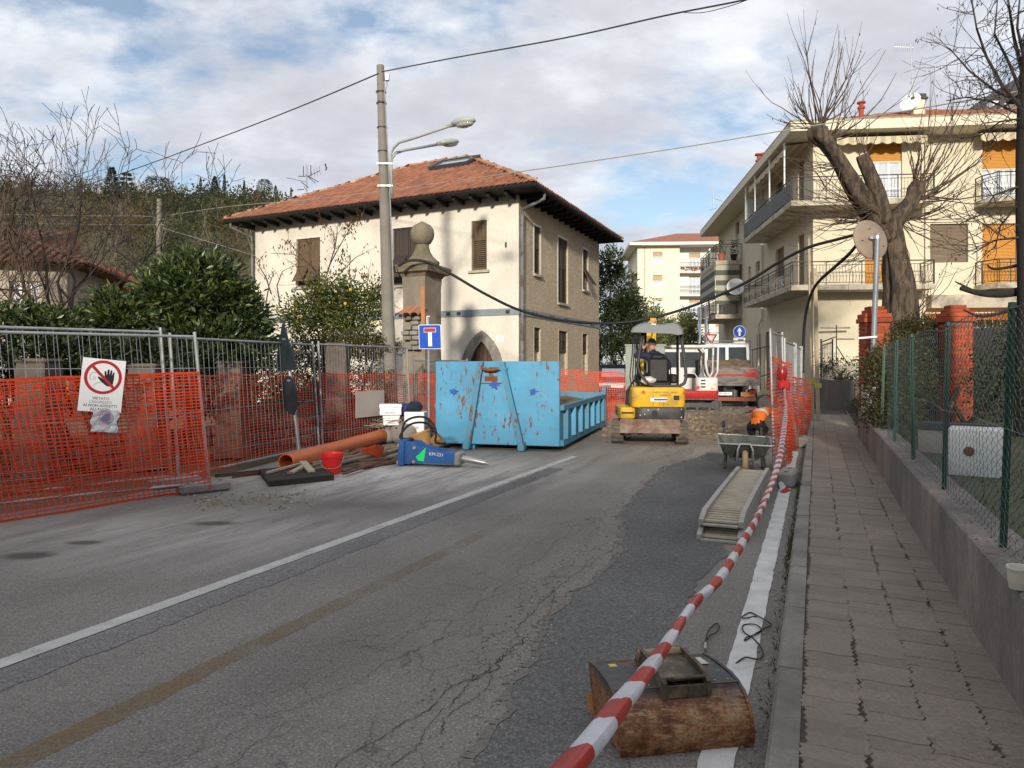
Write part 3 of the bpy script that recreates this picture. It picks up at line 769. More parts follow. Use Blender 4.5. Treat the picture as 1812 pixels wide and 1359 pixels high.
shutter(house,HC,HA,HNA,*fa[0],leaves=1,depth=.07);sill(house,HC,HA,HNA,1.13,1.70,4.63,m_stonelt);surround(house,HC,HA,HNA,*fa[0],m_wsur)
shutter(house,HC,HA,HNA,*fa[1],leaves=2,awn=True,louvre=.55,mat=m_shutd);sill(house,HC,HA,HNA,3.59,4.82,4.3,m_stonelt);surround(house,HC,HA,HNA,*fa[1],m_wsur)
shutter(house,HC,HA,HNA,*fa[2],leaves=2,awn=True,louvre=.45);sill(house,HC,HA,HNA,8.03,9.17,4.45,m_stonelt);surround(house,HC,HA,HNA,*fa[2],m_wsur)
for k,(a,lv)in enumerate(zip(fb,(1,2,1,1,2,1))):
 zb=a[1]if k<3 else 2.05
 shutter(house,HC,HB,HNB,a[0],zb,a[2],a[3],leaves=lv,mat=m_shutd,louvre=.55,depth=.09,awn=(k==2))
 surround(house,HC,HB,HNB,a[0],a[1],a[2],a[3],m_wsur if k<3 else m_rough)
 if k<3:sill(house,HC,HB,HNB,a[0],a[2],a[1],m_stonelt)
 else:
  mb=MB();mb.pbox(HC+HB*a[0]+Z*1.2-HNB*.14,HB*(a[2]-a[0]),HNB*.03,Z*(2.05-1.2));mb.build('window_infill',m_stonelt,house)
cu=1.32;hw,ht=.46,2.35;spring=1.35;ring=.33
def arch(r_extra,n=9):
 hw_=hw+r_extra;hh=ht-spring+r_extra*1.05;R_=(hw_*hw_+hh*hh)/(2*hw_);out=[]
 for s_ in(-1,1):
  cxx=s_*(R_-hw_)*-1;th1=math.asin(hh/R_);arc=[]
  for i in range(n):th=th1*i/(n-1);arc.append((cu+s_*(-(R_-hw_)+R_*math.cos(th)),spring+R_*math.sin(th)))
  out.append(arc)
 return out
ai,ao=arch(0),arch(ring)
mb=MB();po=[(cu-hw,0)]+ai[0]+ai[1][::-1][1:]+[(cu+hw,0)]
def hpl(q,d=0):return HC+HA*q[0]+Z*q[1]+HNA*d
for s_ in range(2):
 for i in range(0,8,2):
  a,b,c,d=ai[s_][i],ai[s_][i+2],ao[s_][i+2],ao[s_][i]
  mm=MB();mm.prism([a,ai[s_][i+1],b,c,ao[s_][i+1],d],HC+HNA*.004,HA,Z,HNA,.03+.012*(i%4==0));mm.build('arch_stone',m_stone,house)
 x=cu+(-1,1)[s_]*hw;xo=cu+(-1,1)[s_]*(hw+ring)
 for z0_,z1_ in((0,.45),(.46,.9),(.91,1.345)):
  mm=MB();mm.prism([(x,z0_),(x,z1_),(xo,z1_),(xo,z0_)],HC+HNA*.004,HA,Z,HNA,.034);mm.build('jamb_stone',m_stone,house)
dr=MB();dr.quad(hpl((cu-hw,0),-.13),hpl((cu+hw,0),-.13),hpl((cu+hw,ht),-.13),hpl((cu-hw,ht),-.13))
door=dr.build('door',m_plastdk,house)
m_door=PM('door_wood',(.075,.04,.025),.75,.35,4,stretch=(8,8,.5),obj=.3)
for j in range(6):
 x=cu-hw+j*2*hw/6;mm=MB();mm.pbox(HC+HA*(x+.006)-HNA*.125+Z*.02,HA*(2*hw/6-.012),HNA*.03,Z*2.3);mm.build('door_plank',m_door,door)
for s_ in range(2):
 x=cu+(-1,1)[s_]*hw;mm=MB();mm.prism([(x,ht)]+[(cu,ht)]+ai[s_][::-1]+[],HC-HNA*.05,HA,Z,HNA,.048);mm.build('arch_spandrel',m_stone,house)
mb=MB();mb.pbox(hp(.52,0,2.32)+HNA*.003,HA*.26,HNA*.012,Z*.2);pl_=mb.build('number_plate',whitep,house)
text('number','1',.16,hp(.65,0,2.42)+HNA*.018,-HA,Z,blackp,pl_)
sk=MB();nf=(e[0]-e[1]).cross(ap0-e[1]).normalized();nf=nf if nf.z>0 else-nf
su=(e[1]-e[0]).normalized();sv=nf.cross(su);sv=sv if sv.z>0 else-sv
so_=e[0]+su*4.35+sv*4.05+nf*.1
sk.pbox(so_,su*1.7,sv*.1,nf*.14);sk.pbox(so_+sv*1.05,su*1.7,sv*.1,nf*.14);sk.pbox(so_+sv*.1,su*.1,sv*.95,nf*.14);sk.pbox(so_+sv*.1+su*1.6,su*.1,sv*.95,nf*.14)
skl=sk.build('skylight',steel_dk,house)
mb=MB();mb.pbox(so_+su*.1+sv*.1+nf*.07,su*1.5,sv*.95,nf*.02);mb.build('pane',PM('sky_glass',(.30,.34,.38),.06,.1,1,spec=1.0,metal=.3),skl)
for k,(t_,z_)in enumerate(((.42,5.3),(2.9,3.9))):
 mb=MB();mb.pbox(hp(t_,0,z_)+HNA*.002,HA*.05,HNA*.03,Z*.16);mb.build('wall_hook',steel_dk,house)
def yagi(parent,o,d,ln,n,el,mat,up=Z):
 mb=MB();d=d.normalized();s_=d.cross(up).normalized();mb.tube([o,o+d*ln],.014,5)
 for i in range(n):p=o+d*(ln*(.03+.94*i/(n-1)));mb.tube([p-s_*el/2,p+s_*el/2],.006,4)
 return mb
ae=thing('tv_aerial','cluster of tv aerials on a mast above the house roof','aerial',P(543,345,30))
mb=MB();b0=P(543,352,30);mb.tube([b0,P(543,292,30)],.022,6);mb.build('mast',galv,ae)
c0=P(542,322,30)
mb=yagi(ae,c0,P(500,313,30.6)-c0,1.1,14,.22,galv);mb.build('aerial_array',galv,ae)
c1=P(546,312,30);mb=yagi(ae,c1,P(574,298,29.4)-c1,.75,5,.35,steel_dk,HNA);mb.build('aerial_array',steel_dk,ae)
mb=MB();q=P(576,297,29.4);mb.tube([q+V((-.02,0,.17)),q+V((.04,0,0)),q+V((.02,0,-.1))],.03,5);mb.build('reflector',steel_dk,ae)
mb=MB()
for a,b in(((537,294),(537,312)),((550,292),(550,311)),((546,312),(564,322)),((541,309),(558,324)),((528,312),(541,312)),((526,336),(538,335)),((538,330),(541,335)),((533,322),(546,332))):
 mb.tube([P(*a,30),P(*b,29.8)],.016,4)
mb.build('aerial_rods',steel_dk,ae)
# ------------------------------------------------------------------ stone gate pillar with ball finial
PC=P(752,645,17.6);PC.z=0
pil=thing('gate_pillar','tall weathered stone gate pillar topped with a ball finial','pillar',PC)
m_pil=PM('weathered_stucco',(.33,.28,.21),.95,.2,1.6,col2=(.17,.145,.115),amt2=.46,scale2=1.4,sharp2=.35,bump=.6,bscale=9,fine=.2)
sa,sb=.66,.86;pa,pb=HA,HB
rings=[]
rg=random.Random(6)
for i in range(26):
 z_=i*3.78/25;ring_=[]
 rough_=.05*max(0,1-z_/2.6)
 for k in range(24):
  s_=k/6;side_=int(s_);f=s_-side_
  x,y=[(f*sa,0),(sa,f*sb),(sa-f*sa,sb),(0,sb-f*sb)][side_]
  nz_=mnoise.noise(V((x*3.2+side_,y*3.2,z_*2.7)))*rough_+(mnoise.noise(V((x*9,y*9,z_*8)))*.014 if z_<3.6 else 0)
  cx_,cy_=x-sa/2,y-sb/2;k_=1-nz_-(.035 if(z_<3.5)else 0)
  ring_.append(PC+pa*(sa/2+cx_*k_)+pb*(sb/2+cy_*k_)+Z*z_)
 rings.append(ring_)
mb=MB();mb.loft(rings[::1]);mb.build('shaft',m_pil,pil)
pc2=PC+pa*sa/2+pb*sb/2
def sqring(h,k,z_):
 return[pc2+pa*(sx*sa/2*k+sx*h)+pb*(sy*sb/2*k+sy*h)+Z*z_ for sx,sy in((-1,-1),(1,-1),(1,1),(-1,1))]
m_cap=PM('mossy_capstone',(.225,.18,.12),.95,.2,4,col2=(.12,.105,.07),amt2=.45,scale2=3,sharp2=.3,bump=.6,bscale=14,fine=.2)
mb=MB();mb.loft([sqring(.0,1,3.72),sqring(.05,1,3.80),sqring(.16,1,3.84),sqring(.19,1,3.98),sqring(.15,1,4.02),sqring(.0,.9,4.06)]);mb.build('capstone',m_cap,pil)
mb=MB();prof=[(.42,4.05),(.43,4.12),(.36,4.18),(.27,4.26),(.20,4.38),(.165,4.5),(.17,4.55)]
fr_=MB();fr_.lathe(prof,(pc2.x,pc2.y,0),20);fr_.build('finial_neck',m_cap,pil,smooth=40)
fr_=MB();fr_.lathe([(.12,4.53),(.22,4.60),(.285,4.72),(.30,4.82),(.28,4.93),(.21,5.03),(.10,5.09),(.03,5.13),(0,5.14)],(pc2.x,pc2.y,0),20);fr_.build('finial_ball',PM('lichen_stone',(.17,.15,.115),.95,.25,5,col2=(.26,.20,.11),amt2=.3,scale2=4,sharp2=.3,bump=.5,bscale=18),pil,smooth=40)
tt=MB()
fo=PC-HB*.0+pa*.10
for i in range(3):
 o_=PC+pa*(.06+i*.2)+HNA*.02+Z*2.95;d_=HNA*.36-Z*.2+pa*(.02*i)
 sec=[]
 for q,w_ in((o_,.10),(o_+d_,.115)):sec.append([q+pa*(-math.cos(math.pi*k/5)*w_)+Z*(math.sin(math.pi*k/5)*w_*.7)for k in range(6)])
 tt.add(sec[0]+sec[1],[(k,k+1,k+7,k+6)for k in range(5)])
tt.build('tile_canopy',m_tile,pil)
bb=None
rg=random.Random(3)
for r_ in range(7):
 for k in range(2):
  if rg.random()<.15:continue
  o_=PC+pa*(.08+k*.25+(r_%2)*.06)+HNA*rg.uniform(.0,.05)+Z*(2.72-r_*.12);mb=MB();mb.bbox(o_+pa*.11,(.22,.22,.1),.015,Matrix((HA,HB,Z)).transposed());mb.build('stone_block',m_stone,pil)
mb=MB();mb.pbox(P(745,577,16.6),V((.085,0,0)),V((0,.03,0)),Z*.9);mb.build('plank',PM('orange_board',(.40,.17,.06),.8,.15,6),pil)
# ------------------------------------------------------------------ concrete utility pole with two lamp arms
UB=at0(693,17.5);UT=P(673,116,17.5)
up_=thing('utility_pole','tall tapering concrete utility pole carrying two street lamps','pole',UB)
m_pole=PM('pole_concrete',(.235,.215,.18),.9,.1,3,col2=(.17,.155,.13),amt2=.42,scale2=2,sharp2=.4,bump=.25,bscale=60,fine=.12)
mb=MB();mb.tube([lerp(UB,UT,i/10)for i in range(11)],[lerp(.175,.09,i/10)for i in range(11)],16);mb.build('shaft',m_pole,up_,smooth=50)
def up_at(py):t=(645-py)/FPX*17.5+CAMH;return lerp(UB,UT,t/UT.z)
mb=MB()
for py in(163,183,226,268,330,290):c=up_at(py);mb.tube([c-Z*.012,c+Z*.012],.125,16)
mb.build('strap',steel_dk,up_)
mb=MB();c=up_at(140);mb.bbox(c+V((.16,-.05,.02)),(.1,.1,.17),.015);mb.tube([c+V((.16,-.05,-.06)),c+V((.16,-.06,-.2)),c+V((.1,-.1,-.35))],.01,5);mb.build('junction_box',galv,up_)
mb=MB();mb.tube([c+V((.1,-.1,-.1)),up_at(330)+V((.15,-.12,0)),up_at(420)+V((.16,-.12,0)),up_at(560)+V((.17,-.12,0))],.016,5);mb.build('conduit',galv,up_)
m_lamp=PM('lamp_grey',(.36,.38,.345),.45,.1,3)
def lamp_arm(y0,y1,pts,head0,head1,hr):
 mb=MB();a=[up_at(y0)+V((.2,-.12,0)),up_at(y1)+V((.2,-.12,0))]+[P(*p)for p in pts];mb.tube(a,.035,8);arm=mb.build('lamp_arm',m_lamp,up_,smooth=True)
 p,q=P(*head0),P(*head1);d=(q-p).normalized();sd=d.cross(Z).normalized();uu=sd.cross(d);Ln=(q-p).length
 R_=Matrix((d,-sd,uu)).transposed()
 mb=MB();mb.sphere(p+d*Ln*.55+uu*.02,(Ln*.56,hr*1.0,hr*.62),14,8,R=R_);h=mb.build('lamp_head',m_lamp,up_,smooth=True)
 mb=MB();mb.sphere(p+d*Ln*.6-uu*hr*.22,(Ln*.42,hr*.8,hr*.5),12,6,R=R_);mb.build('lamp_glass',PM('lamp_glass',(.40,.42,.38),.15,.1,4),h,smooth=True)
 mb=MB();mb.cyl(p-d*.12,p+d*.1,.05,.06,8);mb.build('lamp_collar',m_lamp,h)
lamp_arm(350,275,[(696,262,17.35),(706,252,17.2),(730,245,17.0),(797,222,16.4)],(799,221,16.4),(837,214,16.1),.16)
lamp_arm(352,292,[(693,281,17.4),(700,271,17.5),(715,266,17.7),(778,255,18.8)],(779,254,18.8),(808,252,19.4),.15)
mb=MB()
for py in(292,331):c=up_at(py);mb.pbox(c+V((-.13,-.15,-.015)),V((.36,0,0)),V((0,.05,0)),Z*.03)
mb.build('bracket',galv,up_)
# ------------------------------------------------------------------ apartment building on the right
m_apt=PM('pale_yellow_render',(.66,.59,.44),.9,.05,.8,col2=(.58,.51,.375),amt2=.35,scale2=.6,sharp2=.5,bump=.08,bscale=30)
m_aptw=PM('off_white_render',(.66,.60,.47),.9,.06,2)
m_slab=PM('balcony_concrete',(.47,.42,.33),.9,.12,2.5,col2=(.20,.17,.13),amt2=.36,scale2=2.2,sharp2=.25,bump=.2)
m_rail=PM('iron_railing',(.045,.042,.040),.6,.3,6)
m_roll=PM('orange_roller_shutter',(.56,.245,.035),.6,.07,3,stretch=(.6,.6,6))
m_rollg=PM('weathered_roller_shutter',(.235,.175,.115),.8,.2,3,stretch=(.5,.5,9),col2=(.15,.115,.08),amt2=.45,scale2=2,sharp2=.3)
m_bdoor=PM('brown_door',(.17,.095,.04),.6,.15,3,stretch=(4,4,.6))
W0=V((11.83,28.87,0));AU=V((.107,.994,0)).normalized();AV=V((.994,-.107,0)).normalized()
apt=thing('apartment_building','cream apartment building with balconies and orange roller shutters behind the pollarded tree','building',W0)
WZ=10.45;FL,SL_=15.0,21.5
def fw(t_,z_=0.0,out=0.0):return W0+AV*t_+Z*z_-AU*out
def sw(s_,z_=0.0,out=0.0):return W0+AU*s_+Z*z_-AV*out
fops=[(2.02,7.82,3.33,10.22),(6.26,7.82,7.52,10.22),(4.36,5.53,5.75,7.03),(6.26,4.62,7.52,7.0),(1.95,4.62,3.3,7.0),(10.2,5.53,11.5,7.03),(10.2,8.7,11.5,10.2)]
sops=[(1.2,4.62,2.1,7.0),(1.2,7.82,2.1,10.1),(4.4,4.62,5.9,7.0),(4.6,7.82,5.9,10.1),(9.2,5.4,10.1,7.0),(11.4,5.4,12.0,7.0),(10.3,8.6,11.3,10.1),(12.2,8.6,13.0,10.1),(7.2,.3,7.9,3.2),(9.0,.3,9.9,3.2),(5.0,1.2,5.8,3.1),(14.5,7.82,15.6,10.1),(14.5,4.62,15.6,7.0)]
mb=MB();facade(mb,W0,AV,-AU,FL,WZ,fops);mb.build('front_wall',m_apt,apt)
mb=MB();facade(mb,W0,AU,-AV,SL_,WZ,sops);mb.quad(sw(SL_),sw(SL_)+AV*FL,sw(SL_,WZ)+AV*FL,sw(SL_,WZ));mb.build('side_wall',m_apt,apt)
mb=MB();ov=1.15
c=[W0-AU*ov-AV*ov,W0-AU*ov+AV*FL,W0+AU*SL_+AV*FL,W0+AU*(SL_+.6)-AV*ov]
mb.loft([[p+Z*WZ for p in c],[p+Z*10.8 for p in c]]);mb.build('eaves',m_aptw,apt)
mb=MB();mb.loft([[p+Z*10.80+(p-(c[0]+c[2])/2)*-.003 for p in c],[p+Z*10.87 for p in c]]);mb.build('eaves_coping',m_slab,apt)
rc_=[p+Z*10.86+((c[0]+c[2])/2-p)*.06 for p in c]
r0,r1=W0+AU*6.5+AV*6.6+Z*13.5,W0+AU*15+AV*6.6+Z*13.5
mb=MB();mb.add([rc_[0],rc_[1],r0],[(0,1,2)]);mb.add([rc_[1],rc_[2],r1,r0],[(0,1,2,3)]);mb.add([rc_[3],rc_[0],r0,r1],[(0,1,2,3)]);mb.add([rc_[2],rc_[3],r1],[(0,1,2)])
mb.build('roof',m_tile,apt)
mb=MB();tiles(mb,rc_[0],rc_[1],r0,r0,.26,.4,7);tiles(mb,rc_[3],rc_[0],r0,r1,.26,.4,8);mb.build('roof_tiles',m_tile,apt,kind='stuff')
def window_set(parent,o,u,n,a,roll=.35,rmat=None,door=True,depth=.14):
 x0,z0,x1,z1=a;rz=z1-(z1-z0)*roll;b=o-n*depth
 if roll>0:
  mb=MB();ns_=max(4,int((z1-rz)/.055))
  for j in range(ns_):zz_=rz+(z1-rz)*j/ns_;mb.pbox(b+u*(x0+.01)+Z*(zz_+.004),u*(x1-x0-.02),n*.022,Z*((z1-rz)/ns_-.010))
  mb.pbox(b+u*(x0+.01)+Z*(rz-.03),u*(x1-x0-.02),n*.03,Z*.03,1)
  mb.build('roller_shutter',[rmat or m_roll,white],parent)
 mb=MB();bb_=b-n*.06;mb.pbox(bb_+u*x0+Z*z0,u*(x1-x0),n*.012,Z*(z1-z0));pn=mb.build('window',glass,parent)
 if roll<.98:
  mb=MB();f=.06
  mb.pbox(bb_+u*x0+Z*z0+n*.014,u*f,n*.035,Z*(rz-z0));mb.pbox(bb_+u*(x1-f)+Z*z0+n*.014,u*f,n*.035,Z*(rz-z0))
  nm=2 if(x1-x0)>.9 else 1
  for k in range(1,nm+1):
   xm=lerp(x0,x1,k/(nm+1))if nm==2 else(x0+x1)/2
   mb.pbox(bb_+u*(xm-f*.8)+Z*z0+n*.014,u*f*1.6,n*.04,Z*(rz-z0))
  mb.pbox(bb_+u*x0+Z*z0+n*.014,u*(x1-x0),n*.03,Z*f);mb.pbox(bb_+u*x0+Z*(rz-f)+n*.014,u*(x1-x0),n*.03,Z*f)
  if door:mb.pbox(bb_+u*x0+Z*(z0+.62)+n*.014,u*(x1-x0),n*.03,Z*f)
  mb.build('frame',white,pn)
  mb=MB();k=26;vs=[]
  for i in range(k+1):
   x=lerp(x0+.05,x1-.05,i/k);d_=.004+.006*math.sin(i*1.9)+.0
   vs+=[bb_+u*x+Z*(z0+.06)+n*(.0135+d_*.0),bb_+u*x+Z*(rz-.05)+n*.0135]
  mb.add(vs,[(2*i,2*i+2,2*i+3,2*i+1)for i in range(k)]);mb.build('curtain',curtain,pn)
def balcony(parent,path,zs,zr,slab_h=.2,bow=True,inner=None,panels=None):
 """slab following path (outer edge, ends on the wall) with an iron railing on the same line"""
 mb=MB();n=len(path);poly=[(p.x,p.y)for p in path]
 mb.prism(poly,V((0,0,zs-slab_h)),V((1,0,0)),V((0,1,0)),Z,slab_h);sb_=mb.build('balcony_slab',m_slab,parent)
 rl=MB();ba=MB()
 for i in range(n-1):
  a,b=path[i],path[i+1]
  if inner and i in inner:continue
  d=b-a;Ln=d.length;d=d.normalized();nn=V((d.y,-d.x,0))
  cen=sum(path,V((0,0,0)))/n
  if nn.dot((a+b)/2-cen)<0:nn=-nn
  a2,b2=a-nn*.06,b-nn*.06
  for zz_,r_ in((zr,.024),(zr-.13,.012),(zs+.08,.012)):rl.tube([a2+Z*zz_,b2+Z*zz_],r_,5)
  k=max(2,int(Ln/.115))
  for j in range(k+1):
   p=a2+d*(Ln*j/k)
   if j in(0,k)or j%11==0:rl.tube([p+Z*zs,p+Z*zr],.018,5)
   else:
    H_=zr-.13-zs-.08
    if bow:q=[p+Z*(zs+.08)]+[p+Z*(zs+.08+H_*f)+nn*o_ for f,o_ in((.15,.075),(.3,.10),(.5,.05),(.7,.0),(1,0))]
    else:q=[p+Z*(zs+.08),p+Z*(zr-.13)]
    ba.tube(q,.008,3,False)
  if panels and i in panels:
   pn=MB();pn.pbox(a2+nn*.02+Z*(zs+.1),d*Ln,nn*.012,Z*(zr-.15-zs-.1));pn.build('balcony_screen',PM('grey_screen',(.085,.088,.09),.6,.15,2),sb_)
 rl.build('handrail',m_rail,sb_);ba.build('balusters',m_rail,sb_)
 return sb_
O2=1.12
lb=lambda z_:None
pathL=[fw(5.0-.95,0,0),fw(4.05,0,O2),fw(-O2,0,O2),sw(7.6,0,O2),sw(7.6,0,0)]
for zs,zr,pnl in((7.82,8.72,(2,)),(4.62,5.50,None)):
 balcony(apt,pathL,zs,zr,bow=(zs<5),panels=pnl)
pathR=[fw(9.6,0,0),fw(9.3,0,O2),fw(6.25,0,O2),fw(5.95,0,.5),fw(5.95,0,0)]
for zs,zr in((7.82,8.72),(4.62,5.50)):balcony(apt,pathR,zs,zr,bow=True)
for a,rl_,mm in((fops[0],.29,None),(fops[1],.46,None),(fops[2],1.0,m_rollg),(fops[3],1.0,None),(fops[4],1.0,None),(fops[5],1.0,None),(fops[6],.5,None)):window_set(apt,W0,AV,-AU,a,rl_,mm)
for k,a in enumerate(sops):
 if k in(0,1,8,9,10):
  mb=MB();x0,z0,x1,z1=a;b=W0+AV*.12
  mb.pbox(b+AU*x0+Z*z0,AU*(x1-x0),-AV*.03,Z*(z1-z0));dd=mb.build('door',m_bdoor,apt)
  mb=MB();mb.pbox(b+AU*(x0+.1)+Z*(z0+.15)-AV*.032,AU*(x1-x0-.2),-AV*.015,Z*(z1-z0)*.35);mb.pbox(b+AU*(x0+.1)+Z*(z0+.3+(z1-z0)*.37)-AV*.032,AU*(x1-x0-.2),-AV*.015,Z*(z1-z0)*.45);mb.build('door_panel',m_bdoor,dd)
 else:window_set(apt,W0,AU,-AV,a,.55 if k in(2,3)else.3,m_bdoor)
for zs in(7.62,4.5):
 balcony(apt,[sw(13.6,0,0),sw(13.6,0,1.5),sw(19.5,0,1.5),sw(19.5,0,0)],zs,zs+.95,.24,bow=False)
mb=MB()
for s_ in(13.65,16.5,19.4):mb.pbox(sw(s_,4.5,1.46),AU*.07,AV*.07,Z*3.1)
mb.build('balcony_posts',m_aptw,apt)
m_str=None
def stripes(name,a,b,sc,vec=(0,0,1)):
 m,t,bs,pos=base_mat(name);sx=t.nodes.new('ShaderNodeVectorMath');sx.operation='DOT_PRODUCT';L(t,pos.outputs['Position'],sx.inputs[0]);sx.inputs[1].default_value=vec
 f=math_(t,'FRACT',math_(t,'MULTIPLY',sx.outputs['Value'],sc));c=mixc(t,ramp(t,f,[(.49,0.),(.51,1.)]),a,b);L(t,c,bs.inputs['Base Color']);bs.inputs['Roughness'].default_value=.8
 return m
m_awn=stripes('striped_blind',(.36,.34,.26),(.075,.085,.07),1.7)
mb=MB();mb.pbox(sw(13.58,5.1,1.5),AV*1.35,AU*.03,Z*2.25);mb.pbox(sw(13.6,5.6,1.52),AU*5.8,-AV*.03,Z*1.7);mb.build('balcony_blind',m_awn,apt)
def awning(t0,t1,out,ztop,drop,front=True,name='awning'):
 f=(lambda t_,o_,z_:fw(t_,z_,o_))if front else(lambda t_,o_,z_:sw(t_,z_,o_))
 mb=MB();k=40;a=[];b=[];c_=[]
 for i in range(k+1):
  t_=lerp(t0,t1,i/k);a.append(f(t_,.05,ztop));b.append(f(t_,out,ztop-.12));c_.append(f(t_,out+.01,ztop-.12-drop*(.72+.28*abs(math.sin(math.pi*i/k*8)))))
 vs=a+b+c_;n_=k+1
 mb.add(vs,[(i,i+1,n_+i+1,n_+i)for i in range(k)]+[(n_+i,n_+i+1,2*n_+i+1,2*n_+i)for i in range(k)])
 mb.build(name,m_awnc,apt)
m_awnc=stripes('cream_awning',(.60,.52,.36),(.42,.37,.26),2.6,(.994,-.107,0))
awning(.7,4.0,.62,10.42,.30);awning(5.9,9.0,.62,10.42,.32);awning(.3,7.2,.95,10.42,.3,False)
mb=MB()
for s_ in(.15,2.6,5.4,7.5):mb.pbox(sw(s_,7.82,O2-.05),AU*.05,AV*.05,Z*2.6)
mb.build('balcony_posts',white,apt)
mb=MB();mb.pbox(sw(7.5,7.9,O2-.04),AV*1.0,AU*.03,Z*1.9);mb.build('balcony_glazing',PM('frosted_glass',(.42,.44,.42),.3,.1,2),apt)
mb=MB();mb.pbox(fw(4.75,8.75,.9),AV*.02,-AU*.5,Z*.4)
mb=MB();mb.tube([fw(4.18,10.4,.09),fw(4.18,4.2,.09)],.05,8);mb.build('downpipe',m_aptw,apt)
mb=MB();mb.tube([sw(8.3,10.4,.09),sw(8.3,3.9,.09),sw(8.6,3.7,.12),sw(8.9,3.6,.12),sw(8.9,.2,.12)],.05,8);mb.build('downpipe',m_aptw,apt)
mb=MB();mb.pbox(fw(4.2,3.75,.5),AV*9,AU*.5,Z*.5);mb.build('ledge',m_slab,apt)
mb=MB()
for i in range(12):mb.pbox(fw(4.1+i*.28,3.55,.02),AV*.26,-AU*.9-Z*.28,Z*.02)
mb.build('lower_awning',PM('orange_awning',(.52,.17,.03),.7,.15,3,isl=.15),apt)
mb=MB();cc=P(1627,215,31);mb.pbox(cc+V((-.24,0,-.6)),V((.48,0,0)),V((0,.48,0)),Z*1.55);ch_=mb.build('chimney',m_aptw,apt)
mb=MB();mb.pbox(cc+V((-.34,-.08,.95)),V((.68,0,0)),V((0,.64,0)),Z*.07);mb.pbox(cc+V((-.28,-.03,1.02)),V((.56,0,0)),V((0,.55,0)),Z*.16);mb.build('cowl',steel_dk,ch_)
mb=MB();R_=(V((-.75,-.6,.35))).to_track_quat('Z','Y').to_matrix();mb.lathe([(0,0),(.2,.015),(.34,.05),(.42,.09),(.425,.085),(.34,.04),(0,-.012)],P(1612,182,31),18,R=R_,caps=False)
dsh=mb.build('satellite_dish',white,apt,smooth=True)
mb=MB();mb.tube([P(1612,182,31),P(1622,196,31.1)],.03,6);mb.build('dish_bracket',galv,dsh)
for px,py,y_ in((1524,196,30),(1343,288,44),(1352,287,45)):
 mb=MB();q=P(px,py,y_);s_=y_/30;mb.lathe([(.1*s_,-.5*s_),(.1*s_,.05),(.15*s_,.08),(.15*s_,.16),(.09*s_,.18),(.09*s_,.28*s_),(.17*s_,.3*s_),(.17*s_,.36*s_)],q,10);mb.build('chimney_pot',PM('red_clay',(.34,.07,.035),.8,.2,5),apt)
an=thing('tv_aerial','tall tv aerial on the apartment roof beside the white chimney','aerial',P(1617,178,31))
mb=MB();mb.tube([P(1617,190,31),P(1611,76,31)],.022,6);mb.build('mast',galv,an)
q=P(1612,84,31);yg=yagi(an,q+V((.1,0,0)),V((-1,.2,.12)),.75,9,.35,galv,V((0,1,.3)));yg.build('aerial_array',galv,an)
q=P(1613,118,31);yg=MB();yg.tube([P(1595,107,31),P(1635,126,31)],.012,4);yg.tube([P(1600,128,31),P(1638,118,31)],.012,4);yg.build('aerial_rods',galv,an)
an=thing('tv_aerial','thin pale aerial mast standing behind the far roofs','aerial',P(1264,398,70))
mb=MB();mb.tube([P(1264,402,70),P(1261,330,70)],.04,5);mb.tube([P(1261,350,70),P(1278,356,70)],.02,4);mb.tube([P(1255,372,70),P(1268,368,70)],.02,4);mb.build('mast',galv,an)
def pot_plant(o,r,h,pm,label,seed,sp=.35):
 t_=thing('potted_plant',label,'plant',o)
 mb=MB();mb.lathe([(r*.7,0),(r,r*1.6),(r*1.08,r*1.6),(r*1.08,r*1.75),(r*.9,r*1.75)],o,12);mb.build('pot',pm,t_)
 lf=MB();rg=random.Random(seed)
 for _ in range(90):
  a=rg.uniform(0,6.28);q=o+V((math.cos(a)*rg.uniform(0,sp),math.sin(a)*rg.uniform(0,sp),r*1.7+rg.uniform(0,h)));d=V((rg.gauss(0,1),rg.gauss(0,1),rg.gauss(0,.7))).normalized();s_=d.orthogonal().normalized()
  lf.add([q-d*.09,q+s_*.035,q+d*.09,q-s_*.035],[(0,1,2,3)])
 lf.build('foliage',m_weed,t_,kind='stuff')
m_pot=PM('terracotta_pot',(.34,.09,.04),.8,.15,6)
pot_plant(sw(13.75,7.63,1.15),.22,.8,m_pot,'leafy plant in a terracotta pot at the end of the upper side balcony',3)
pot_plant(sw(13.75,7.63,.45),.2,.9,black,'leafy plant in a black pot at the end of the upper side balcony',4)
dt=thing('satellite_dish','white satellite dish fixed beside the lower side balcony','dish',sw(12.9,6.0,.5))
mb=MB();R_=(V((-.25,-.95,.25))).to_track_quat('Z','Y').to_matrix();mb.lathe([(0,-.02),(.25,0),(.42,.04),(.5,.08),(.505,.07),(.42,.02),(0,-.04)],sw(12.9,6.0,.5),20,R=R_,caps=False);mb.build('reflector',white,dt,smooth=True)
mb=MB();q=sw(12.9,6.0,.5);mb.tube([q,q+V((.12,-.35,-.25)),q+V((.05,-.6,.0))],.02,5);mb.tube([q,sw(12.95,5.9,.0)],.025,5);mb.build('dish_arm',galv,dt)
ln_=MB();rg=random.Random(9)
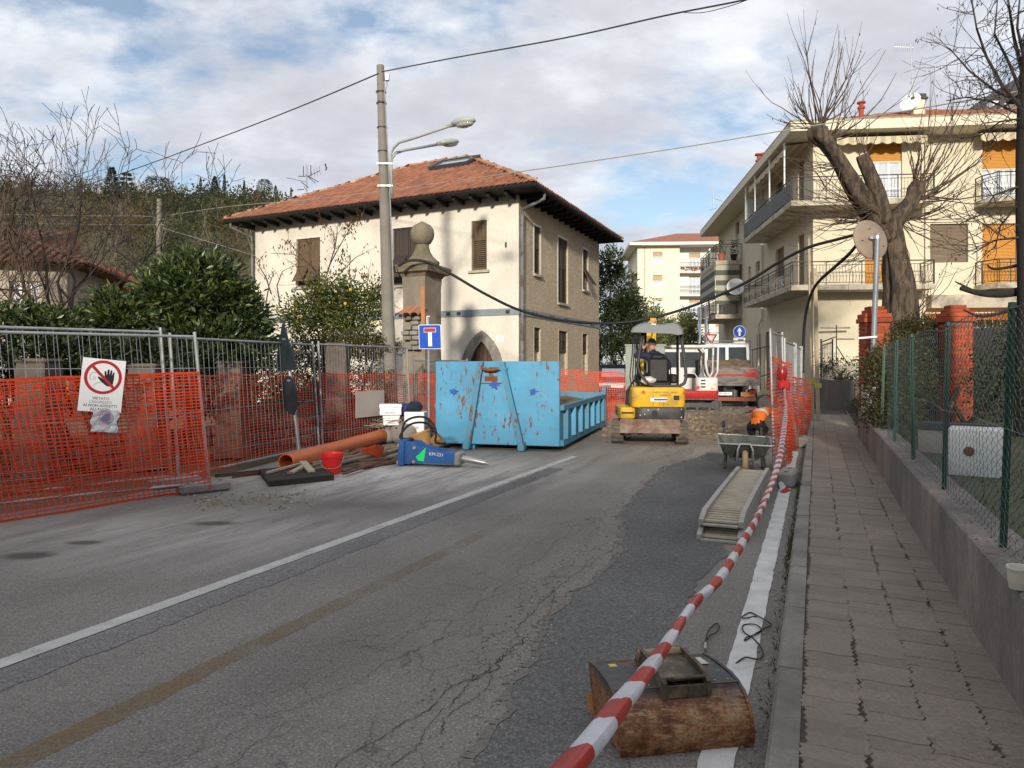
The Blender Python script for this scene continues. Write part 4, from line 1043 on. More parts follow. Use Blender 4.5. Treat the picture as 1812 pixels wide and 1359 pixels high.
def cloth(name,o,u,wd,ht,mat,seed,label,group=None):
 mb=MB();nx,ny=10,12;vs=[];n_=u.cross(Z)
 for j in range(ny+1):
  for i in range(nx+1):
   d_=.07*math.sin(i*1.3+seed+j*.15)*(j/ny)+.05*mnoise.noise(V((i*.4,j*.3,seed)))
   vs.append(o+u*(wd*(i/nx-.5)*(1-.25*j/ny))-Z*(ht*j/ny*(1+.2*math.sin(i*.7+seed)))+n_*d_)
 mb.add(vs,[(j*(nx+1)+i,j*(nx+1)+i+1,(j+1)*(nx+1)+i+1,(j+1)*(nx+1)+i)for j in range(ny)for i in range(nx)])
 return tag(mb.build(name,mat,loc=o,smooth=True),label,'laundry',group)
m_cl=PM('pale_blue_cloth',(.50,.55,.60),.9,.1,3);m_cl2=PM('pale_grey_cloth',(.52,.52,.55),.9,.1,3)
cloth('laundry',sw(18.4,5.3,1.75),AU,1.5,2.0,m_cl,1,'pale blue sheet hung to dry from the lower side balcony')
cloth('laundry',sw(15.6,5.2,1.75),AU,1.0,2.6,m_cl2,2,'long grey cloth hung to dry from the lower side balcony')
dk=thing('house','dark roofed house rising behind the apartment building at the right edge','house',P(1775,645,48).xy.to_3d())
o=P(1775,645,48);o.z=0
mb=MB();mb.pbox(o,V((14,0,0)),V((0,9,0)),Z*18.6);mb.build('wall',PM('grey_render',(.20,.185,.165),.9,.15,1),dk)
mb=MB();mb.prism([(-1.6,17.9),(6.0,23.2),(14,18),(14,17.7),(6.0,22.8),(-1.6,17.6)],o-V((0,1.0,0)),V((1,0,0)),Z,V((0,1,0)),11);mb.build('roof',PM('dark_roof',(.075,.062,.055),.9,.2,3),dk)
mb=MB();mb.pbox(P(1757,192,47.5),V((.7,0,0)),V((0,.6,0)),Z*.5);mb.pbox(P(1758,198,47.4),V((.08,0,0)),V((0,.08,0)),Z*-1.0);mb.build('chimney',white,dk)
# ------------------------------------------------------------------ yellow apartment block down the street
m_fy=PM('lemon_render',(.74,.70,.53),.9,.04,.3);m_fw=PM('white_render',(.74,.72,.66),.9,.05,.5)
FO=P(1128,645,92);FO.z=0;FU=V((1,-.06,0)).normalized();FN=V((-.06,-1,0)).normalized()
far_b=thing('apartment_block','five storey lemon yellow apartment block with red roof far down the street','building',FO)
st=2.9;z1=16.4;W_=18.0
fo_=[]
lv=[z1-2.15-k*st for k in range(5)]
for z_ in lv:fo_+=[(1.9,z_,3.1,z_+1.45)]
mb=MB();facade(mb,FO,FU,FN,5.2,z1,fo_,.2);mb.quad(FO,FO-FN*12,FO-FN*12+Z*z1,FO+Z*z1);mb.build('wall',m_fy,far_b)
mb=MB();ro=[]
for z_ in lv:ro+=[(6.6-5.2,z_-.9,8.0-5.2,z_+1.45),(9.9-5.2,z_-.9,11.4-5.2,z_+1.45)]
facade(mb,FO+FU*5.2-FN*1.3,FU,FN,W_-5.2,z1,ro,.2);mb.pbox(FO+FU*5.2-FN*1.3,FU*.02,FN*1.3,Z*z1);mb.build('recessed_wall',m_fw,far_b)
mb=MB();tp=FO+Z*z1;a=[tp+FU*-1.1+FN*1.1,tp+FU*(W_+1)+FN*1.1,tp+FU*(W_+1)-FN*13,tp+FU*-1.1-FN*13];mb.loft([a,[p+Z*.35 for p in a]]);mb.build('eaves',m_fw,far_b)
mb=MB();a=[p+Z*.36 for p in a];r0,r1=tp+FU*5.8-FN*6+Z*2.6,tp+FU*(W_-4)-FN*6+Z*2.6
mb.add([a[0],a[1],r1,r0],[(0,1,2,3)]);mb.add([a[2],a[3],r0,r1],[(0,1,2,3)]);mb.add([a[3],a[0],r0],[(0,1,2)]);mb.add([a[1],a[2],r1],[(0,1,2)]);mb.build('roof',m_tile,far_b)
m_blind=PM('beige_blind',(.55,.40,.24),.8,.08,2);m_geran=PM('window_box_flowers',(.20,.09,.05),.9,.4,4)
for k,z_ in enumerate(lv):
 window_set(far_b,FO,FU,FN,(1.9,z_,3.1,z_+1.45),(.42,.5,.25,.5,.3)[k],m_blind,False)
 for q in(0,1):window_set(far_b,FO+FU*5.2-FN*1.3,FU,FN,ro[2*k+q],(.25,.1,.2,.1,.3)[(k+q)%5],m_blind,True)
 mb=MB();zb=z_-.95;mb.pbox(FO+FU*5.25+Z*(zb-.25),FU*(W_-5.3),-FN*1.25,Z*.25);sl_=mb.build('balcony_slab',m_fw,far_b)
 mb=MB();mb.pbox(FO+FU*9.0+Z*zb,FU*(W_-9.0),-FN*.1,Z*.85);mb.build('balcony_parapet',m_fw,sl_)
 mb=MB()
 for zz_ in(1.0,.85 if k else.5):mb.tube([FO+FU*5.25+Z*(zb+zz_),FO+FU*W_+Z*(zb+zz_)],.025,4)
 for j in range(30):x=5.25+j*.125;mb.tube([FO+FU*x+Z*zb,FO+FU*x+Z*(zb+1)],.015,3)
 mb.build('balcony_railing',m_rail,sl_)
 mb=MB();rg=random.Random(k)
 for j in range(60):x=rg.uniform(5.4,8.2)if k in(0,3)else rg.uniform(9,11.6);q=FO+FU*x+FN*.12+Z*(zb+rg.uniform(.0 if k==0 else.1,.45));mb.box(q,(rg.uniform(.08,.2),.12,rg.uniform(.08,.16)),Matrix.Rotation(rg.random(),3,'Z'))
 mb.build('window_box',m_geran if k%2==0 else m_weed,sl_)
 mb=MB();mb.pbox(FO+FU*8.85+Z*zb-FN*.3,FU*.18,FN*.2,Z*(st-.1));mb.build('balcony_pillar',m_fw,far_b)
mb=MB();mb.tube([FO+FU*.9+FN*.08,FO+FU*.9+FN*.08+Z*z1],.06,6);mb.build('downpipe',m_slab,far_b)
for k,z_ in enumerate(lv[:4]):
 mb=MB();zb=z_-.95;mb.pbox(FO-FU*1.0-FN*2+Z*(zb-.2),FU*1.0,-FN*5,Z*.2);q=mb.build('balcony_slab',m_fw,far_b)
 mb=MB();mb.tube([FO-FU*1.0-FN*2+Z*(zb+1),FO-FU*1.0-FN*7+Z*(zb+1)],.03,4);mb.tube([FO-FN*2+Z*(zb+1),FO-FU*1.0-FN*2+Z*(zb+1),FO-FU*1.0-FN*2+Z*zb],.03,4);mb.build('balcony_railing',galv,q)
# ------------------------------------------------------------------ houses on the left beyond the hedge
def small_house(o,u,La_,Lb_,h,rh,wm_,rm_,label,ovh=.5,gable=True,wins=()):
 t_=thing('house',label,'house',o);v_=V((-u.y,u.x,0));n_=-v_
 mb=MB();facade(mb,o,u,n_,La_,h,[w_ for w_ in wins],.15)
 mb.quad(o,o+v_*Lb_,o+v_*Lb_+Z*h,o+Z*h);mb.quad(o+u*La_,o+u*La_+v_*Lb_,o+u*La_+v_*Lb_+Z*h,o+u*La_+Z*h);mb.quad(o+v_*Lb_,o+v_*Lb_+u*La_,o+v_*Lb_+u*La_+Z*h,o+v_*Lb_+Z*h)
 if gable=='front':mb.add([o+Z*h,o+u*La_+Z*h,o+u*La_/2+Z*(h+rh)],[(0,1,2)])
 mb.build('wall',wm_,t_)
 rb=MB();tb=MB()
 if gable=='front':
  c=[o-u*ovh+n_*ovh+Z*(h-ovh*rh/(La_/2)),o+u*La_/2+n_*ovh+Z*(h+rh+.05),o+u*(La_+ovh)+n_*ovh+Z*(h-ovh*rh/(La_/2))];d=[p+v_*(Lb_+2*ovh)for p in c]
  for a,b in((0,1),(1,2)):rb.pbox(c[a],c[b]-c[a],d[a]-c[a],Z*.12)
  tiles(tb,d[0]+Z*.12,c[0]+Z*.12,d[1]+Z*.12,c[1]+Z*.12,.3,.45,3);tiles(tb,c[2]+Z*.12,d[2]+Z*.12,c[1]+Z*.12,d[1]+Z*.12,.3,.45,4)
 else:
  c=[o-u*ovh+n_*ovh+Z*h,o+u*(La_+ovh)+n_*ovh+Z*h,o+u*(La_+ovh)+v_*(Lb_+ovh)+Z*h,o-u*ovh+v_*(Lb_+ovh)+Z*h];r0,r1=o+u*Lb_/2+v_*Lb_/2+Z*(h+rh),o+u*(La_-Lb_/2)+v_*Lb_/2+Z*(h+rh)
  rb.add([c[0],c[1],r1,r0],[(0,1,2,3)]);rb.add([c[2],c[3],r0,r1],[(0,1,2,3)]);rb.add([c[1],c[2],r1],[(0,1,2)]);rb.add([c[3],c[0],r0],[(0,1,2)]);rb.add(c,[(3,2,1,0)])
  tiles(tb,c[0],c[1],r0,r1,.3,.45,5);tiles(tb,c[1],c[2],r1,r1,.3,.45,6)
 rb.build('roof',rm_,t_);tb.build('roof_tiles',rm_,t_,kind='stuff')
 for w_ in wins:
  window_set(t_,o,u,n_,w_,0,None,False)
 return t_
m_brn=PM('old_brown_tile',(.17,.075,.05),.9,.2,2,isl=.3,col2=(.10,.06,.045),amt2=.4)
m_gable=PM('new_red_tile',(.46,.13,.055),.85,.12,3,isl=.22)
m_lh=PM('beige_render',(.40,.35,.28),.9,.08,1)
o=P(-110,645,27);o.z=0;small_house(o,V((.97,.243,0)),4.3,7,5.35,1.9,m_lh,m_brn,'beige house with brown tiled roof behind the bare tree',wins=((2.3,3.9,3.3,4.75),),ovh=.75,gable=False)
o=P(78,645,34);o.z=0;small_house(o,V((.985,.17,0)),3.0,9,5.1,1.2,PM('grey_lilac_render',(.25,.24,.25),.9,.08,1),m_gable,'low grey house with bright red tiled gable roof behind the hedge',gable='front',wins=())
# ------------------------------------------------------------------ unseen houses added behind the camera to keep the street in shade
for k,(x0,x1,h)in enumerate(((-34,-14.2,9.0),(-14,7,9.3),(7.2,30,9.6))):
 t_=thing('shade_house',('unseen cream house added behind the camera to shade the street','unseen middle house added behind the camera to shade the street','ochre row house closing the street end')[k],'house',(x0,-21,0))
 mb=MB();o=V((x0,-21,0));ops=[(1.5+i*3.1,.9+j*3.1,2.6+i*3.1,2.4+j*3.1)for i in range(int((x1-x0-2)/3.1))for j in range(3)if 2.4+j*3.1<h-.3]
 facade(mb,o,V((1,0,0)),V((0,1,0)),x1-x0,h,ops,.15);mb.quad(o,o-V((0,10,0)),o-V((0,10,0))+Z*h,o+Z*h);q=o+V((x1-x0,0,0));mb.quad(q,q-V((0,10,0)),q-V((0,10,0))+Z*h,q+Z*h)
 mb.quad(o-V((0,10,0)),q-V((0,10,0)),q-V((0,10,0))+Z*h,o-V((0,10,0))+Z*h);mb.build('wall',(m_cream,m_apt,m_rough)[k],t_)
 mb=MB();c=[o+V((-.0,.5,h)),q+V((0,.5,h)),q+V((0,-10.5,h)),o+V((0,-10.5,h))];r0,r1=o+V((0,-5,h+1.6)),q+V((0,-5,h+1.6));mb.add(c+[r0,r1],[(0,1,5,4),(2,3,4,5),(1,2,5),(3,0,4),(3,2,1,0)]);mb.build('roof',m_tile,t_)
 w0=None
 for a in ops:
  if w0 is None:mb=MB();mb.pbox(o+V((a[0],-.14,a[1])),V((a[2]-a[0],0,0)),V((0,.02,0)),Z*(a[3]-a[1]));w0=mb.build('window',glass,t_);a0_=a
  else:c=w0.copy();COL.objects.link(c);c.location=w0.location+V((a[0]-a0_[0],0,a[1]-a0_[1]))
# ================================================================== SITE FENCES AND NETS
m_net=PM('orange_net',(.56,.052,.012),.5,.12,3,spec=.3,isl=.15)
m_galv2=PM('weathered_galvanised',(.36,.37,.38),.45,.2,6,metal=.55,col2=(.25,.24,.22),amt2=.3,scale2=3)
FW='mobile fence panels along the left of the works'
def wire_panel(a,b,ztop,label,leanv=(0,0,0),group=None,nv=34,zbot=.12,post_r=.021,hz=(.35,.95,1.55)):
 a,b=V(a),V(b);lv=V(leanv)
 t_=thing('site_fence',label,'fence',a,group)
 d=b-a;T_=lambda p,z_:p+Z*z_+lv*(z_/ztop)
 for p in(a,b):mb=MB();mb.tube([T_(p,.0),T_(p,ztop+.03)],post_r,8);mb.build('post',m_galv2,t_)
 for z_ in(ztop-.03,zbot):mb=MB();mb.tube([T_(a,z_),T_(b,z_)],post_r*.85,8);mb.build('rail',m_galv2,t_)
 mb=MB()
 for i in range(1,nv):p=lerp(a,b,i/nv);mb.tube([T_(p,zbot),T_(p,ztop-.03)],.0032,4,False)
 for z_ in hz:mb.tube([T_(a,z_),T_(b,z_)],.0032,4,False)
 mb.build('wire_grid',m_galv2,t_)
 return t_
def block_foot(p,u,label,group='concrete feet under the fence panels',sz=(.62,.22,.13)):
 t_=thing('fence_block',label,'concrete block',p,group);mb=MB();u=V(u).normalized();R_=Matrix((u,V((-u.y,u.x,0)),Z)).transposed()
 mb.bbox(V(p)+Z*sz[2]/2,sz,.03,R_);mb.build('block',concrete,t_)
 mb=MB()
 for s_ in(-.2,.2):mb.cyl(V(p)+u*s_+Z*(sz[2]-.002),V(p)+u*s_+Z*(sz[2]+.004),.03,.03,10)
 mb.build('socket',black,t_);return t_
def net(name,top,bot,label,nu=60,nv=26,seed=0,sag=.03,bill=.06,wh=.0125,wv=.010,group=None,off=V((0,0,0)),cat='safety net',wave=0.0):
 """orange plastic safety netting: real ribbons woven between two polylines"""
 def at(pl,t_):
  ls=[(pl[i+1]-pl[i]).length for i in range(len(pl)-1)];s_=t_*sum(ls)
  for i,l_ in enumerate(ls):
   if s_<=l_ or i==len(ls)-1:return lerp(pl[i],pl[i+1],min(1,s_/l_))
   s_-=l_
 top=[V(p)for p in top];bot=[V(p)for p in bot]
 du=(top[-1]-top[0]);nn=V((-du.y,du.x,0)).normalized()
 def pt(u,v_):
  a,b=at(top,u),at(bot,u)
  env=math.sin(math.pi*min(1,max(0,v_)))
  p=lerp(a,b,v_)
  q=mnoise.noise(V((u*5+seed,v_*1.6,seed)))*bill*(.25+env)+mnoise.noise(V((u*17+seed,v_*5,seed+3)))*bill*.3
  zz_=mnoise.noise(V((u*6+seed,v_*3,seed+9)))*.035*(1 if v_>.02 else.5)-sag*math.sin(math.pi*u*2.5)**2*(1-v_)
  wob=mnoise.noise(V((u*26,v_*20,seed+5)))*.007
  return p+nn*(q+wave*math.sin(u*31+seed)*env)+Z*(zz_+wob)+off
 mb=MB();k=nu*2
 for j in range(nv+1):
  v_=j/nv;ww=wh*(2.2 if j in(0,nv)else 1);row=[]
  for i in range(k+1):
   p=pt(i/k,v_);row+=[p+Z*ww/2,p-Z*ww/2]
  mb.add(row,[(2*i,2*i+1,2*i+3,2*i+2)for i in range(k)])
 for i in range(nu+1):
  u=i/nu;row=[];k2=nv
  for j in range(k2+1):
   p=pt(u,j/k2);d=du.normalized()*wv/2;row+=[p-d+nn*.0015,p+d+nn*.0015]
  mb.add(row,[(2*j,2*j+1,2*j+3,2*j+2)for j in range(k2)])
 L0=lerp(bot[0],bot[-1],.5)
 t_=thing(name,label,cat,L0,group);mb.build('netting',m_net,t_)
 return t_
Zv=lambda p,z_:V((p[0],p[1],z_))
A1=V((-3.80,9.24,0));A0=V((-6.9,6.6,0));AL=V((-.20,.02,0))
wire_panel(A0,A1,1.98,'nearest mobile wire fence panel carrying the prohibition sign',AL,FW,38)
Am=V((-9.3,4.0,0));wire_panel(Am,A0+V((-.1,.05,0)),1.98,'mobile wire fence panel running out of view at the left edge',AL,FW,34)
B0,B1=V((-8.2,5.9,0)),V((-4.50,9.72,0));wire_panel(B0,B1,2.06,'mobile wire fence panel standing just behind the sign panel',(-.16,.02,0),FW,34)
C0,C1=V((-4.40,9.70,0)),V((-3.50,13.35,0));wire_panel(C0,C1,1.99,'mobile wire fence panel behind the leaning road sign',(-.14,.05,0),FW,34)
D0,D1=V((-3.46,13.45,0)),V((-2.24,16.25,0));wire_panel(D0,D1,2.0,'mobile wire fence panel in front of the concrete utility pole',(-.09,.02,0),FW,34)
E0,E1=V((-2.2,16.7,0)),V((-1.1,18.4,0));wire_panel(E0,E1,1.72,'mobile wire fence panel between gate pillar and blue skip',(-.03,0,0),FW,30)
for p,l_,u in((A1+V((-.06,-.03,0)),'concrete fence foot under the leaning end post',(1,.9,0)),(C0+V((.0,-.1,0)),'concrete fence foot where two panels meet',(1,.9,0)),(C1+V((.02,0,0)),'concrete fence foot behind the orange pipe',(.3,1,0)),(D1,'concrete fence foot behind the white boxes',(.4,1,0))):
 block_foot(p,u,l_)
def leanp(p,z_,lv,zt=1.98):return V((p[0],p[1],0))+Z*z_+V(lv)*(z_/zt)
nA=[leanp(Am,1.38,AL),leanp(A0,1.40,AL),leanp(lerp(A0,A1,.5),1.43,AL),leanp(A1,1.52,AL)]
nB=[V((-8.6,3.9,.0)),V((-5.6,6.95,.015)),G(120,903,.015),G(290,873,.02),leanp(A1,.06,AL)+V((.02,-.05,0))]
net('safety_net',[leanp(B0,1.38,(-.16,.02,0)),leanp(B1,1.46,(-.16,.02,0))],[Zv(B0,.1),Zv(B1,.1)],'second orange safety net hanging on the panel behind the sign panel',64,26,11,.02,.06,off=V((.04,-.04,0)))
net('safety_net',nA,nB,'orange safety net on the nearest fence panel, trailing on the road',110,38,1,.02,.12,off=V((.03,-.04,0)))
net('safety_net',[leanp(C0,1.47,(-.14,.05,0)),leanp(C1,1.42,(-.14,.05,0))],[C0+V((.1,.1,.12)),C1+V((.0,0,.12))],'dark orange safety net on the fence behind the leaning road sign',52,30,2,.02,.03,off=V((-.05,.02,0)))
net('safety_net',[leanp(D0,1.44,(-.09,.02,0)),leanp(D1,1.38,(-.09,.02,0))],[Zv(D0,.1),Zv(D1,.1)],'orange safety net on the fence behind the white boxes',44,28,3,.02,.03,off=V((-.05,.03,0)))
net('safety_net',[P(722,662,16.8),P(772,662,17.2)],[P(722,765,16.8),P(772,762,17.2)],'orange safety net between the utility pole and the skip',16,26,4,.01,.05)
net('safety_net',[P(960,650,21.3),P(1040,657,21.0),P(1107,660,20.7)],[P(960,742,21.3),P(1040,745,21.0),P(1104,747,20.6)],'bright orange safety net stretched behind the skip and beside the yellow excavator',48,26,5,.02,.05,wh=.014,wv=.012)
for px,y_ in((962,21.35),(1106,20.72)):
 st_=thing('stake','steel stake holding the net at its end %s'%('behind the skip' if px<1000 else 'beside the yellow excavator'),'stake',P(px,645,y_).xy.to_3d())
 mb=MB();q=P(px,645,y_);q.z=0;mb.tube([q,q+Z*1.5],.014,6);mb.build('rod',steel_dk,st_);mb=MB();mb.tube([q+Z*1.48,q+Z*1.53],.022,6);mb.build('cap',black,st_)
RG='wire fence panels along the kerb on the right'
R0=V((3.98,11.15,0));R1=V((4.62,12.4,0));R2=V((5.75,14.9,0));R3=V((6.75,17.2,0));R4=V((8.0,20.2,0))
wire_panel(R0,R1,2.12,'near mobile fence panel seen nearly edge-on at the kerb',(-.06,0,0),RG,12)
wire_panel(R1+V((.03,.05,0)),R2,2.02,'second mobile fence panel along the kerb',(-.03,0,0),RG,26)
wire_panel(R2+V((.03,.05,0)),R3,2.0,'third mobile fence panel along the kerb beside the wooden stakes',(0,0,0),RG,26)
wire_panel(R3+V((.03,.05,0)),R4,2.0,'furthest mobile fence panel along the kerb',(.03,0,0),RG,30)
net('safety_net',[P(1368,630,11.1),P(1386,640,11.8),P(1400,644,12.6)],[P(1378,832,11.0),P(1394,826,11.6),P(1403,806,12.6)],'crumpled orange safety net at the near end of the kerb fence',26,30,6,.02,.16,wh=.016,wv=.014,wave=.05)
net('safety_net',[P(1402,668,12.8),P(1420,670,15),P(1434,672,17.5)],[P(1402,800,12.9),P(1421,782,15.1),P(1434,762,17.6)],'deep orange safety net further along the kerb fence',56,26,7,.02,.10,wh=.016,wv=.014,wave=.04)
block_foot(G(1394,858,.0),(.5,1,0),'pale concrete fence foot beside the end of the white line',sz=(.6,.22,.2))
block_foot(G(1418,790,.0),(.4,1,0),'concrete fence foot against the kerb behind the orange net',sz=(.6,.24,.2))
lt=thing('warning_lamp','red warning lamp hanging on the orange net','lamp',P(1388,680,11.4))
mb=MB();q=P(1387,682,11.25);mb.bbox(q,(.17,.10,.14),.02);mb.build('housing',PM('red_plastic',(.40,.014,.016),.35,.1,4),lt)
mb=MB();mb.lathe([(.055,0),(.07,.05),(.072,.14),(.05,.20),(0,.215)],q+Z*.08+V((-.03,0,0)),14);mb.build('lens',PM('red_lens',(.26,.012,.01),.2,.1,5),lt,smooth=40)
for k,(pt_,pb_,y_,l_)in enumerate((((1433,418),(1441,752),19.6,'tall pale timber stake rising above the kerb fence'),((1443,474),(1449,752),19.3,'shorter pale timber stake beside the tall one'))):
 t_=thing('timber_stake',l_,'stake',P(pb_[0],645,y_).xy.to_3d());a=P(pb_[0],645,y_);a.z=.1;b=P(*pt_,y_);mb=MB();mb.pbox(a-V((.055,0,0)),V((.065+.03*k,0,0)),V((0,.045,0)),b-a);mb.build('board',wood_lt,t_)
 mb=MB();mb.pbox(lerp(a,b,.2+k*.02)-V((.07,.01,0)),V((.13+.03*k,0,0)),V((0,.065,0)),Z*.12);mb.build('lashing',PM('yellow_tape',(.55,.5,.05),.6,.1,5),t_)
# ------------------------------------------------------------------ prohibition sign and plastic sleeve on fence A
ad=(A1-A0).normalized();an_=V((ad.y,-ad.x,0))
sg=P(181,682,8.35);sn=an_*.985+Z*.05;sn.normalize();se=V((ad.x,ad.y,0));su_=(sn.cross(se)).normalized()
if su_.z<0:su_=-su_
tl=rad(-6);ex=se*math.cos(tl)+su_*math.sin(tl);ey=-se*math.sin(tl)+su_*math.cos(tl)
sgn=thing('prohibition_sign','white no entry notice with red ring and black hand on the fence','sign',sg)
wd_,hd_=.545,.58
wd_=.44;hd_=.60
O_=sg-ex*wd_/2-ey*hd_/2
mb=MB();mb.pbox(O_-sn*.004,ex*wd_,ey*hd_,sn*.004);mb.build('panel',whitep,sgn)
cR=O_+ex*wd_*.5+ey*(hd_*.655)
def ringm(c,r0,r1,mat,name,d=.0015,n=40):
 mb=MB();vs=[]
 for i in range(n):t_=2*math.pi*i/n;dd=ex*math.cos(t_)+ey*math.sin(t_);vs+=[c+dd*r0+sn*d,c+dd*r1+sn*d]
 mb.add(vs,[(2*i,2*i+1,(2*i+3)%(2*n),(2*i+2)%(2*n))for i in range(n)]);return mb.build(name,mat,sgn)
ringm(cR,.160,.193,red_d,'red_ring')
def flat(poly,c,mat,name,d=.001,par=None):
 mb=MB();mb.prism(poly,c+sn*d,ex,ey,sn,.0012);return mb.build(name,mat,par or sgn)
flat([(-.127,.105),(-.105,.127),(.127,-.105),(.105,-.127)],cR,red_d,'red_bar',.003)
hand=[(.02,-.105),(-.045,-.055),(-.085,-.01),(-.078,.008),(-.03,-.02),(-.008,-.012),(-.018,.075),(-.002,.082),(.012,.02),(.016,.10),(.034,.102),(.04,.022),(.05,.095),(.067,.093),(.066,.02),(.08,.07),(.094,.066),(.092,-.03),(.085,-.085),(.07,-.11)]
flat([(x*.92+.024,y*.92)for x,y in hand],cR,blackp,'hand_symbol',.0015)
mb=MB()
fc=[(-.13,-.03),(-.135,.02),(-.10,.05),(-.06,.045),(-.05,.02)]
for a,b in zip(fc,fc[1:]):mb.tube([cR+ex*a[0]+ey*a[1]+sn*.0015,cR+ex*b[0]+ey*b[1]+sn*.0015],.0022,4)
for a,b in(((-.13,-.03),(-.12,-.035)),((-.10,-.03),(-.075,-.03)),((-.10,-.015),(-.07,-.012)),((-.09,-.1),(-.05,-.06)),((-.05,-.06),(.02,-.065)),((-.1,0),(-.085,.005))):mb.tube([cR+ex*a[0]+ey*a[1]+sn*.0015,cR+ex*b[0]+ey*b[1]+sn*.0015],.0018,4)
mb.build('face_symbol',greyp,sgn)
for k,s_ in enumerate(('VIETATO',"L'INGRESSO",'AI NON ADDETTI','AI LAVORI')):
 text('lettering',s_,.043,O_+ex*wd_*.5+ey*(.150-.041*k)+sn*.001,ex,ey,greyp if k==1 else blackp,sgn,th=.0005)
sl_=thing('plastic_sleeve','crumpled plastic sleeve with a printed notice below the prohibition sign','notice',sg-ey*.42)
O2_=O_+ex*.145-ey*.225;nx=10;vs=[]
for j in range(nx+1):
 for i in range(nx+1):vs.append(O2_+ex*(.27*i/nx+.012*math.sin(j))+ey*(.25*j/nx)+sn*(.012+.02*mnoise.noise(V((i*.5,j*.5,2)))))
mb=MB();mb.add(vs,[(j*(nx+1)+i,j*(nx+1)+i+1,(j+1)*(nx+1)+i+1,(j+1)*(nx+1)+i)for j in range(nx)for i in range(nx)])
mb.build('sleeve',PM('milky_plastic',(.48,.48,.52),.25,.15,9,spec=.7),sl_)
c2=O2_+ex*.13+ey*.17+sn*.04;mb=MB();vs=[]
for i in range(28):t_=2*math.pi*i/28;dd=ex*math.cos(t_)*.9+ey*math.sin(t_);vs+=[c2+dd*.055,c2+dd*.068]
mb.add(vs,[(2*i,2*i+1,(2*i+3)%56,(2*i+2)%56)for i in range(28)]);mb.build('printed_ring',PM('faded_red_print',(.40,.16,.20),.6,.1,8),sl_)
mb=MB();mb.prism([(-.05,-.03),(.0,.04),(.05,.045),(.04,-.02),(-.02,-.05)],c2-sn*.003,ex,ey,sn,.001);mb.build('printed_hand',PM('faded_blue_print',(.14,.15,.28),.6,.1,8),sl_)
dd_=(D1-D0).normalized();pn_=thing('paper_notice','pale printed sheet hung on the fence behind the red bucket','notice',P(647,715,14.6))
mb=MB();q=P(629,740,14.35);mb.pbox(q,dd_*1.0,V((dd_.y,-dd_.x,0))*.006,Z*.52);mb.build('sheet',PM('dusty_paper',(.42,.37,.33),.8,.1,4),pn_)
# ------------------------------------------------------------------ leaning back of a triangular + a round road sign
rsn=thing('road_sign','leaning steel post with the dark backs of a triangular and a round road sign','road sign',V((-3.56,12.3,0)))
b0=V((-3.545,12.3,0));t0=P(505,592,12.25)
mb=MB();mb.tube([b0,t0],.03,10);mb.build('post',m_galv2,rsn,smooth=50)
m_back=PM('sign_back',(.018,.026,.032),.5,.25,3)
fnv=V((.78,.62,.05)).normalized();fe=V((-fnv.y,fnv.x,0)).normalized();fu_=(t0-b0).normalized();fu_=(fu_-fnv*fu_.dot(fnv)).normalized()
def on_post(py):return lerp(b0,t0,(CAMH+(645-py)/FPX*12.27)/t0.z)
cT=on_post(650)-fnv*.045
def rtri(r,k=5):
 out=[]
 for a in(90,210,330):
  for j in range(k):an=rad(a-50+100*j/(k-1));cxx,cyy=math.cos(rad(a))*(r-.06),math.sin(rad(a))*(r-.06);out.append((cxx+.06*math.cos(an),cyy+.06*math.sin(an)))
 return out
mb=MB();mb.prism(rtri(.50),on_post(625)-fnv*.05,fe,fu_,fnv,.012);mb.build('triangle_plate',m_back,rsn)
mb=MB();mb.prism([(math.cos(2*math.pi*i/32)*.325,math.sin(2*math.pi*i/32)*.325)for i in range(32)],on_post(699)-fnv*.05,fe,fu_,fnv,.012);mb.build('round_plate',m_back,rsn)
for py in(600,652,673,726):
 mb=MB();c=on_post(py);mb.tube([c-fu_*.016,c+fu_*.016],.040,10);mb.pbox(c-fnv*.04-fe*.07-fu_*.012,fe*.14,fnv*.02,fu_*.024);mb.build('clamp',galv,rsn)
# ------------------------------------------------------------------ blue dead-end sign
def plate(o,ex,ey,w_,h_,r,th,mats,parent,name):
 pts=[]
 for sx,sy,a0 in((1,1,0),(-1,1,90),(-1,-1,180),(1,-1,270)):
  for k in range(4):an=rad(a0+30*k);pts.append((sx*(w_/2-r)+r*math.cos(an),sy*(h_/2-r)+r*math.sin(an)))
 mb=MB();mb.prism(pts,o,ex,ey,ex.cross(ey),th);return mb.build(name,mats,parent)
X,UPZ=V((1,0,0)),Z
ds=thing('dead_end_sign','square blue dead end sign with white stem and red bar on a post','road sign',P(759,645,16.4).xy.to_3d())
mb=MB();q=P(759,645,16.45);q.z=0;mb.tube([q,P(758,560,16.45)],.028,8);mb.build('post',m_galv2,ds)
mb=MB();mb.pbox(P(755,575,16.5),V((.07,0,0)),V((0,.03,0)),Z*.2);mb.build('bracket',galv,ds)
ey_=V((-.03,0,1)).normalized();ex_=V((1,-.25,0)).normalized();nz_=ex_.cross(ey_);c=P(761,596,16.36)
plate(c-nz_*.004,ex_,ey_,.53,.545,.03,.006,white,ds,'plate');plate(c+nz_*.002,ex_,ey_,.505,.52,.025,.003,bluep,ds,'blue_face')
plate(c+nz_*.005-ey_*.03,ex_,ey_,.09,.36,.002,.002,white,ds,'white_stem');plate(c+nz_*.005+ey_*.15,ex_,ey_,.27,.085,.002,.003,red_d,ds,'red_bar')
plate(c+nz_*.0045+ey_*.15,ex_,ey_,.285,.1,.002,.002,white,ds,'bar_border')
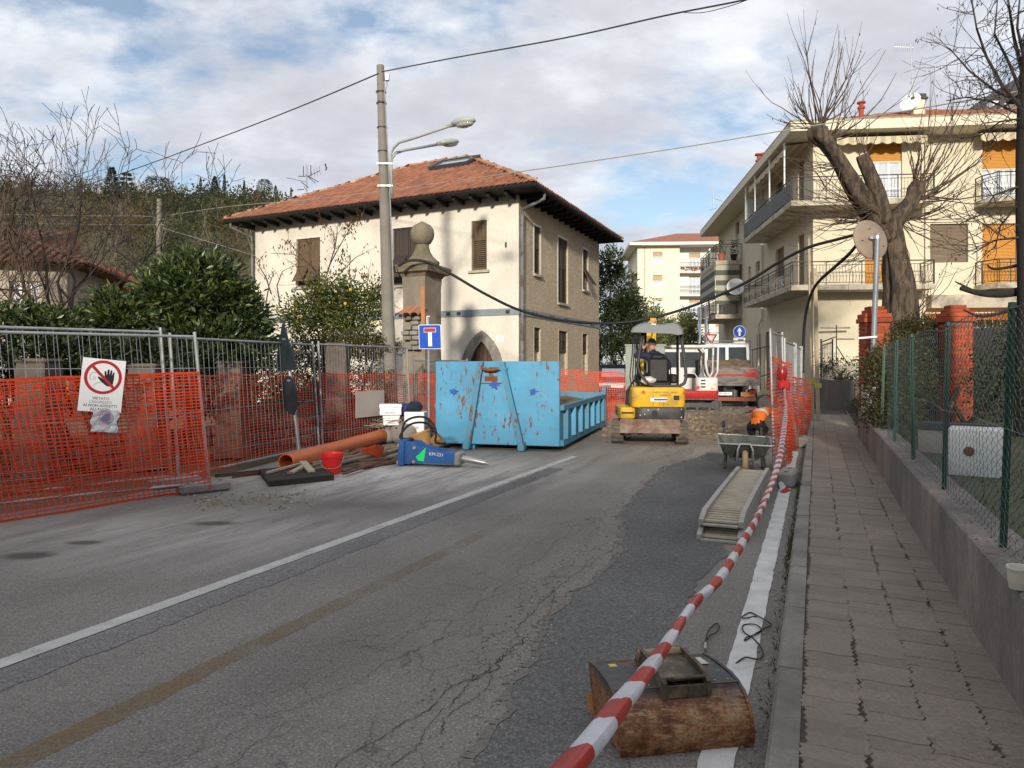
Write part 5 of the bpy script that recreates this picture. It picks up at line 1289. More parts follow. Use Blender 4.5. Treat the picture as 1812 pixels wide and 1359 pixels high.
# ------------------------------------------------------------------ give-way and one-way signs further up
gw=thing('give_way_sign','red and white give way triangle on a post beyond the excavators','road sign',P(1258,645,35.5).xy.to_3d())
q=P(1259,645,35.6);q.z=0;mb=MB();mb.tube([q,P(1259,598,35.6)],.035,8);mb.build('post',galv,gw)
def tri(c,r,d,mat,nm):mb=MB();mb.prism([(r*math.cos(rad(a)),r*math.sin(rad(a)))for a in(270,30,150)],c,X,Z,V((0,-1,0)),d);mb.build(nm,mat,gw)
c=P(1258,598,35.5);tri(c,.36,.02,red_d,'red_plate');tri(c-V((0,.021,0)),.23,.004,white,'white_face')
ow=thing('one_way_sign','round blue sign with a white upward arrow above a white panel','road sign',P(1308,645,35.5).xy.to_3d())
q=P(1300,645,35.6);q.z=0;mb=MB();mb.tube([q,P(1300,580,35.6)],.035,8);mb.build('post',galv,ow)
c=P(1308.5,587,35.5);circ=lambda r:[(r*math.cos(2*math.pi*i/32),r*math.sin(2*math.pi*i/32))for i in range(32)]
mb=MB();mb.prism(circ(.30),c,X,Z,V((0,-1,0)),.01);mb.build('rim',white,ow);mb=MB();mb.prism(circ(.282),c-V((0,.011,0)),X,Z,V((0,-1,0)),.003);mb.build('blue_face',bluep,ow)
mb=MB();mb.prism([(-.045,-.2),(.045,-.2),(.045,.03),(.13,.0),(.0,.21),(-.13,.0),(-.045,.03)],c-V((0,.015,0)),X,Z,V((0,-1,0)),.003);mb.build('arrow',white,ow)
mb=MB();mb.pbox(P(1298,607,35.5),V((.57,0,0)),V((0,.01,0)),Z*.25);mb.build('lower_panel',white,ow);mb=MB();mb.pbox(P(1306,603,35.48),V((.26,0,0)),V((0,-.006,0)),Z*.1);mb.build('panel_print',greyp,ow)
# ------------------------------------------------------------------ traffic mirror seen from behind + its pole
mr=thing('traffic_mirror','beige back of a round traffic mirror on a tall galvanised pole','mirror',P(1552,645,14.6).xy.to_3d())
q0,q1=P(1545,628,14.6),P(1553,414,14.55);mb=MB();mb.tube([V((q0.x-.02,q0.y,.62)),q0,q1],.052,12);mb.build('pole',PM('grey_pole',(.235,.26,.28),.5,.1,3,metal=.3),mr,smooth=50)
nrm=V((.60,.80,-.02)).normalized();nrm=V((-.30,.92,-.18)).normalized();R_=nrm.to_track_quat('Z','Y').to_matrix()
cM=P(1541,424,14.75)
m_mb=PM('beige_mirror_back',(.27,.205,.15),.6,.08,2.5)
ex2=V((nrm.y,-nrm.x,0)).normalized();ey2=nrm.cross(ex2);ey2=ey2 if ey2.z>0 else-ey2
tl=rad(0)
mb=MB();mb.lathe([(0,-.05),(.23,-.045),(.39,-.015),(.412,.0),(.417,.02),(.408,.035),(.28,.05),(0,.06)],cM,36,R=R_);mb.build('mirror_back',m_mb,mr,smooth=40)
for dx,dz in((-.27,-.05),(.24,-.14),(-.05,.2)):
 mb=MB();c=cM+ex2*dx+ey2*dz-nrm*.06;mb.box(c,(.03,.015,.015));mb.build('bolt',steel_dk,mr)
mb=MB();q=P(1552,420,14.55);mb.tube([q-V((0,0,.03)),q+Z*.03],.06,10);mb.pbox(q-V((.12,-.04,.02)),V((.12,0,0)),V((0,.05,0)),Z*.05);mb.build('clamp',galv,mr)
mb=MB();mb.pbox(P(1518,600,14.5),V((.38,0,.03)),V((0,.03,0)),Z*.035);mb.build('bracket',white,mr)
# ------------------------------------------------------------------ brick gate piers on the right
m_brick=PM('red_brick',(.36,.075,.028),.85,.16,5,obj=.2,col2=(.22,.05,.03),amt2=.3,scale2=7,bump=.3,bscale=40)
m_mort=PM('brick_mortar',(.20,.13,.10),.95,.2,5)
def brick_pier(c,w_,z0_,z1_,label,rot):
 t_=thing('brick_pier',label,'pillar',V((c.x,c.y,z0_)));R_=Matrix.Rotation(rot,3,'Z');c0=V((c.x,c.y,0))
 mb=MB();mb.box(c0+Z*(z0_+z1_)/2,(w_-.02,w_-.02,z1_-z0_),R_);mb.build('core',m_mort,t_)
 ch_=.072;nr=int((z1_-z0_)/ch_);pm_b={}
 def brick(center,ln,axis):
  k=(round(ln,3),axis)
  if k not in pm_b:
   mb=MB();s_=(ln-.008,.1,ch_-.010)if axis==0 else(.1,ln-.008,ch_-.010);mb.box(V((0,0,0)),s_,R_);me=mb.mesh('brick',m_brick)
   pm_b[k]=me
  o=bpy.data.objects.new('brick',pm_b[k]);COL.objects.link(o);o.parent=t_;o.location=c0+R_@V(center)-t_.location
 for r_ in range(nr):
  z_=z0_+ch_*(r_+.5);h_=w_/2
  if r_%2==0:xs=[(-h_/2,h_),(h_/2,h_)]
  else:xs=[(-h_+h_/4,h_/2),(0,h_),(h_-h_/4,h_/2)]
  for x,ln in xs:
   brick((x,-h_+.045,z_),ln,0)
   brick((-h_+.045,x,z_),ln,1)
 for k,(wk,zk,hk)in enumerate(((w_+.09,z1_,.1),(w_+.05,z1_+.1,.09),(w_-.08,z1_+.19,.08),(w_-.16,z1_+.27,.07))):
  mb=MB();mb.bbox(c0+Z*(zk+hk/2),(wk,wk,hk-.006),.01,R_);mb.build('cap_course',m_brick,t_)
brick_pier(P(1547,645,15.1),.46,.5,2.45,'left red brick gate pier behind the mirror pole',rad(-8))
brick_pier(P(1690,645,14.4),.46,.5,2.42,'right red brick gate pier behind the chain-link fence',rad(-8))
rp=thing('rusty_post','rusty steel post at the far end of the garden wall','post',G(1525,768,.12));q=G(1525,768,.12);mb=MB();mb.tube([q,q+Z*1.55],.035,8);mb.build('lower_post',PM('rust_red',(.12,.035,.02),.9,.25,6),rp);mb=MB();mb.tube([q+Z*1.55,q+Z*2.35],.034,8);mb.build('upper_post',m_galv2,rp)
mb=MB();mb.tube([q+Z*1.2+V((-.05,0,0)),q+Z*1.0+V((-.16,0,0)),q+Z*.6+V((-.14,0,0)),q+Z*.3+V((-.06,0,0))],.008,5);mb.build('loose_wire',steel_dk,rp)
mc=thing('meter_cabinet','white meter cabinet on the wall beside the rusty post','cabinet',P(1541,735,14.4));q=P(1533,735,14.4);mb=MB();mb.bbox(q+V((.1,.1,.3)),(.2,.22,.62),.01);mb.build('box',PM('dirty_white',(.50,.48,.44),.6,.12,4),mc);mb=MB();mb.pbox(q+V((.02,-.013,.05)),V((.16,0,0)),V((0,.004,0)),Z*.5);mb.build('door',white,mc)
mb=MB();mb.bbox(q+V((.17,.06,-.02)),(.1,.1,.06),.01);mb.build('orange_base',PM('orange_clay',(.45,.18,.05),.8,.1,6),mc)
def curved_wall(pts,h0,h1,th,mat,label,name='wall',cat='wall'):
 mb=MB();rings=[];n=len(pts)
 for i,p in enumerate(pts):
  d=(pts[min(i+1,n-1)]-pts[max(i-1,0)]).normalized();nn=V((-d.y,d.x,0))
  rings.append([p+Z*h0,p+Z*h1,p+nn*th+Z*h1,p+nn*th+Z*h0])
 mb.loft(rings);tag(mb.build(name,mat,loc=pts[n//2]),label,cat)
m_cw=PM('grey_boundary_wall',(.175,.155,.135),.9,.15,2,col2=(.10,.09,.08),amt2=.45,scale2=1.5,sharp2=.35,stretch=(1,1,.4),bump=.3,bscale=30)
curved_wall([at0(1436,34),at0(1440,29),at0(1449,25.6),at0(1466,24.5),at0(1490,24.1),at0(1522,23.7),at0(1570,22)],0,1.08,.2,m_cw,'grey boundary wall curving across the end of the pavement')
curved_wall([at0(1456,27.0),at0(1500,26.4),at0(1560,26.0)],0,1.55,.2,PM('pale_planter_wall',(.36,.32,.26),.9,.12,2),'paler planter wall behind the curved boundary wall')
# ================================================================== BLUE SKIP
def frame(o,ang=0.0):return Matrix.Translation(V(o))@Matrix.Rotation(ang,4,'Z')
KU=V((.963,-.27,0)).normalized();kang=math.atan2(KU.y,KU.x)
KM=frame((-1.465,14.05,0),kang);KW,KL=2.42,5.3
m_blue=RUSTY('blue_skip_paint',(.070,.285,.46),amt=.398,scale=14,rough=.5)
m_blued=RUSTY('faded_blue_paint',(.055,.22,.34),amt=.41,scale=9,rough=.6,dust=(.14,.18,.19))
m_bluer=RUSTY('rusty_hook_paint',(.08,.25,.36),amt=.56,scale=9,rough=.7)
m_soil=PM('dug_soil',(.115,.075,.045),.98,.35,5,col2=(.19,.14,.09),amt2=.4,scale2=4,sharp2=.3,bump=1.0,bscale=18,fine=.3)
skip=thing('skip_container','blue rusty hook-lift skip full of soil standing on the road','skip',KM.translation)
mb=MB(KM);mb.bbox((KW/2,.04,.88),(KW,.08,1.56),.012);mb.build('front_panel',m_blue,skip)
for xt,xb in((.377,.27),(.546,.71)):
 mb=MB(KM);mb.pbox((KW*xb-.04,-.115,.03),(.11,0,0),(0,.11,0),(KW*(xt-xb),.03,1.62));mb.build('front_rail',m_blued,skip)
 mb=MB(KM);mb.bbox((KW*xb+.01,-.07,.09),(.13,.2,.17),.02);mb.build('foot',m_blued,skip)
mb=MB(KM);mb.bbox((KW*.46,.0,1.50),(.30,.10,.10),.03);mb.tube([(KW*.39,-.06,1.53),(KW*.44,-.11,1.5),(KW*.5,-.11,1.5),(KW*.54,-.06,1.53)],.03,8);mb.build('hook_bar',m_bluer,skip)
mb=MB(KM);mb.pbox((KW*.35,-.012,1.24),(KW*.2,0,0),(0,.012,0),(0,0,.02));mb.pbox((KW*.41,-.014,1.29),(.25,0,0),(0,.012,0),(0,0,.09));mb.build('rusty_plate',PM('bare_rust',(.16,.06,.03),.9,.3,20),skip)
mb=MB(KM);mb.tube([(KW*.585,-.10,1.52),(KW*.585,-.02,1.52)],.03,10);mb.build('pin',m_blued,skip)
for k,(fx,fz)in enumerate(((.155,1.09),(.49,1.22),(.80,1.10))):
 mb=MB(KM);rg=random.Random(k);pts=[]
 for i in range(22):a=6.283*i/22;r_=.075*rg.uniform(.5,1.25)*(1.4 if k==1 else 1);pts.append((KW*fx+r_*math.cos(a)*1.15,fz+r_*math.sin(a)*.75))
 mb.prism(pts,(0,-.0045,0),(1,0,0),(0,0,1),(0,-1,0),.002);mb.build('paint_mark',PM('dark_blue_paint',(.015,.07,.30),.5,.25,9),skip)
for sx in(0,1):
 mb=MB(KM);x0=KW-.06 if sx else 0
 mb.pbox((x0,.08,.1),(.06,0,0),(0,KL-.08,0),(0,0,.74));sw_=mb.build('side_wall',m_blued,skip)
 mb=MB(KM);xo=KW if sx else-.07
 mb.pbox((xo-.03 if sx else-.05,.085,.76),(.10,0,0),(0,KL-.1,0),(0,0,.09));mb.build('top_rail',m_blued,sw_)
 mb=MB(KM);mb.pbox((xo if sx else-.05,.085,.1),(.06,0,0),(0,KL-.1,0),(0,0,.11));mb.build('bottom_rail',m_blued,sw_)
 for j in range(7):
  y0=.35+j*.76;mb=MB(KM);x1=KW+.085 if sx else-.085;x2=KW+.001 if sx else-.001
  mb.loft([[V((x2,y0,z_)),V((x1,y0+.03,z_)),V((x1,y0+.12,z_)),V((x2,y0+.15,z_))][::(1 if sx else-1)]for z_ in(.212,.758)]);mb.build('rib',m_blue if j%3 else m_blued,sw_)
mb=MB(KM);mb.pbox((0,KL,.1),(KW,0,0),(0,.07,0),(0,0,.80));mb.build('tailgate',m_blued,skip)
for x0 in(-.06,KW-.06):
 mb=MB(KM);mb.prism([(0,.1),(.12,.1),(.12,1.0),(.06,1.04),(0,.9)],(x0,KL+.02,0),(1,0,0),(0,0,1),(0,1,0),.12);mb.build('corner_post',m_blued,skip)
mb=MB(KM);mb.pbox((.06,.08,.1),(KW-.12,0,0),(0,KL-.08,0),(0,0,.05));mb.build('floor',m_blued,skip)
for x0 in(.62,KW-.82):mb=MB(KM);mb.pbox((x0,.1,.0),(.14,0,0),(0,KL-.1,0),(0,0,.1));mb.build('runner',m_blued,skip)
def heap(M,x0,y0,x1,y1,zb,zt,nx,ny,seed,amp=.1):
 mb=MB(M);vs=[]
 for j in range(ny+1):
  for i in range(nx+1):
   u,v_=i/nx,j/ny;e_=(math.sin(math.pi*u)*math.sin(math.pi*v_))**.4
   x,y=lerp(x0,x1,u),lerp(y0,y1,v_);vs.append((x,y,zb+(zt-zb)*e_+(mnoise.noise(V((x*2.2,y*2.2,seed)))*amp+mnoise.noise(V((x*7,y*7,seed)))*amp*.5)*e_))
 mb.add(vs,[(j*(nx+1)+i,j*(nx+1)+i+1,(j+1)*(nx+1)+i+1,(j+1)*(nx+1)+i)for j in range(ny)for i in range(nx)]);return mb
hp_=heap(KM,.07,.1,KW-.07,KL-.02,.66,.86,40,70,4,.13)
tag(hp_.build('soil_load',m_soil,loc=KM@V((KW/2,KL/2,.6))),'dark dug soil filling the blue skip','soil',kind='stuff')
# ================================================================== YELLOW MINI EXCAVATOR
m_yel=PM('yellow_machine_paint',(.70,.40,.02),.38,.06,2.5,col2=(.38,.25,.075),amt2=.36,scale2=4,sharp2=.25)
m_grey=PM('grey_canopy',(.18,.19,.20),.5,.08,3)
m_dkp=PM('charcoal_plastic',(.035,.036,.038),.5,.2,6,col2=(.07,.06,.05),amt2=.3,scale2=3)
m_track=PM('muddy_track_rubber',(.075,.066,.055),.9,.3,8,col2=(.17,.14,.105),amt2=.5,scale2=5,sharp2=.3,bump=.5,bscale=30)
m_bladeR=PM('rusty_blade',(.20,.115,.085),.85,.25,5,col2=(.25,.205,.16),amt2=.45,scale2=5,sharp2=.25,bump=.3,bscale=30,fine=.2)
def track(M,parent,x,y0,y1,h,wd,mat,whl):
 """continuous rubber track: belt loop with grousers, sprocket, idler and rollers"""
 r=h/2;pts=[];n=9
 for i in range(n):a=math.pi/2+math.pi*i/(n-1);pts.append((y0+r+r*math.cos(a),r+r*math.sin(a)))
 for i in range(n):a=-math.pi/2+math.pi*i/(n-1);pts.append((y1-r+r*math.cos(a),r+r*math.sin(a)))
 ci=((y0+y1)/2,r);k=len(pts)
 inn=[]
 for(y,z_)in pts:
  cy=min(max(y,y0+r),y1-r);d=V((y-cy,z_-r));d=d.normalized()*.04 if d.length else d;inn.append((y-d.x,z_-d.y))
 mb=MB(M);vs=[]
 for(o_,i_)in zip(pts,inn):vs+=[(x-wd/2,*o_),(x+wd/2,*o_),(x+wd/2,*i_),(x-wd/2,*i_)]
 mb.add(vs,[(4*a+c,4*((a+1)%k)+c,4*((a+1)%k)+(c+1)%4,4*a+(c+1)%4)for a in range(k)for c in range(4)])
 t_=mb.build('track',mat,parent)
 P_=2*(y1-y0-2*r)+2*math.pi*r;ng=int(P_/.085);mb=MB(M)
 for g in range(ng):
  s_=P_*g/ng;Ls=y1-y0-2*r
  if s_<Ls:c,t,nn=(y0+r+s_,0),(1,0),(0,-1)
  elif s_<Ls+math.pi*r:a=-math.pi/2+(s_-Ls)/r;nn=(math.cos(a),math.sin(a));c=(y1-r+r*nn[0],r+r*nn[1]);t=(-nn[1],nn[0])
  elif s_<2*Ls+math.pi*r:c,t,nn=(y1-r-(s_-Ls-math.pi*r),2*r),(-1,0),(0,1)
  else:a=math.pi/2+(s_-2*Ls-math.pi*r)/r;nn=(math.cos(a),math.sin(a));c=(y0+r+r*nn[0],r+r*nn[1]);t=(-nn[1],nn[0])
  o_=V((x-wd/2-.004,c[0]-t[0]*.018-nn[0]*.005,max(c[1]-t[1]*.018-nn[1]*.005,.0)))
  mb.pbox(o_,(wd+.008,0,0),(0,t[0]*.036,t[1]*.036),(0,nn[0]*.022,nn[1]*.022 if c[1]>.02 else.02))
 mb.build('grousers',mat,t_)
 for y,rr in((y0+r,r-.055),(y1-r,r-.055)):mb=MB(M);mb.cyl((x-wd*.4,y,r),(x+wd*.4,y,r),rr,rr,16);mb.cyl((x-wd*.5,y,r),(x+wd*.5,y,r),rr*.4,rr*.4,10);mb.build('wheel',whl,t_)
 for i in range(3):y=lerp(y0+r*1.9,y1-r*1.9,i/2);mb=MB(M);mb.cyl((x-wd*.4,y,.10),(x+wd*.4,y,.10),.06,.06,12);mb.build('roller',whl,t_)
 mb=MB(M);mb.pbox((x-wd*.3,y0+r,r-.09),(wd*.6,0,0),(0,y1-y0-2*r,0),(0,0,.16));mb.build('track_frame',whl,t_)
EX=V((2.88,15.5,0));UM=frame(EX,rad(-9));BM=frame(EX+V((.0,.02,0)),rad(-3))
ex_=thing('mini_excavator','yellow mini excavator with grey canopy seen from behind','excavator',EX)
for x in(-.64,.64):track(UM,ex_,x,-.82,.82,.40,.24,m_track,m_track)
mb=MB(UM);mb.bbox((0,0,.34),(1.1,.7,.2),.04);mb.cyl((0,0,.4),(0,0,.54),.3,.3,20);mb.build('undercarriage',m_dkp,ex_)
mb=MB(UM);mb.prism([(-.62,.0),(-.60,.12),(-.55,.23),(-.51,.25),(-.55,.14),(-.57,.0)],(0,0,0),(0,1,0),(0,0,1),(1,0,0),.01)
mb=MB(UM);sec=[(-1.04,.25),(-1.00,.30),(-.975,.40),(-1.0,.52),(-1.05,.52),(-1.02,.40),(-1.045,.31),(-1.08,.25)]
mb.loft([[V((x,y,z_))for y,z_ in sec]for x in(-.58,.58)]);bl=mb.build('dozer_blade',m_bladeR,ex_)
for x in(-.35,.35):mb=MB(UM);mb.pbox((x-.04,-1.0,.28),(.08,0,0),(0,.75,0),(0,0,.1));mb.build('blade_arm',m_bladeR,bl)
def rbox(M,pts,z0,z1,mat,name,parent,bev=.03,top=.0):
 """plan outline lofted with softened top and bottom edges"""
 c=V((sum(p[0]for p in pts)/len(pts),sum(p[1]for p in pts)/len(pts)))
 def rg_(z_,ins):return[V((p[0]+(c.x-p[0])*ins,p[1]+(c.y-p[1])*ins,z_))for p in pts]
 mb=MB(M);mb.loft([rg_(z0,.03),rg_(z0+bev,0),rg_(z1-bev,0+top),rg_(z1-bev*.3,.03+top),rg_(z1,.07+top)]);return mb.build(name,mat,parent,smooth=35)
def rrect(x0,y0,x1,y1,r,k=4):
 out=[]
 for cx_,cy_,a0 in((x1-r,y1-r,0),(x0+r,y1-r,90),(x0+r,y0+r,180),(x1-r,y0+r,270)):
  for i in range(k+1):a=rad(a0+90*i/k);out.append((cx_+r*math.cos(a),cy_+r*math.sin(a)))
 return out
hood=rbox(BM,rrect(-.42,-.70,.66,.35,.12),.735,1.14,m_yel,'engine_hood',ex_)
rbox(BM,rrect(-.34,-.73,.65,-.2,.14),.50,.745,m_dkp,'counterweight',ex_,.05)
rbox(BM,rrect(-.64,-.60,-.33,.6,.1),.50,.73,m_yel,'side_skirt',ex_)
rbox(BM,rrect(-.64,-.2,.66,.75,.12),.50,.74,m_yel,'platform',ex_)
mb=MB(BM);mb.pbox((-.62,-.607,.60),(.25,0,0),(0,.008,0),(0,0,.035));mb.build('skirt_slot',black,ex_)
mb=MB(BM);mb.pbox((.0,-.702,.75),(.006,0,0),(0,.01,0),(0,0,.36));mb.build('hood_seam',black,hood)
mb=MB(BM)
mb.cyl((.03,-.73,.62),(.03,-.755,.62),.06,.06,14);mb.build('tow_hole',black,ex_)
for k,(x,z_)in enumerate(((-.26,.58),(-.17,.60),(.1,.70),(.56,.70),(.56,.54),(-.1,.68))):mb=MB(BM);mb.cyl((x,-.728,z_),(x,-.745,z_),.013,.013,6);mb.build('bolt',galv,ex_)
mb=MB(BM);mb.bbox((.47,-.705,.93),(.11,.02,.09),.03);mb.build('exhaust_cover',black,hood)
for x,z_ in((-.19,1.04),(.62,1.04)):mb=MB(BM);mb.cyl((x,-.70,z_),(x,-.709,z_),.036 if x<0 else.02,n=14);mb.build('reflector',PM('orange_reflector',(.55,.06,.02),.3,.1,9),hood)
mb=MB(BM);mb.pbox((-.05,-.706,.855),(.33,0,0),(0,.006,0),(0,0,.075));stk=mb.build('sticker',PM('blue_white_sticker',(.62,.66,.74),.5,.1,4),hood)
mb=MB(BM);mb.pbox((.02,-.7085,.875),(.26,0,0),(0,.002,0),(0,0,.035));mb.build('sticker_band',bluep,stk)
bx,bz=(BM.to_3x3()@V((1,0,0))),Z
text('lettering','NEW HOLLAND',.058,BM@V((.26,-.704,1.035)),bx,bz,blackp,hood,sx=1.15);text('lettering','KOBELCO',.05,BM@V((.25,-.704,.98)),bx,bz,blackp,hood)
text('lettering','E18',.075,BM@V((.17,-.704,.80)),bx,bz,red_d,hood,sx=1.1);text('lettering','SR',.045,BM@V((.30,-.704,.795)),bx,bz,blackp,hood)
text('lettering','KINGLAKE 007' if False else 'TURNING',.03,BM@V((-.49,-.612,.68)),bx,bz,blackp,ex_)if False else None
hoop=[(1137,589),(1133,615),(1128,648),(1131,658),(1140,671),(1149,680),(1160,683),(1203,683),(1211,678),(1214,668),(1213,650),(1209,620),(1205,592)]
mb=MB();mb.tube([P(x,y,14.95)for x,y in hoop],.034,8);mb.build('canopy_frame',m_dkp,ex_,smooth=True)
for px in(1142,1199):mb=MB();mb.tube([P(px,588,16.1),P(px,640,16.2),P(px,690,16.2)],.03,8);mb.build('front_post',m_dkp,ex_,smooth=True)
rf=[(1116,588),(1120,581),(1128,576.5),(1140,573.5),(1150,573),(1160,575.5),(1170,577),(1182,574.5),(1194,573.5),(1203,577),(1208,584),(1209,592),(1202,593.5),(1190,591),(1130,588.5)]
def rr_(Y,sc,dz):
 c=P(1162,584,Y);return[c+(P(x,y,15)-P(1162,584,15))*sc+Z*dz for x,y in rf]
mb=MB();mb.loft([rr_(14.72,.93,.0),rr_(14.78,1.0,.01),rr_(15.5,1.0,.035),rr_(16.15,.98,.0),rr_(16.25,.88,-.01)]);mb.build('canopy_roof',m_grey,ex_,smooth=40)
mb=MB();mb.pbox(P(1152,578,14.74),V((.09,0,0)),V((0,.1,0)),Z*.06);mb.build('work_lamp',white,ex_)
sc_=BM
mb=MB(sc_);mb.bbox((.16,-.28,1.20),(.48,.5,.14),.05);mb.build('seat',black,ex_,smooth=40)
mb=MB(sc_);mb.bbox((.14,-.46,1.48),(.44,.13,.54),.06,Matrix.Rotation(rad(-6),3,'X'));mb.build('backrest',black,ex_,smooth=40)
mb=MB(sc_);mb.bbox((.13,-.40,1.76),(.26,.1,.12),.04);mb.build('headrest',black,ex_,smooth=40)
for x in(-.2,.5):mb=MB(sc_);mb.bbox((x,.0,1.3),(.15,.5,.2),.04);mb.tube([(x,.2,1.38),(x,.28,1.62)],.015,6);mb.sphere((x,.285,1.64),.03,8,6);mb.build('control_lever',black,ex_)
mb=MB();mb.tube([P(1127,668,15.2),P(1117,680,15.1),P(1110,696,15.1),P(1108,716,15.1)],.02,6);mb.build('hand_rail',black,ex_)
mb=MB();mb.bbox(P(1114,702,15.3),(.14,.2,.34),.04);mb.build('step_box',m_dkp,ex_)
def beam(M,pts,w_,h_,mat,name,parent):
 mb=MB(M);rings=[]
 for i,p in enumerate(pts):
  p=V(p);d=(V(pts[min(i+1,len(pts)-1)])-V(pts[max(i-1,0)])).normalized();s_=V((1,0,0));u=s_.cross(d);hh=h_[i]if isinstance(h_,(list,tuple))else h_
  rings.append([p-s_*w_/2-u*hh/2,p+s_*w_/2-u*hh/2,p+s_*w_/2+u*hh/2,p-s_*w_/2+u*hh/2])
 mb.loft(rings);return mb.build(name,mat,parent)
boom=beam(BM,[(-.06,.85,.75),(.0,1.0,1.4),(.12,1.35,2.05),(.32,2.0,2.52),(.45,2.5,2.62)],.14,[.2,.24,.24,.2,.15],m_yel,'boom',ex_)
arm=beam(BM,[(.44,2.42,2.70),(.45,2.6,2.4),(.45,2.75,1.7),(.45,2.8,1.2)],.14,[.14,.22,.17,.12],m_yel,'dipper_arm',ex_)
mb=MB(BM);mb.cyl((-.06,1.05,.9),(-.06,1.3,1.6),.045,.045,10);mb.cyl((-.06,1.3,1.6),(-.06,1.5,2.1),.022,.022,8);mb.build('boom_cylinder',m_dkp,ex_,smooth=40)
mb=MB(BM)
for k in range(5):mb.tube([(-.24+k*.05,.8,.95),(-.3+k*.06,.82,1.35),(-.22+k*.04,1.1,1.8),(-.15+k*.035,1.5,2.25)],.013,5)
mb.build('hoses',black,ex_,smooth=True)
mb=MB(BM);mb.bbox((-.06,.85,.62),(.34,.3,.34),.03);mb.build('swing_post',m_yel,ex_)
mb=MB(BM);mb.prism([(0,0),(.35,.05),(.5,.3),(.38,.52),(.1,.5),(0,.3)],(.22,2.6,.6),(0,1,0),(0,0,1),(1,0,0),.45);mb.build('digging_bucket',m_bladeR,ex_)
bag=thing('plastic_bag','white plastic bag lying beside the excavator seat','bag',P(1145,674,15.02));mb=MB();c=P(1147,673,15.02)
mb.sphere(c,(.17,.10,.08),12,8);mb.v=[tuple(V(p)+V((0,0,1))*mnoise.noise(V(p)*14)*.05+V((1,0,0))*mnoise.noise(V(p)*11+V((3,0,0)))*.05)for p in mb.v];mb.build('bag',PM('white_plastic_film',(.55,.52,.5),.35,.2,12),bag,smooth=True)
# ================================================================== PEOPLE
def skinned(name,joints,edges,mats,matfn,parent,sub=1):
 """one continuous body surface grown round a posed skeleton; joints: name -> (point, radius)"""
 names=list(joints);me=bpy.data.meshes.new(name);off=root_loc(parent)
 me.from_pydata([V(joints[n][0])-off for n in names],[(names.index(a),names.index(b))for a,b in edges],[])
 o=bpy.data.objects.new(name,me);COL.objects.link(o)
 o.modifiers.new('skin','SKIN').branch_smoothing=.5
 for i,n in enumerate(names):
  r=joints[n][1];sv_=me.skin_vertices[0].data[i];sv_.radius=(r,r)if isinstance(r,(int,float))else r;sv_.use_root=(i==0)
 s_=o.modifiers.new('sub','SUBSURF');s_.levels=sub;s_.render_levels=sub
 m2=bpy.data.meshes.new_from_object(o.evaluated_get(bpy.context.evaluated_depsgraph_get()))
 bpy.data.objects.remove(o);m2.name=name
 m2.materials.clear()
 for mm in mats:m2.materials.append(mm)
 pts=[(n,V(joints[n][0])-off)for n in names]
 for p in m2.polygons:
  c=p.center;n=min(pts,key=lambda q:(q[1]-c).length)[0];p.material_index=matfn(n,c+off);p.use_smooth=True
 o=bpy.data.objects.new(name,m2);COL.objects.link(o);o.parent=parent
 return o
skin_m=PM('skin',(.42,.22,.15),.55,.08,8);navy=PM('navy_jacket',(.016,.020,.045),.85,.3,6,bump=.3,bscale=12);hair_m=PM('grey_brown_hair',(.17,.13,.105),.8,.3,20);dkt=PM('dark_trousers',(.018,.018,.02),.9,.3,6)
def hand_joints(w_,d,side,up,pre,sc=1.0,curl=.5):
 """palm, four fingers and a thumb; returns joints and edges rooted at pre+'wrist'"""
 d,side,up=d.normalized(),side.normalized(),up.normalized();J={};E=[]
 J[pre+'palm']=(w_+d*.06*sc,(.030*sc,.018*sc));E.append((pre+'wrist',pre+'palm'))
 for k,(o_,ln)in enumerate(((-.032,.072),(-.011,.082),(.011,.078),(.031,.06))):
  a=w_+d*.095*sc+side*o_*sc;b=a+(d*(1-curl*.3)+side*o_*3-up*curl*.3).normalized()*ln*.5*sc;c=b+(d*(1-curl*.7)+side*o_*2-up*curl*.9).normalized()*ln*.5*sc
  J[pre+'knuckle%d'%k]=(a,.0105*sc);J[pre+'mid%d'%k]=(b,.0095*sc);J[pre+'tip%d'%k]=(c,.008*sc)
  E+=[(pre+'palm',pre+'knuckle%d'%k),(pre+'knuckle%d'%k,pre+'mid%d'%k),(pre+'mid%d'%k,pre+'tip%d'%k)]
 a=w_+d*.04*sc-side*.035*sc;b=a+(d*.6-side*.7).normalized()*.05*sc;J[pre+'thumb0']=(a,.012*sc);J[pre+'thumb1']=(b,.010*sc);E+=[(pre+'palm',pre+'thumb0'),(pre+'thumb0',pre+'thumb1')]
 return J,E
op=thing('person','excavator operator in navy jacket seated with one hand raised to the head','person',BM@V((.12,-.2,1.27)))
bp=lambda x,y,z_:BM@V((x,y,z_))
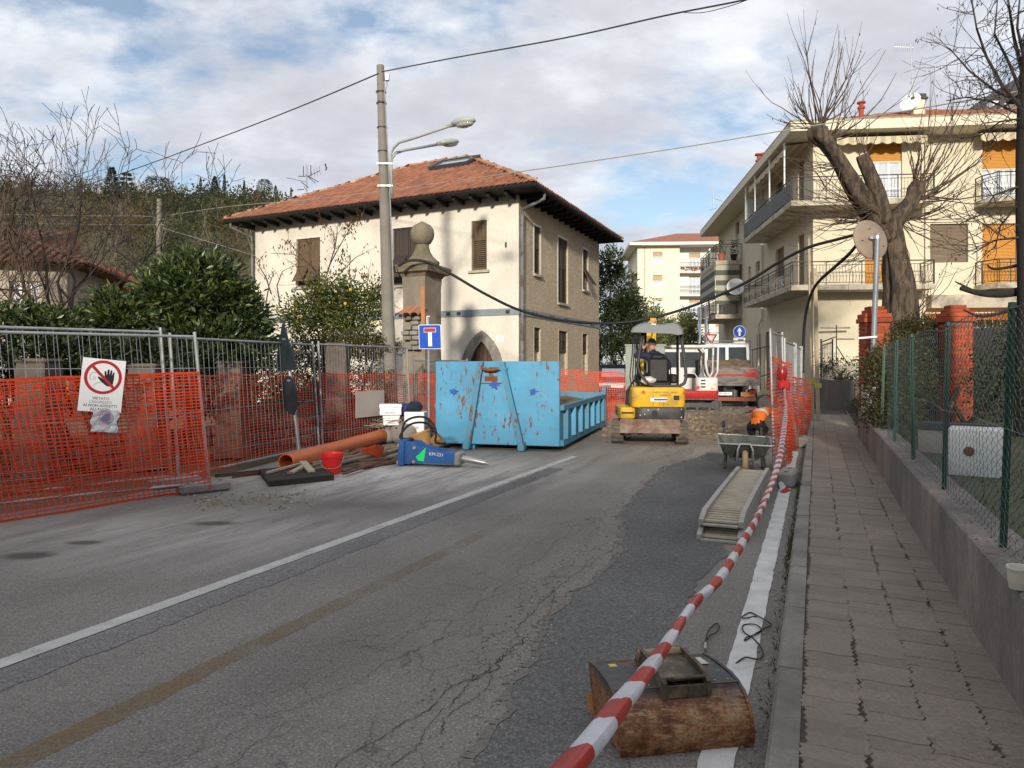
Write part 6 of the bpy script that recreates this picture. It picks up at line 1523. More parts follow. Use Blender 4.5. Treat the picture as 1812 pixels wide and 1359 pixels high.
J={'pelvis':(bp(.14,-.17,1.36),(.17,.13)),'waist':(bp(.14,-.18,1.50),(.165,.125)),'chest':(bp(.13,-.16,1.68),(.19,.13)),'neckbase':(bp(.10,-.10,1.84),(.10,.09)),'neck':(bp(.08,-.05,1.91),.06),
  'headlow':(bp(.07,-.02,1.97),(.078,.088)),'head':(bp(.065,-.01,2.05),(.088,.102)),'crown':(bp(.065,-.015,2.12),(.066,.078)),
  'shL':(bp(-.09,-.12,1.80),.085),'elL':(bp(-.30,-.06,1.77),.062),'foreL':(bp(-.17,-.07,1.90),.048),'Lwrist':(bp(-.09,-.08,1.97),.035),
  'shR':(bp(.31,-.12,1.77),.085),'elR':(bp(.44,.0,1.55),.06),'Rwrist':(bp(.46,.22,1.52),.036),
  'hipL':(bp(.04,.02,1.33),.10),'knL':(bp(-.02,.36,1.36),.075),'anL':(bp(-.02,.48,.96),.05),'toeL':(bp(-.02,.64,.90),.04),'hipR':(bp(.25,.02,1.33),.10),'knR':(bp(.30,.36,1.36),.075),'anR':(bp(.30,.48,.96),.05),'toeR':(bp(.30,.64,.90),.04)}
E=[('pelvis','waist'),('waist','chest'),('chest','neckbase'),('neckbase','neck'),('neck','headlow'),('headlow','head'),('head','crown'),('chest','shL'),('shL','elL'),('elL','foreL'),('foreL','Lwrist'),('chest','shR'),('shR','elR'),('elR','Rwrist'),
  ('pelvis','hipL'),('hipL','knL'),('knL','anL'),('anL','toeL'),('pelvis','hipR'),('hipR','knR'),('knR','anR'),('anR','toeR')]
hj,he=hand_joints(bp(-.09,-.08,1.97),V((.75,.1,.5)),V((.2,.5,-.6)),V((-.4,-.8,.3)),'L',1.0,.3);J.update(hj);E+=he
hj,he=hand_joints(bp(.46,.22,1.52),V((0,.8,.3)),V((1,0,0)),V((0,-.3,1)),'R',1.0,.8);J.update(hj);E+=he
def mf(n,c):
 if n in('neck','headlow')or n.startswith('L')or(n.startswith('R')):return 1
 if n in('head','crown'):return 1
 if n[:2]in('hi','kn','an','to'):return 2
 return 0
skinned('body',J,E,[navy,skin_m,dkt],mf,op,2)
mb=MB();hc=bp(.065,-.02,2.06);mb.sphere(hc+V((0,-.012,.0)),(.093,.103,.098),16,12);mb.v=[tuple(V(p)+V((0,0,1))*mnoise.noise(V(p)*40)*.006)for p in mb.v]
keep=[f for f in mb.f if sum(mb.v[i][2]for i in f)/len(f)>hc.z-.045+max(0,(sum(mb.v[i][1]for i in f)/len(f)-hc.y))*.8];mb.f=keep;mb.m=[0]*len(keep);mb.build('hair',hair_m,op,smooth=True)
for sx in(-1,1):mb=MB();mb.sphere(bp(.067+sx*.09,-.005,2.02),(.014,.025,.034),8,6);mb.build('ear',skin_m,op,smooth=True)
mb=MB();mb.sphere(bp(.067,.10,2.02),(.016,.022,.024),8,6);mb.build('nose',skin_m,op,smooth=True)
mb=MB();mb.tube([bp(.0,-.15,1.84),bp(.05,-.185,1.845),bp(.13,-.19,1.845),bp(.19,-.15,1.84),bp(.19,-.05,1.85)],.035,8);mb.build('collar',navy,op,smooth=True)
hiv=PM('hi_vis_orange',(.85,.19,.015),.7,.08,6,bump=.25,bscale=14);refl=PM('reflective_tape',(.58,.58,.56),.35,.1,8)
WP=V((5.16,15.5,.05));wk=thing('person','crouching worker in an orange hi-vis jacket bent over behind the net','person',WP)
q=lambda x,y,z_:WP+V((x,y,z_))
J={'pelvis':(q(-.02,0,.28),(.17,.15)),'waist':(q(.05,.05,.40),(.19,.16)),'chest':(q(.20,.20,.54),(.22,.17)),'upper':(q(.29,.30,.58),(.21,.15)),'neck':(q(.38,.42,.56),.06),'headlow':(q(.41,.48,.53),.085),'head':(q(.43,.54,.50),(.09,.10)),'crown':(q(.45,.60,.46),.07),
  'shL':(q(.12,.40,.52),.09),'elL':(q(.06,.56,.24),.06),'Lwrist':(q(.16,.70,.10),.036),'shR':(q(.46,.22,.52),.09),'elR':(q(.56,.34,.24),.06),'Rwrist':(q(.50,.50,.08),.036),
  'hipL':(q(-.08,.06,.24),.14),'knL':(q(.02,.40,.13),.10),'anL':(q(-.08,.08,.10),.075),'toeL':(q(-.10,-.10,.06),.05),'hipR':(q(.09,-.02,.24),.14),'knR':(q(.26,.26,.13),.10),'anR':(q(.10,-.04,.10),.075),'toeR':(q(.07,-.2,.06),.05)}
E=[('pelvis','waist'),('waist','chest'),('chest','upper'),('upper','neck'),('neck','headlow'),('headlow','head'),('head','crown'),('upper','shL'),('shL','elL'),('elL','Lwrist'),('upper','shR'),('shR','elR'),('elR','Rwrist'),
  ('pelvis','hipL'),('hipL','knL'),('knL','anL'),('anL','toeL'),('pelvis','hipR'),('hipR','knR'),('knR','anR'),('anR','toeR')]
hj,he=hand_joints(q(.16,.70,.10),V((.4,.7,-.3)),V((.8,-.4,0)),Z,'L',1.0,.7);J.update(hj);E+=he
hj,he=hand_joints(q(.50,.50,.08),V((.1,.8,-.2)),V((1,0,0)),Z,'R',1.0,.7);J.update(hj);E+=he
def mf2(n,c):
 if n in('waist','chest','upper','shL','shR','elL','elR'):return 0
 if n in('pelvis',):return 0 if c.z>WP.z+.30 else 2
 if n.startswith('L')or n.startswith('R')or n in('neck','headlow'):return 1
 if n in('head','crown'):return 3
 return 2
wb_=skinned('body',J,E,[hiv,skin_m,dkt,hair_m],mf2,wk,2)
bm=bmesh.new();bm.from_mesh(wb_.data);bm.faces.ensure_lookup_table();off=root_loc(wk)
def band(test,nm):
 vs=[];fs=[];mp={}
 for f in bm.faces:
  if f.material_index!=0:continue
  if not test(f.calc_center_median()):continue
  ff=[]
  for v_ in f.verts:
   if v_.index not in mp:mp[v_.index]=len(vs);vs.append(v_.co+v_.normal*.006)
   ff.append(mp[v_.index])
  fs.append(ff)
 if fs:
  me=bpy.data.meshes.new(nm);me.from_pydata(vs,[],fs);me.materials.append(refl);o=bpy.data.objects.new(nm,me);COL.objects.link(o);o.parent=wk
bmesh.ops.subdivide_edges(bm,edges=bm.edges[:],cuts=1,use_grid_fill=True);bm.faces.ensure_lookup_table();bm.normal_update();bm.verts.index_update()
ax_=(q(.29,.30,.58)-q(.05,.05,.40)).normalized();lat=V((ax_.y,-ax_.x,0)).normalized()
o1=q(.13,.13,.47)-off
band(lambda c:abs((c-o1).dot(ax_)-.02)<.028,'reflective_band');band(lambda c:abs((c-o1).dot(lat)+.03-(c-o1).dot(ax_)*.25)<.026 and(c-o1).dot(ax_)>0,'reflective_band');bm.free()
# ================================================================== WHITE AND RED MINI EXCAVATOR, TRUCK, VAN, CAR, CABINET
m_wm=PM('white_machine_paint',(.62,.61,.58),.45,.06,3,col2=(.40,.37,.33),amt2=.25,scale2=4);m_rm=PM('red_machine_paint',(.40,.02,.02),.4,.1,4)
E2=V((6.45,26.0,0));M2=frame(E2,rad(84));e2=thing('mini_excavator','white and red mini excavator standing sideways beside the tipper truck','excavator',E2)
for x in(-.6,.6):track(M2,e2,x,-.82,.82,.42,.26,m_track,m_dkp)
mb=MB(M2);mb.bbox((0,0,.38),(1.0,.7,.2),.04);mb.build('undercarriage',m_dkp,e2)
rbox(M2,rrect(-.65,-.75,.65,.55,.12),.42,.70,m_rm,'lower_body',e2);rbox(M2,rrect(-.6,-.74,.6,.02,.15),.69,1.15,m_wm,'engine_cover',e2,.05)
for z_ in(.80,.91,1.02):mb=MB(M2);mb.pbox((-.603,-.30,z_),(.004,0,0),(0,.16,0),(0,0,.05));mb.build('vent',black,e2)
mb=MB(M2);mb.pbox((-.606,.0,.75),(.004,0,0),(0,-.1,0),(0,0,.1));mb.build('red_sticker',m_rm,e2);mb=MB(M2);mb.pbox((-.606,-.6,.74),(.004,0,0),(0,.12,0),(0,0,.06));mb.build('yellow_sticker',m_yel,e2)
for x in(-.5,.5):mb=MB(M2);mb.tube([(x,-.5,1.1),(x,-.38,1.3),(x,-.32,1.6),(x,-.32,2.02),(x,-.2,2.16)],.04,8);mb.build('roll_post',m_wm,e2,smooth=True)
for x in(-.5,.5):mb=MB(M2);mb.tube([(x,-.6,1.1),(x,-.72,1.35),(x,-.74,2.2)],.035,8);mb.build('roll_post',m_wm,e2,smooth=True)
mb=MB(M2);mb.bbox((0,.12,2.22),(1.15,1.5,.12),.05);mb.build('canopy_roof',m_wm,e2,smooth=40)
mb=MB(M2);mb.bbox((0,.12,1.2),(.5,.45,.14),.05);mb.bbox((0,-.12,1.5),(.48,.12,.55),.05);mb.build('seat',black,e2,smooth=40)
mb=MB(M2);mb.tube([(-.5,-.05,1.12),(-.5,.05,1.28),(-.5,.3,1.3),(-.5,.35,1.12)],.02,6);mb.build('hand_rail',m_wm,e2)
beam(M2,[(0,.8,.7),(0,1.0,1.5),(0,1.5,2.1),(0,2.0,2.2)],.16,.22,m_wm,'boom',e2);beam(M2,[(0,1.95,2.3),(0,2.2,1.6),(0,2.2,.8)],.13,.16,m_wm,'dipper_arm',e2)
mb=MB(M2);mb.prism([(0,0),(.35,.05),(.45,.3),(.3,.45),(.05,.4)],(-.2,2.0,.4),(0,1,0),(0,0,1),(1,0,0),.4);mb.build('digging_bucket',steel_dk,e2)
TO=V((8.37,27.6,0));TM=frame(TO,rad(-11));trk=thing('tipper_truck','white crew-cab tipper truck with a load of soil and red striped tailgate','truck',TO)
m_bed=PM('dirty_grey_bed',(.19,.175,.155),.8,.2,3,col2=(.10,.085,.07),amt2=.4,scale2=4,stretch=(1,1,2))
mb=MB(TM);mb.bbox((0,.03,1.18),(1.78,.06,.60),.01);tg=mb.build('tailgate',m_bed,trk)
for z_ in(.95,1.08,1.32,1.42):mb=MB(TM);mb.pbox((-.86,-.012,z_),(1.72,0,0),(0,.02,0),(0,0,.035));mb.build('tailgate_rib',m_bed,tg)
m_rst=PM('worn_red_stripe',(.36,.03,.03),.7,.3,6)
mb=MB(TM);mb.pbox((-.84,-.015,1.17),(1.68,0,0),(0,.01,0),(0,0,.075));mb.build('red_stripe',m_rst,tg)
mb=MB(TM);mb.prism([(.35,1.14),(.82,1.10),(.80,1.42),(.50,1.42),(.48,1.3),(.35,1.27)],(0,-.005,0),(1,0,0),(0,0,1),(0,-1,0),.006);mb.build('red_stripe',m_rst,tg)
for x in(-.91,.85):mb=MB(TM);mb.pbox((x,0,.85),(.06,0,0),(0,.09,0),(0,0,.72));mb.build('corner_post',m_bed,trk)
for x in(-.91,.87):mb=MB(TM);mb.pbox((x,.06,.88),(.04,0,0),(0,2.75,0),(0,0,.55));mb.build('bed_side',m_bed,trk)
mb=MB(TM);mb.pbox((-.9,.02,.80),(1.8,0,0),(0,2.8,0),(0,0,.08));mb.pbox((-.9,2.8,.88),(1.8,0,0),(0,.05,0),(0,0,.9));mb.build('bed_floor',m_bed,trk)
tag(heap(TM,-.85,.1,.85,2.75,1.38,1.80,24,30,8,.12).build('soil_load',m_soil,loc=TM@V((0,1.4,1.2))),'brown soil heaped on the tipper truck bed','soil',kind='stuff')
mb=MB(TM)
for x in(-.4,.3):mb.pbox((x,.1,.55),(.1,0,0),(0,5.6,0),(0,0,.18))
mb.build('chassis',black,trk)
mb=MB(TM);mb.bbox((.0,.06,.30),(1.55,.08,.15),.01);mb.build('bumper',PM('faded_red_bumper',(.23,.07,.05),.7,.25,5),trk)
mb=MB(TM);mb.bbox((-.36,.0,.50),(.52,.02,.12),.005);pl_=mb.build('number_plate',white,trk);text('lettering','FS 682 A',.10,TM@V((-.36,-.012,.50)),TM.to_3x3()@V((1,0,0)),Z,blackp,pl_)
mb=MB(TM);mb.pbox((.22,.02,.40),(.5,0,0),(0,.03,0),(0,0,.16));mb.build('striped_board',PM('orange_panel',(.50,.20,.06),.6,.25,9),trk)
for x,mm in((-.72,m_rm),(.66,m_rm)):mb=MB(TM);mb.bbox((x,.0,.58),(.28,.06,.11),.01);mb.build('tail_light',mm,trk)
def wheel(M,parent,x,y,r,wd):
 mb=MB(M);R_=Matrix.Rotation(rad(90),3,'Y');mb.lathe([(r*.55,-wd/2),(r*.9,-wd/2),(r,-wd*.35),(r,wd*.35),(r*.9,wd/2),(r*.55,wd/2)],(x,y,r),20,R=R_);w_=mb.build('wheel',black,parent,smooth=40)
 mb=MB(M);mb.lathe([(0,-wd*.3),(r*.56,-wd*.38),(r*.56,wd*.38),(0,wd*.3)],(x,y,r),14,R=R_,caps=False);mb.build('rim',galv,w_)
for x in(-.72,.72):wheel(TM,trk,x,.75,.33,.3);wheel(TM,trk,x,4.7,.33,.22)
def cab(M,parent,y0,y1,w_,z0,zr,mat,hood=0.0,tb=.08,wins=True):
 """cab shell with tapered roof, windows on rear, sides and front"""
 zw=lerp(z0,zr,.52);h=w_/2
 pro=[(y0,z0),(y0,zw),(y0+.05,zr-.08),(y0+.16,zr),(y1-.55,zr),(y1-.42,zr-.06),(y1-.02,zw),(y1,zw-.05)]+([(y1+hood,zw-.2),(y1+hood+.05,z0+.2)]if hood else[])+[(y1+hood,z0)]
 mb=MB(M);rings=[]
 for x,k in((-h,.0),(-h+.06,.02),(h-.06,.02),(h,.0)):
  rings.append([V((x*(1-tb*max(0,(z_-zw)/(zr-zw))),y,z_))for y,z_ in pro])
 mb.loft(rings);sh=mb.build('cab',mat,parent,smooth=30)
 def pane(pts,nm='window',mm=glass):mb=MB(M);mb.add([V(p)for p in pts],[(0,1,2,3)]);return mb.build(nm,mm,sh)
 e_=.012
 for a,b in((-h+.14,-.06),(.06,h-.14)):pane([(a,y0-e_+.01,zw+.06),(b,y0-e_+.01,zw+.06),(b*.97,y0+.04-e_,zr-.16),(a*.97,y0+.04-e_,zr-.16)])
 for s_ in(-1,1):
  n_=2 if(y1-y0)>1.8 else 1;L_=(y1-.5-y0-.2)/n_
  for i in range(n_):ya=y0+.2+i*L_+.04;yb=ya+L_-.08;pane([(s_*(h+e_),ya,zw+.04),(s_*(h+e_),yb+(.25 if i==n_-1 else 0),zw+.04),(s_*(h*(1-tb*.8)+e_),yb,zr-.14),(s_*(h*(1-tb*.8)+e_),ya,zr-.14)])
 pane([(-h+.12,y1-.02+e_,zw+.03),(h-.12,y1-.02+e_,zw+.03),(h*.85,y1-.38+e_,zr-.09),(-h*.85,y1-.38+e_,zr-.09)],'windscreen');return sh
m_wv=PM('white_van_paint',(.66,.66,.65),.35,.05,2,col2=(.5,.49,.47),amt2=.25,scale2=2)
cab(TM,trk,3.0,5.1,1.86,.55,2.48,m_wv,.9)
mb=MB(TM);mb.pbox((-.94,2.9,1.0),(.05,0,0),(0,.05,0),(0,0,1.6));mb.pbox((.89,2.9,1.0),(.05,0,0),(0,.05,0),(0,0,1.6));mb.pbox((-.94,2.9,2.55),(1.88,0,0),(0,.05,0),(0,0,.05));mb.build('ladder_rack',steel_dk,trk)
VO=V((8.5,37,0));VM=frame(VO,rad(-80));van=thing('parked_van','white van parked beyond the white mini excavator','van',VO)
cab(VM,van,-2.2,1.6,1.8,.4,2.35,m_wv,.7);[wheel(VM,van,x,y,.33,.2)for x in(-.8,.8)for y in(-1.4,1.5)]
CO=V((4.72,34.0,0));CM_=frame(CO,rad(-4));car=thing('parked_car','dark parked car behind the net between house and grey cabinet','car',CO)
m_carp=PM('dark_car_paint',(.02,.022,.028),.25,.15,2,spec=.7)
pro=[(-2.0,.35),(-2.05,.75),(-1.95,1.0),(-1.45,1.42),(-1.1,1.58),(.5,1.6),(1.0,1.48),(1.6,1.06),(2.3,.95),(2.45,.7),(2.4,.35)]
mb=MB(CM_);mb.loft([[V((x*(1-.14*max(0,(z_-.95)/.65)),y,z_))for y,z_ in pro]for x in(-.9,-.84,.84,.9)]);bd=mb.build('body',m_carp,car,smooth=30)
mb=MB(CM_);mb.add([(-.68,-1.90,1.05),(.68,-1.90,1.05),(.62,-1.47,1.42),(-.62,-1.47,1.42)],[(0,1,2,3)]);mb.build('rear_window',PM('pale_reflecting_glass',(.25,.28,.32),.1,.1,2),bd)
for s_ in(-1,1):mb=MB(CM_);mb.add([(s_*.885,-1.5,1.02),(s_*.885,1.4,1.04),(s_*.80,.8,1.46),(s_*.80,-1.1,1.5)],[(0,1,2,3)]);mb.build('side_window',glass,bd)
for s_ in(-.74,.74):mb=MB(CM_);mb.bbox((s_,-2.03,.85),(.22,.06,.16),.02);mb.build('tail_light',m_rm,bd)
mb=MB(CM_);mb.pbox((-.26,-2.07,.6),(.52,0,0),(0,.02,0),(0,0,.11));mb.build('number_plate',white,bd)
for x in(-.8,.8):
 for y in(-1.3,1.5):wheel(CM_,car,x,y,.31,.2)
cbn=thing('site_cabinet','tall plain grey-green cabinet standing behind the yellow excavator','cabinet',P(1121,645,24).xy.to_3d())
q0=P(1107,645,24);q0.z=0;m_cb=PM('grey_green_panel',(.255,.275,.235),.6,.05,1.5);mb=MB();mb.pbox(q0,V((1.25,-.1,0)),V((.2,.9,0)),Z*2.2);bx_=mb.build('body',m_cb,cbn)
mb=MB();mb.pbox(q0+V((-.03,-.03,2.2)),V((1.31,-.1,0)),V((.2,.98,0)),Z*.06);mb.build('lid',m_cb,cbn)
for k in range(2):mb=MB();mb.pbox(q0+V((.04+k*.6,-.012-k*.05,.15)),V((.56,-.045,0)),V((0,.01,0)),Z*1.95);mb.build('door',m_cb,cbn)
mb=MB();mb.pbox(q0+V((.56,-.07,1.0)),V((.03,0,0)),V((0,.03,0)),Z*.2);mb.build('handle',steel_dk,cbn)
ct=thing('hose_cart','red wheeled machine with a black hose lying near the tipper truck','machine',G(1352,735));q=G(1352,735)
mb=MB();mb.bbox(q+V((0,0,.12)),(.8,.5,.16),.04);mb.build('red_frame',m_rm,ct);mb=MB()
for k in range(3):c=q+V((.05,.05*k,.38));mb.tube([c+V((.26*math.cos(6.283*i/18),0,.26*math.sin(6.283*i/18)))for i in range(18)],.02,5,closed=True)
mb.build('hose_coil',black,ct,smooth=True);mb=MB();mb.tube([q+V((.3,0,.3)),q+V((.7,.1,.42)),q+V((1.0,.2,.35))],.05,8);mb.tube([q+V((-.3,0,.1)),q+V((-.6,-.1,.1)),q+V((-.9,-.5,.02)),q+V((-1.0,-1.2,.02))],.015,5);mb.build('hose',black,ct,smooth=True)
rub=MB();rg=random.Random(77)
def rubble(n,fx,fy,sz,sd):
 for _ in range(n):
  p=G(rg.gauss(*fx),max(700,rg.gauss(*fy)));pebble(rub,(p.x,p.y,-.005),rg.uniform(*sz)*(1 if rg.random()<.9 else 2),rg)
rubble(900,(1265,38),(746,11),(.015,.07),1);rubble(350,(1095,16),(762,8),(.01,.05),2);rubble(260,(1230,40),(770,10),(.01,.035),3);rubble(150,(1330,25),(790,12),(.006,.02),4)
m_rub=PM('rubble',(.19,.14,.095),.95,.3,6,col2=(.10,.07,.045),amt2=.4,scale2=4,isl=.4,bump=.4)
rub.build('rubble',m_rub,kind='stuff',label='brown clods and stones of dug up road around the excavators',cat='rubble')
hs=MB();nx,ny=60,40;vs=[]
for j in range(ny+1):
 for i in range(nx+1):
  x,y=lerp(3.4,8.2,i/nx),lerp(15.6,25,j/ny);e_=(math.sin(math.pi*i/nx)*math.sin(math.pi*j/ny))**.6;x+=(y-15.6)*.28
  z_=(.10+.22*mnoise.noise(V((x*.9,y*.6,2)))+.10*mnoise.noise(V((x*3,y*3,5)))+.05*mnoise.noise(V((x*8,y*8,1))))*e_-.03;vs.append((x,y,z_))
hs.add(vs,[(j*(nx+1)+i,j*(nx+1)+i+1,(j+1)*(nx+1)+i+1,(j+1)*(nx+1)+i)for j in range(ny)for i in range(nx)])
hs.build('dug_ground',PM('dug_earth',(.20,.15,.10),.98,.3,2.4,col2=(.10,.07,.045),amt2=.42,scale2=2.2,sharp2=.25,bump=1.0,bscale=16,fine=.3),kind='structure')
# ================================================================== VEGETATION
def leaf_quad(mb,p,d,ln,wd,nrm):
 s_=d.cross(nrm)
 if s_.length<1e-4:s_=d.orthogonal()
 s_=s_.normalized();m_=p+d*ln*.5-nrm*ln*.06
 mb.add([p,m_+s_*wd*.5,p+d*ln,m_-s_*wd*.5],[(0,1,2,3)])
def rand_dir(rg):
 while True:
  v_=V((rg.uniform(-1,1),rg.uniform(-1,1),rg.uniform(-1,1)))
  if.05<v_.length<1:return v_.normalized()
def leaf_blob(mb,c,r,n,ln,wd,rg,shell=.55,up=.25,clump=7,spread=.16):
 """leaves in small sprays spread through an ellipsoid, denser near its uneven surface"""
 r=V(r)if not isinstance(r,(int,float))else V((r,r,r));c=V(c)
 for _ in range(n//clump):
  d=rand_dir(rg);t_=lerp(shell,1.0,rg.random()**.6)*(1+.22*mnoise.noise(d*2.3+c))
  p=c+V((d.x*r.x,d.y*r.y,d.z*r.z))*t_
  ax_=(d+V((0,0,up))+rand_dir(rg)*.55).normalized()
  for k in range(clump):
   dd=(ax_+rand_dir(rg)*.75).normalized();q=p+ax_*(k/clump-.4)*spread*2+rand_dir(rg)*spread*.5
   leaf_quad(mb,q,dd,ln*rg.uniform(.7,1.25),wd*rg.uniform(.7,1.2),rand_dir(rg))
bark=PM('brown_bark',(.125,.090,.062),.95,.3,4,stretch=(2.2,2.2,.5),col2=(.042,.032,.025),amt2=.5,scale2=5,sharp2=.14,bump=1.0,bscale=9,fine=.3)
bark_gr=PM('grey_bark',(.15,.12,.09),.95,.25,4,bump=.6,bscale=20)
bark_dk=PM('dark_bark',(.024,.020,.017),.95,.3,5,bump=.8,bscale=20)
twig_m=PM('twig',(.085,.058,.040),.9,.25,4);twig_dk=PM('dark_twig',(.040,.031,.027),.9,.25,4)
laurel=LEAF('laurel_leaf',[(0,(.018,.034,.008)),(.45,(.034,.060,.013)),(.8,(.065,.095,.02)),(1,(.15,.17,.04))],.38,.5,.2)
dkleaf=LEAF('dark_hedge_leaf',[(0,(.010,.018,.006)),(.6,(.020,.034,.010)),(1,(.045,.060,.016))],.5,.35,.2)
citrus=LEAF('citrus_leaf',[(0,(.03,.045,.012)),(.5,(.07,.095,.02)),(.85,(.14,.15,.035)),(1,(.30,.26,.05))],.4,.4,.3)
vine=LEAF('vine_leaf',[(0,(.03,.035,.012)),(.5,(.065,.07,.022)),(.85,(.11,.10,.03)),(1,(.16,.09,.03))],.5,.3,.3)
olive=LEAF('olive_leaf',[(0,(.06,.075,.025)),(.5,(.12,.14,.05)),(1,(.21,.22,.09))],.5,.3,.3)
dkgreen=LEAF('evergreen_leaf',[(0,(.012,.022,.008)),(.6,(.030,.046,.014)),(1,(.075,.095,.03))],.45,.4,.25)
dryleaf=LEAF('dry_leaf',[(0,(.05,.018,.012)),(.6,(.11,.04,.022)),(1,(.17,.08,.035))],.7,.2,.3)
pod=LEAF('dry_pod',[(0,(.022,.015,.012)),(1,(.06,.04,.028))],.8,.2,.2)
def bush(name,label,cat,base,blobs,mat,seed,ln,wd,stems=3,bark_=None,group=None,shell=.5,clump=7,spread=.16):
 rg=random.Random(seed);t_=thing(name,label,cat,base,group)
 mb=MB()
 for c,r,n in blobs:leaf_blob(mb,c,r,n,ln,wd,rg,shell,clump=clump,spread=spread)
 mb.build('foliage',mat,t_,kind='stuff')
 mb=MB()
 for i in range(stems):
  c=blobs[i%len(blobs)][0];b=V(base)+V((rg.uniform(-.2,.2),rg.uniform(-.2,.2),0));mb.tube([b,lerp(b,V(c),.5)+V((rg.uniform(-.15,.15),0,0)),V(c)],[.05,.035,.015],5)
 mb.build('stem',bark_ or bark,t_);return t_
HG='laurel bushes of the hedge behind the left fence'
def bl(px,py,Y,rx,rz,n,ry=None):return(P(px,py,Y),(rx,ry or rx*.8,rz),n)
bush('laurel_bush','largest laurel bush, rounded, rising above the fence left of the cream house','bush',at0(350,13.6),[bl(350,530,13.6,.98,.80,4200),bl(295,535,13.4,.62,.62,2000),bl(415,560,13.7,.55,.62,1700),bl(350,482,13.8,.55,.36,1100),bl(330,605,13.2,1.3,.45,2200),bl(440,605,14.2,.45,.45,900)],laurel,1,.15,.055,5,spread=.12)
bush('laurel_bush','yellowish laurel bush leaning out left of the largest one','bush',at0(190,12.6),[bl(195,545,12.6,.42,.28,900),bl(215,575,12.4,.65,.3,1500),bl(120,580,12.2,.55,.26,1000)],laurel,2,.13,.05,4,spread=.1)
bush('laurel_bush','low laurel bush at the left edge of the picture','bush',at0(30,11.6),[bl(30,568,11.6,.7,.26,1500),bl(90,580,11.5,.55,.24,1000),bl(-60,560,11,.7,.36,900)],laurel,3,.12,.045,4,spread=.1)
bush('hedge','dark clipped hedge filling the space behind the left fence panels','hedge',at0(150,11.5),[bl(60,630,11.2,1.5,.34,2600,.5),bl(230,630,11.8,1.5,.34,2600,.5),bl(-120,620,10.5,1.4,.40,1300,.5),bl(400,630,13.2,1.3,.38,2200,.5),bl(130,690,11.4,2.5,.4,2400,.4),bl(400,695,13.0,1.5,.4,1400,.4)],dkleaf,4,.11,.045,6,shell=.25,spread=.1)
bush('hedge','low yellow-topped clipped hedge between laurel and utility pole','hedge',at0(600,18.5),[bl(560,620,17.2,.9,.36,2600,.5),bl(620,612,17.4,.95,.36,3000,.5),bl(668,618,17.8,.6,.36,1800,.5),bl(590,670,17.2,1.5,.5,3000,.5),bl(540,670,16.6,.7,.5,1400,.5),bl(470,675,15.6,.7,.45,1500,.4),bl(650,690,17.2,.7,.5,1500,.4)],vine,5,.075,.034,4,shell=.3,spread=.09)
ct_=bush('citrus_tree','small citrus tree with glossy leaves in front of the cream house','tree',at0(585,19.5),[bl(590,520,19.5,.7,.45,1700),bl(555,550,19.3,.75,.5,1700),bl(630,545,19.6,.85,.5,2000),bl(662,520,19.8,.4,.35,500),bl(520,565,19,.5,.45,800),bl(600,575,19.2,1.1,.4,1900)],citrus,6,.11,.05,5,shell=.25,spread=.27,clump=6)
m_lem=PM('yellow_citrus',(.55,.38,.02),.5,.1,8);rg=random.Random(2)
for k in range(4):
 mb=MB();mb.sphere(P(rg.uniform(520,670),rg.uniform(485,575),19.5-rg.uniform(.5,1.0)),.045,8,6);mb.build('fruit',m_lem,ct_,smooth=True)
bush('evergreen_tree','dark evergreen tree standing behind the right corner of the old house','tree',at0(1085,35),[bl(1085,520,35,1.15,1.5,3000),bl(1095,580,35,1.2,1.3,3000),bl(1080,470,35.3,.7,.9,1200),bl(1110,545,34.5,.8,.8,1500),bl(1075,620,34.6,.9,.9,1400)],dkgreen,7,.20,.07,4,shell=.25)
bush('olive_tree','pale green olive tree beyond the yellow excavator canopy','tree',at0(1215,60),[bl(1200,590,60,1.7,1.5,2000),bl(1222,600,60,1.4,1.5,1700),bl(1180,600,59,1.5,1.3,1700),bl(1215,570,60,1.0,.9,800)],olive,8,.26,.10,4,shell=.2,spread=.3)
bush('olive_tree','lower olive bush left of the canopy, beside the dark evergreen','tree',at0(1125,55),[bl(1120,590,55,1.5,1.4,2000),bl(1145,575,56,1.2,1.2,1300),bl(1140,610,54,1.4,1.0,1300)],olive,9,.24,.09,4,shell=.2,spread=.3)
bush('shrub','pale shrub growing against the foot of the yellow block','shrub',at0(1150,82),[bl(1150,565,82,1.6,2.0,900),bl(1165,590,80,2.2,1.8,900)],olive,19,.4,.16,3,shell=.2,spread=.4)
bush('overgrown_hedge','overgrown olive-brown climber spilling over the fence beside the brick pier','hedge',at0(1575,13.2,.5),[bl(1612,585,14.9,.42,.25,1700,.5),bl(1562,665,12.8,.26,.40,1500,.6),bl(1600,612,13.6,.40,.25,1500,.5),bl(1560,720,12.2,.25,.45,1300,.8),bl(1640,578,15.4,.5,.2,1300,.4),bl(1545,650,13.4,.20,.28,800,.4),bl(1578,700,11.6,.28,.5,1900,.8),bl(1600,650,11.8,.26,.35,1300,.8),bl(1585,750,11.0,.22,.35,1000,.8),bl(1632,640,14.6,.35,.55,1800,.4),bl(1620,700,12.4,.3,.45,1500,.4)],vine,10,.06,.03,6,shell=.2,spread=.10)
bush('overgrown_hedge','dark hedge behind the chain-link fence beyond the right brick pier','hedge',at0(1690,12.8,.5),[bl(1745,615,15.6,.8,.6,2200,.4),bl(1650,660,15.4,.7,.75,1800,.4),bl(1790,640,12,.6,.6,1300,.4),bl(1680,715,15.0,1.1,.45,1700,.4),bl(1790,690,10.8,.8,.5,1500,.4)],dkleaf,11,.06,.03,4,shell=.2)
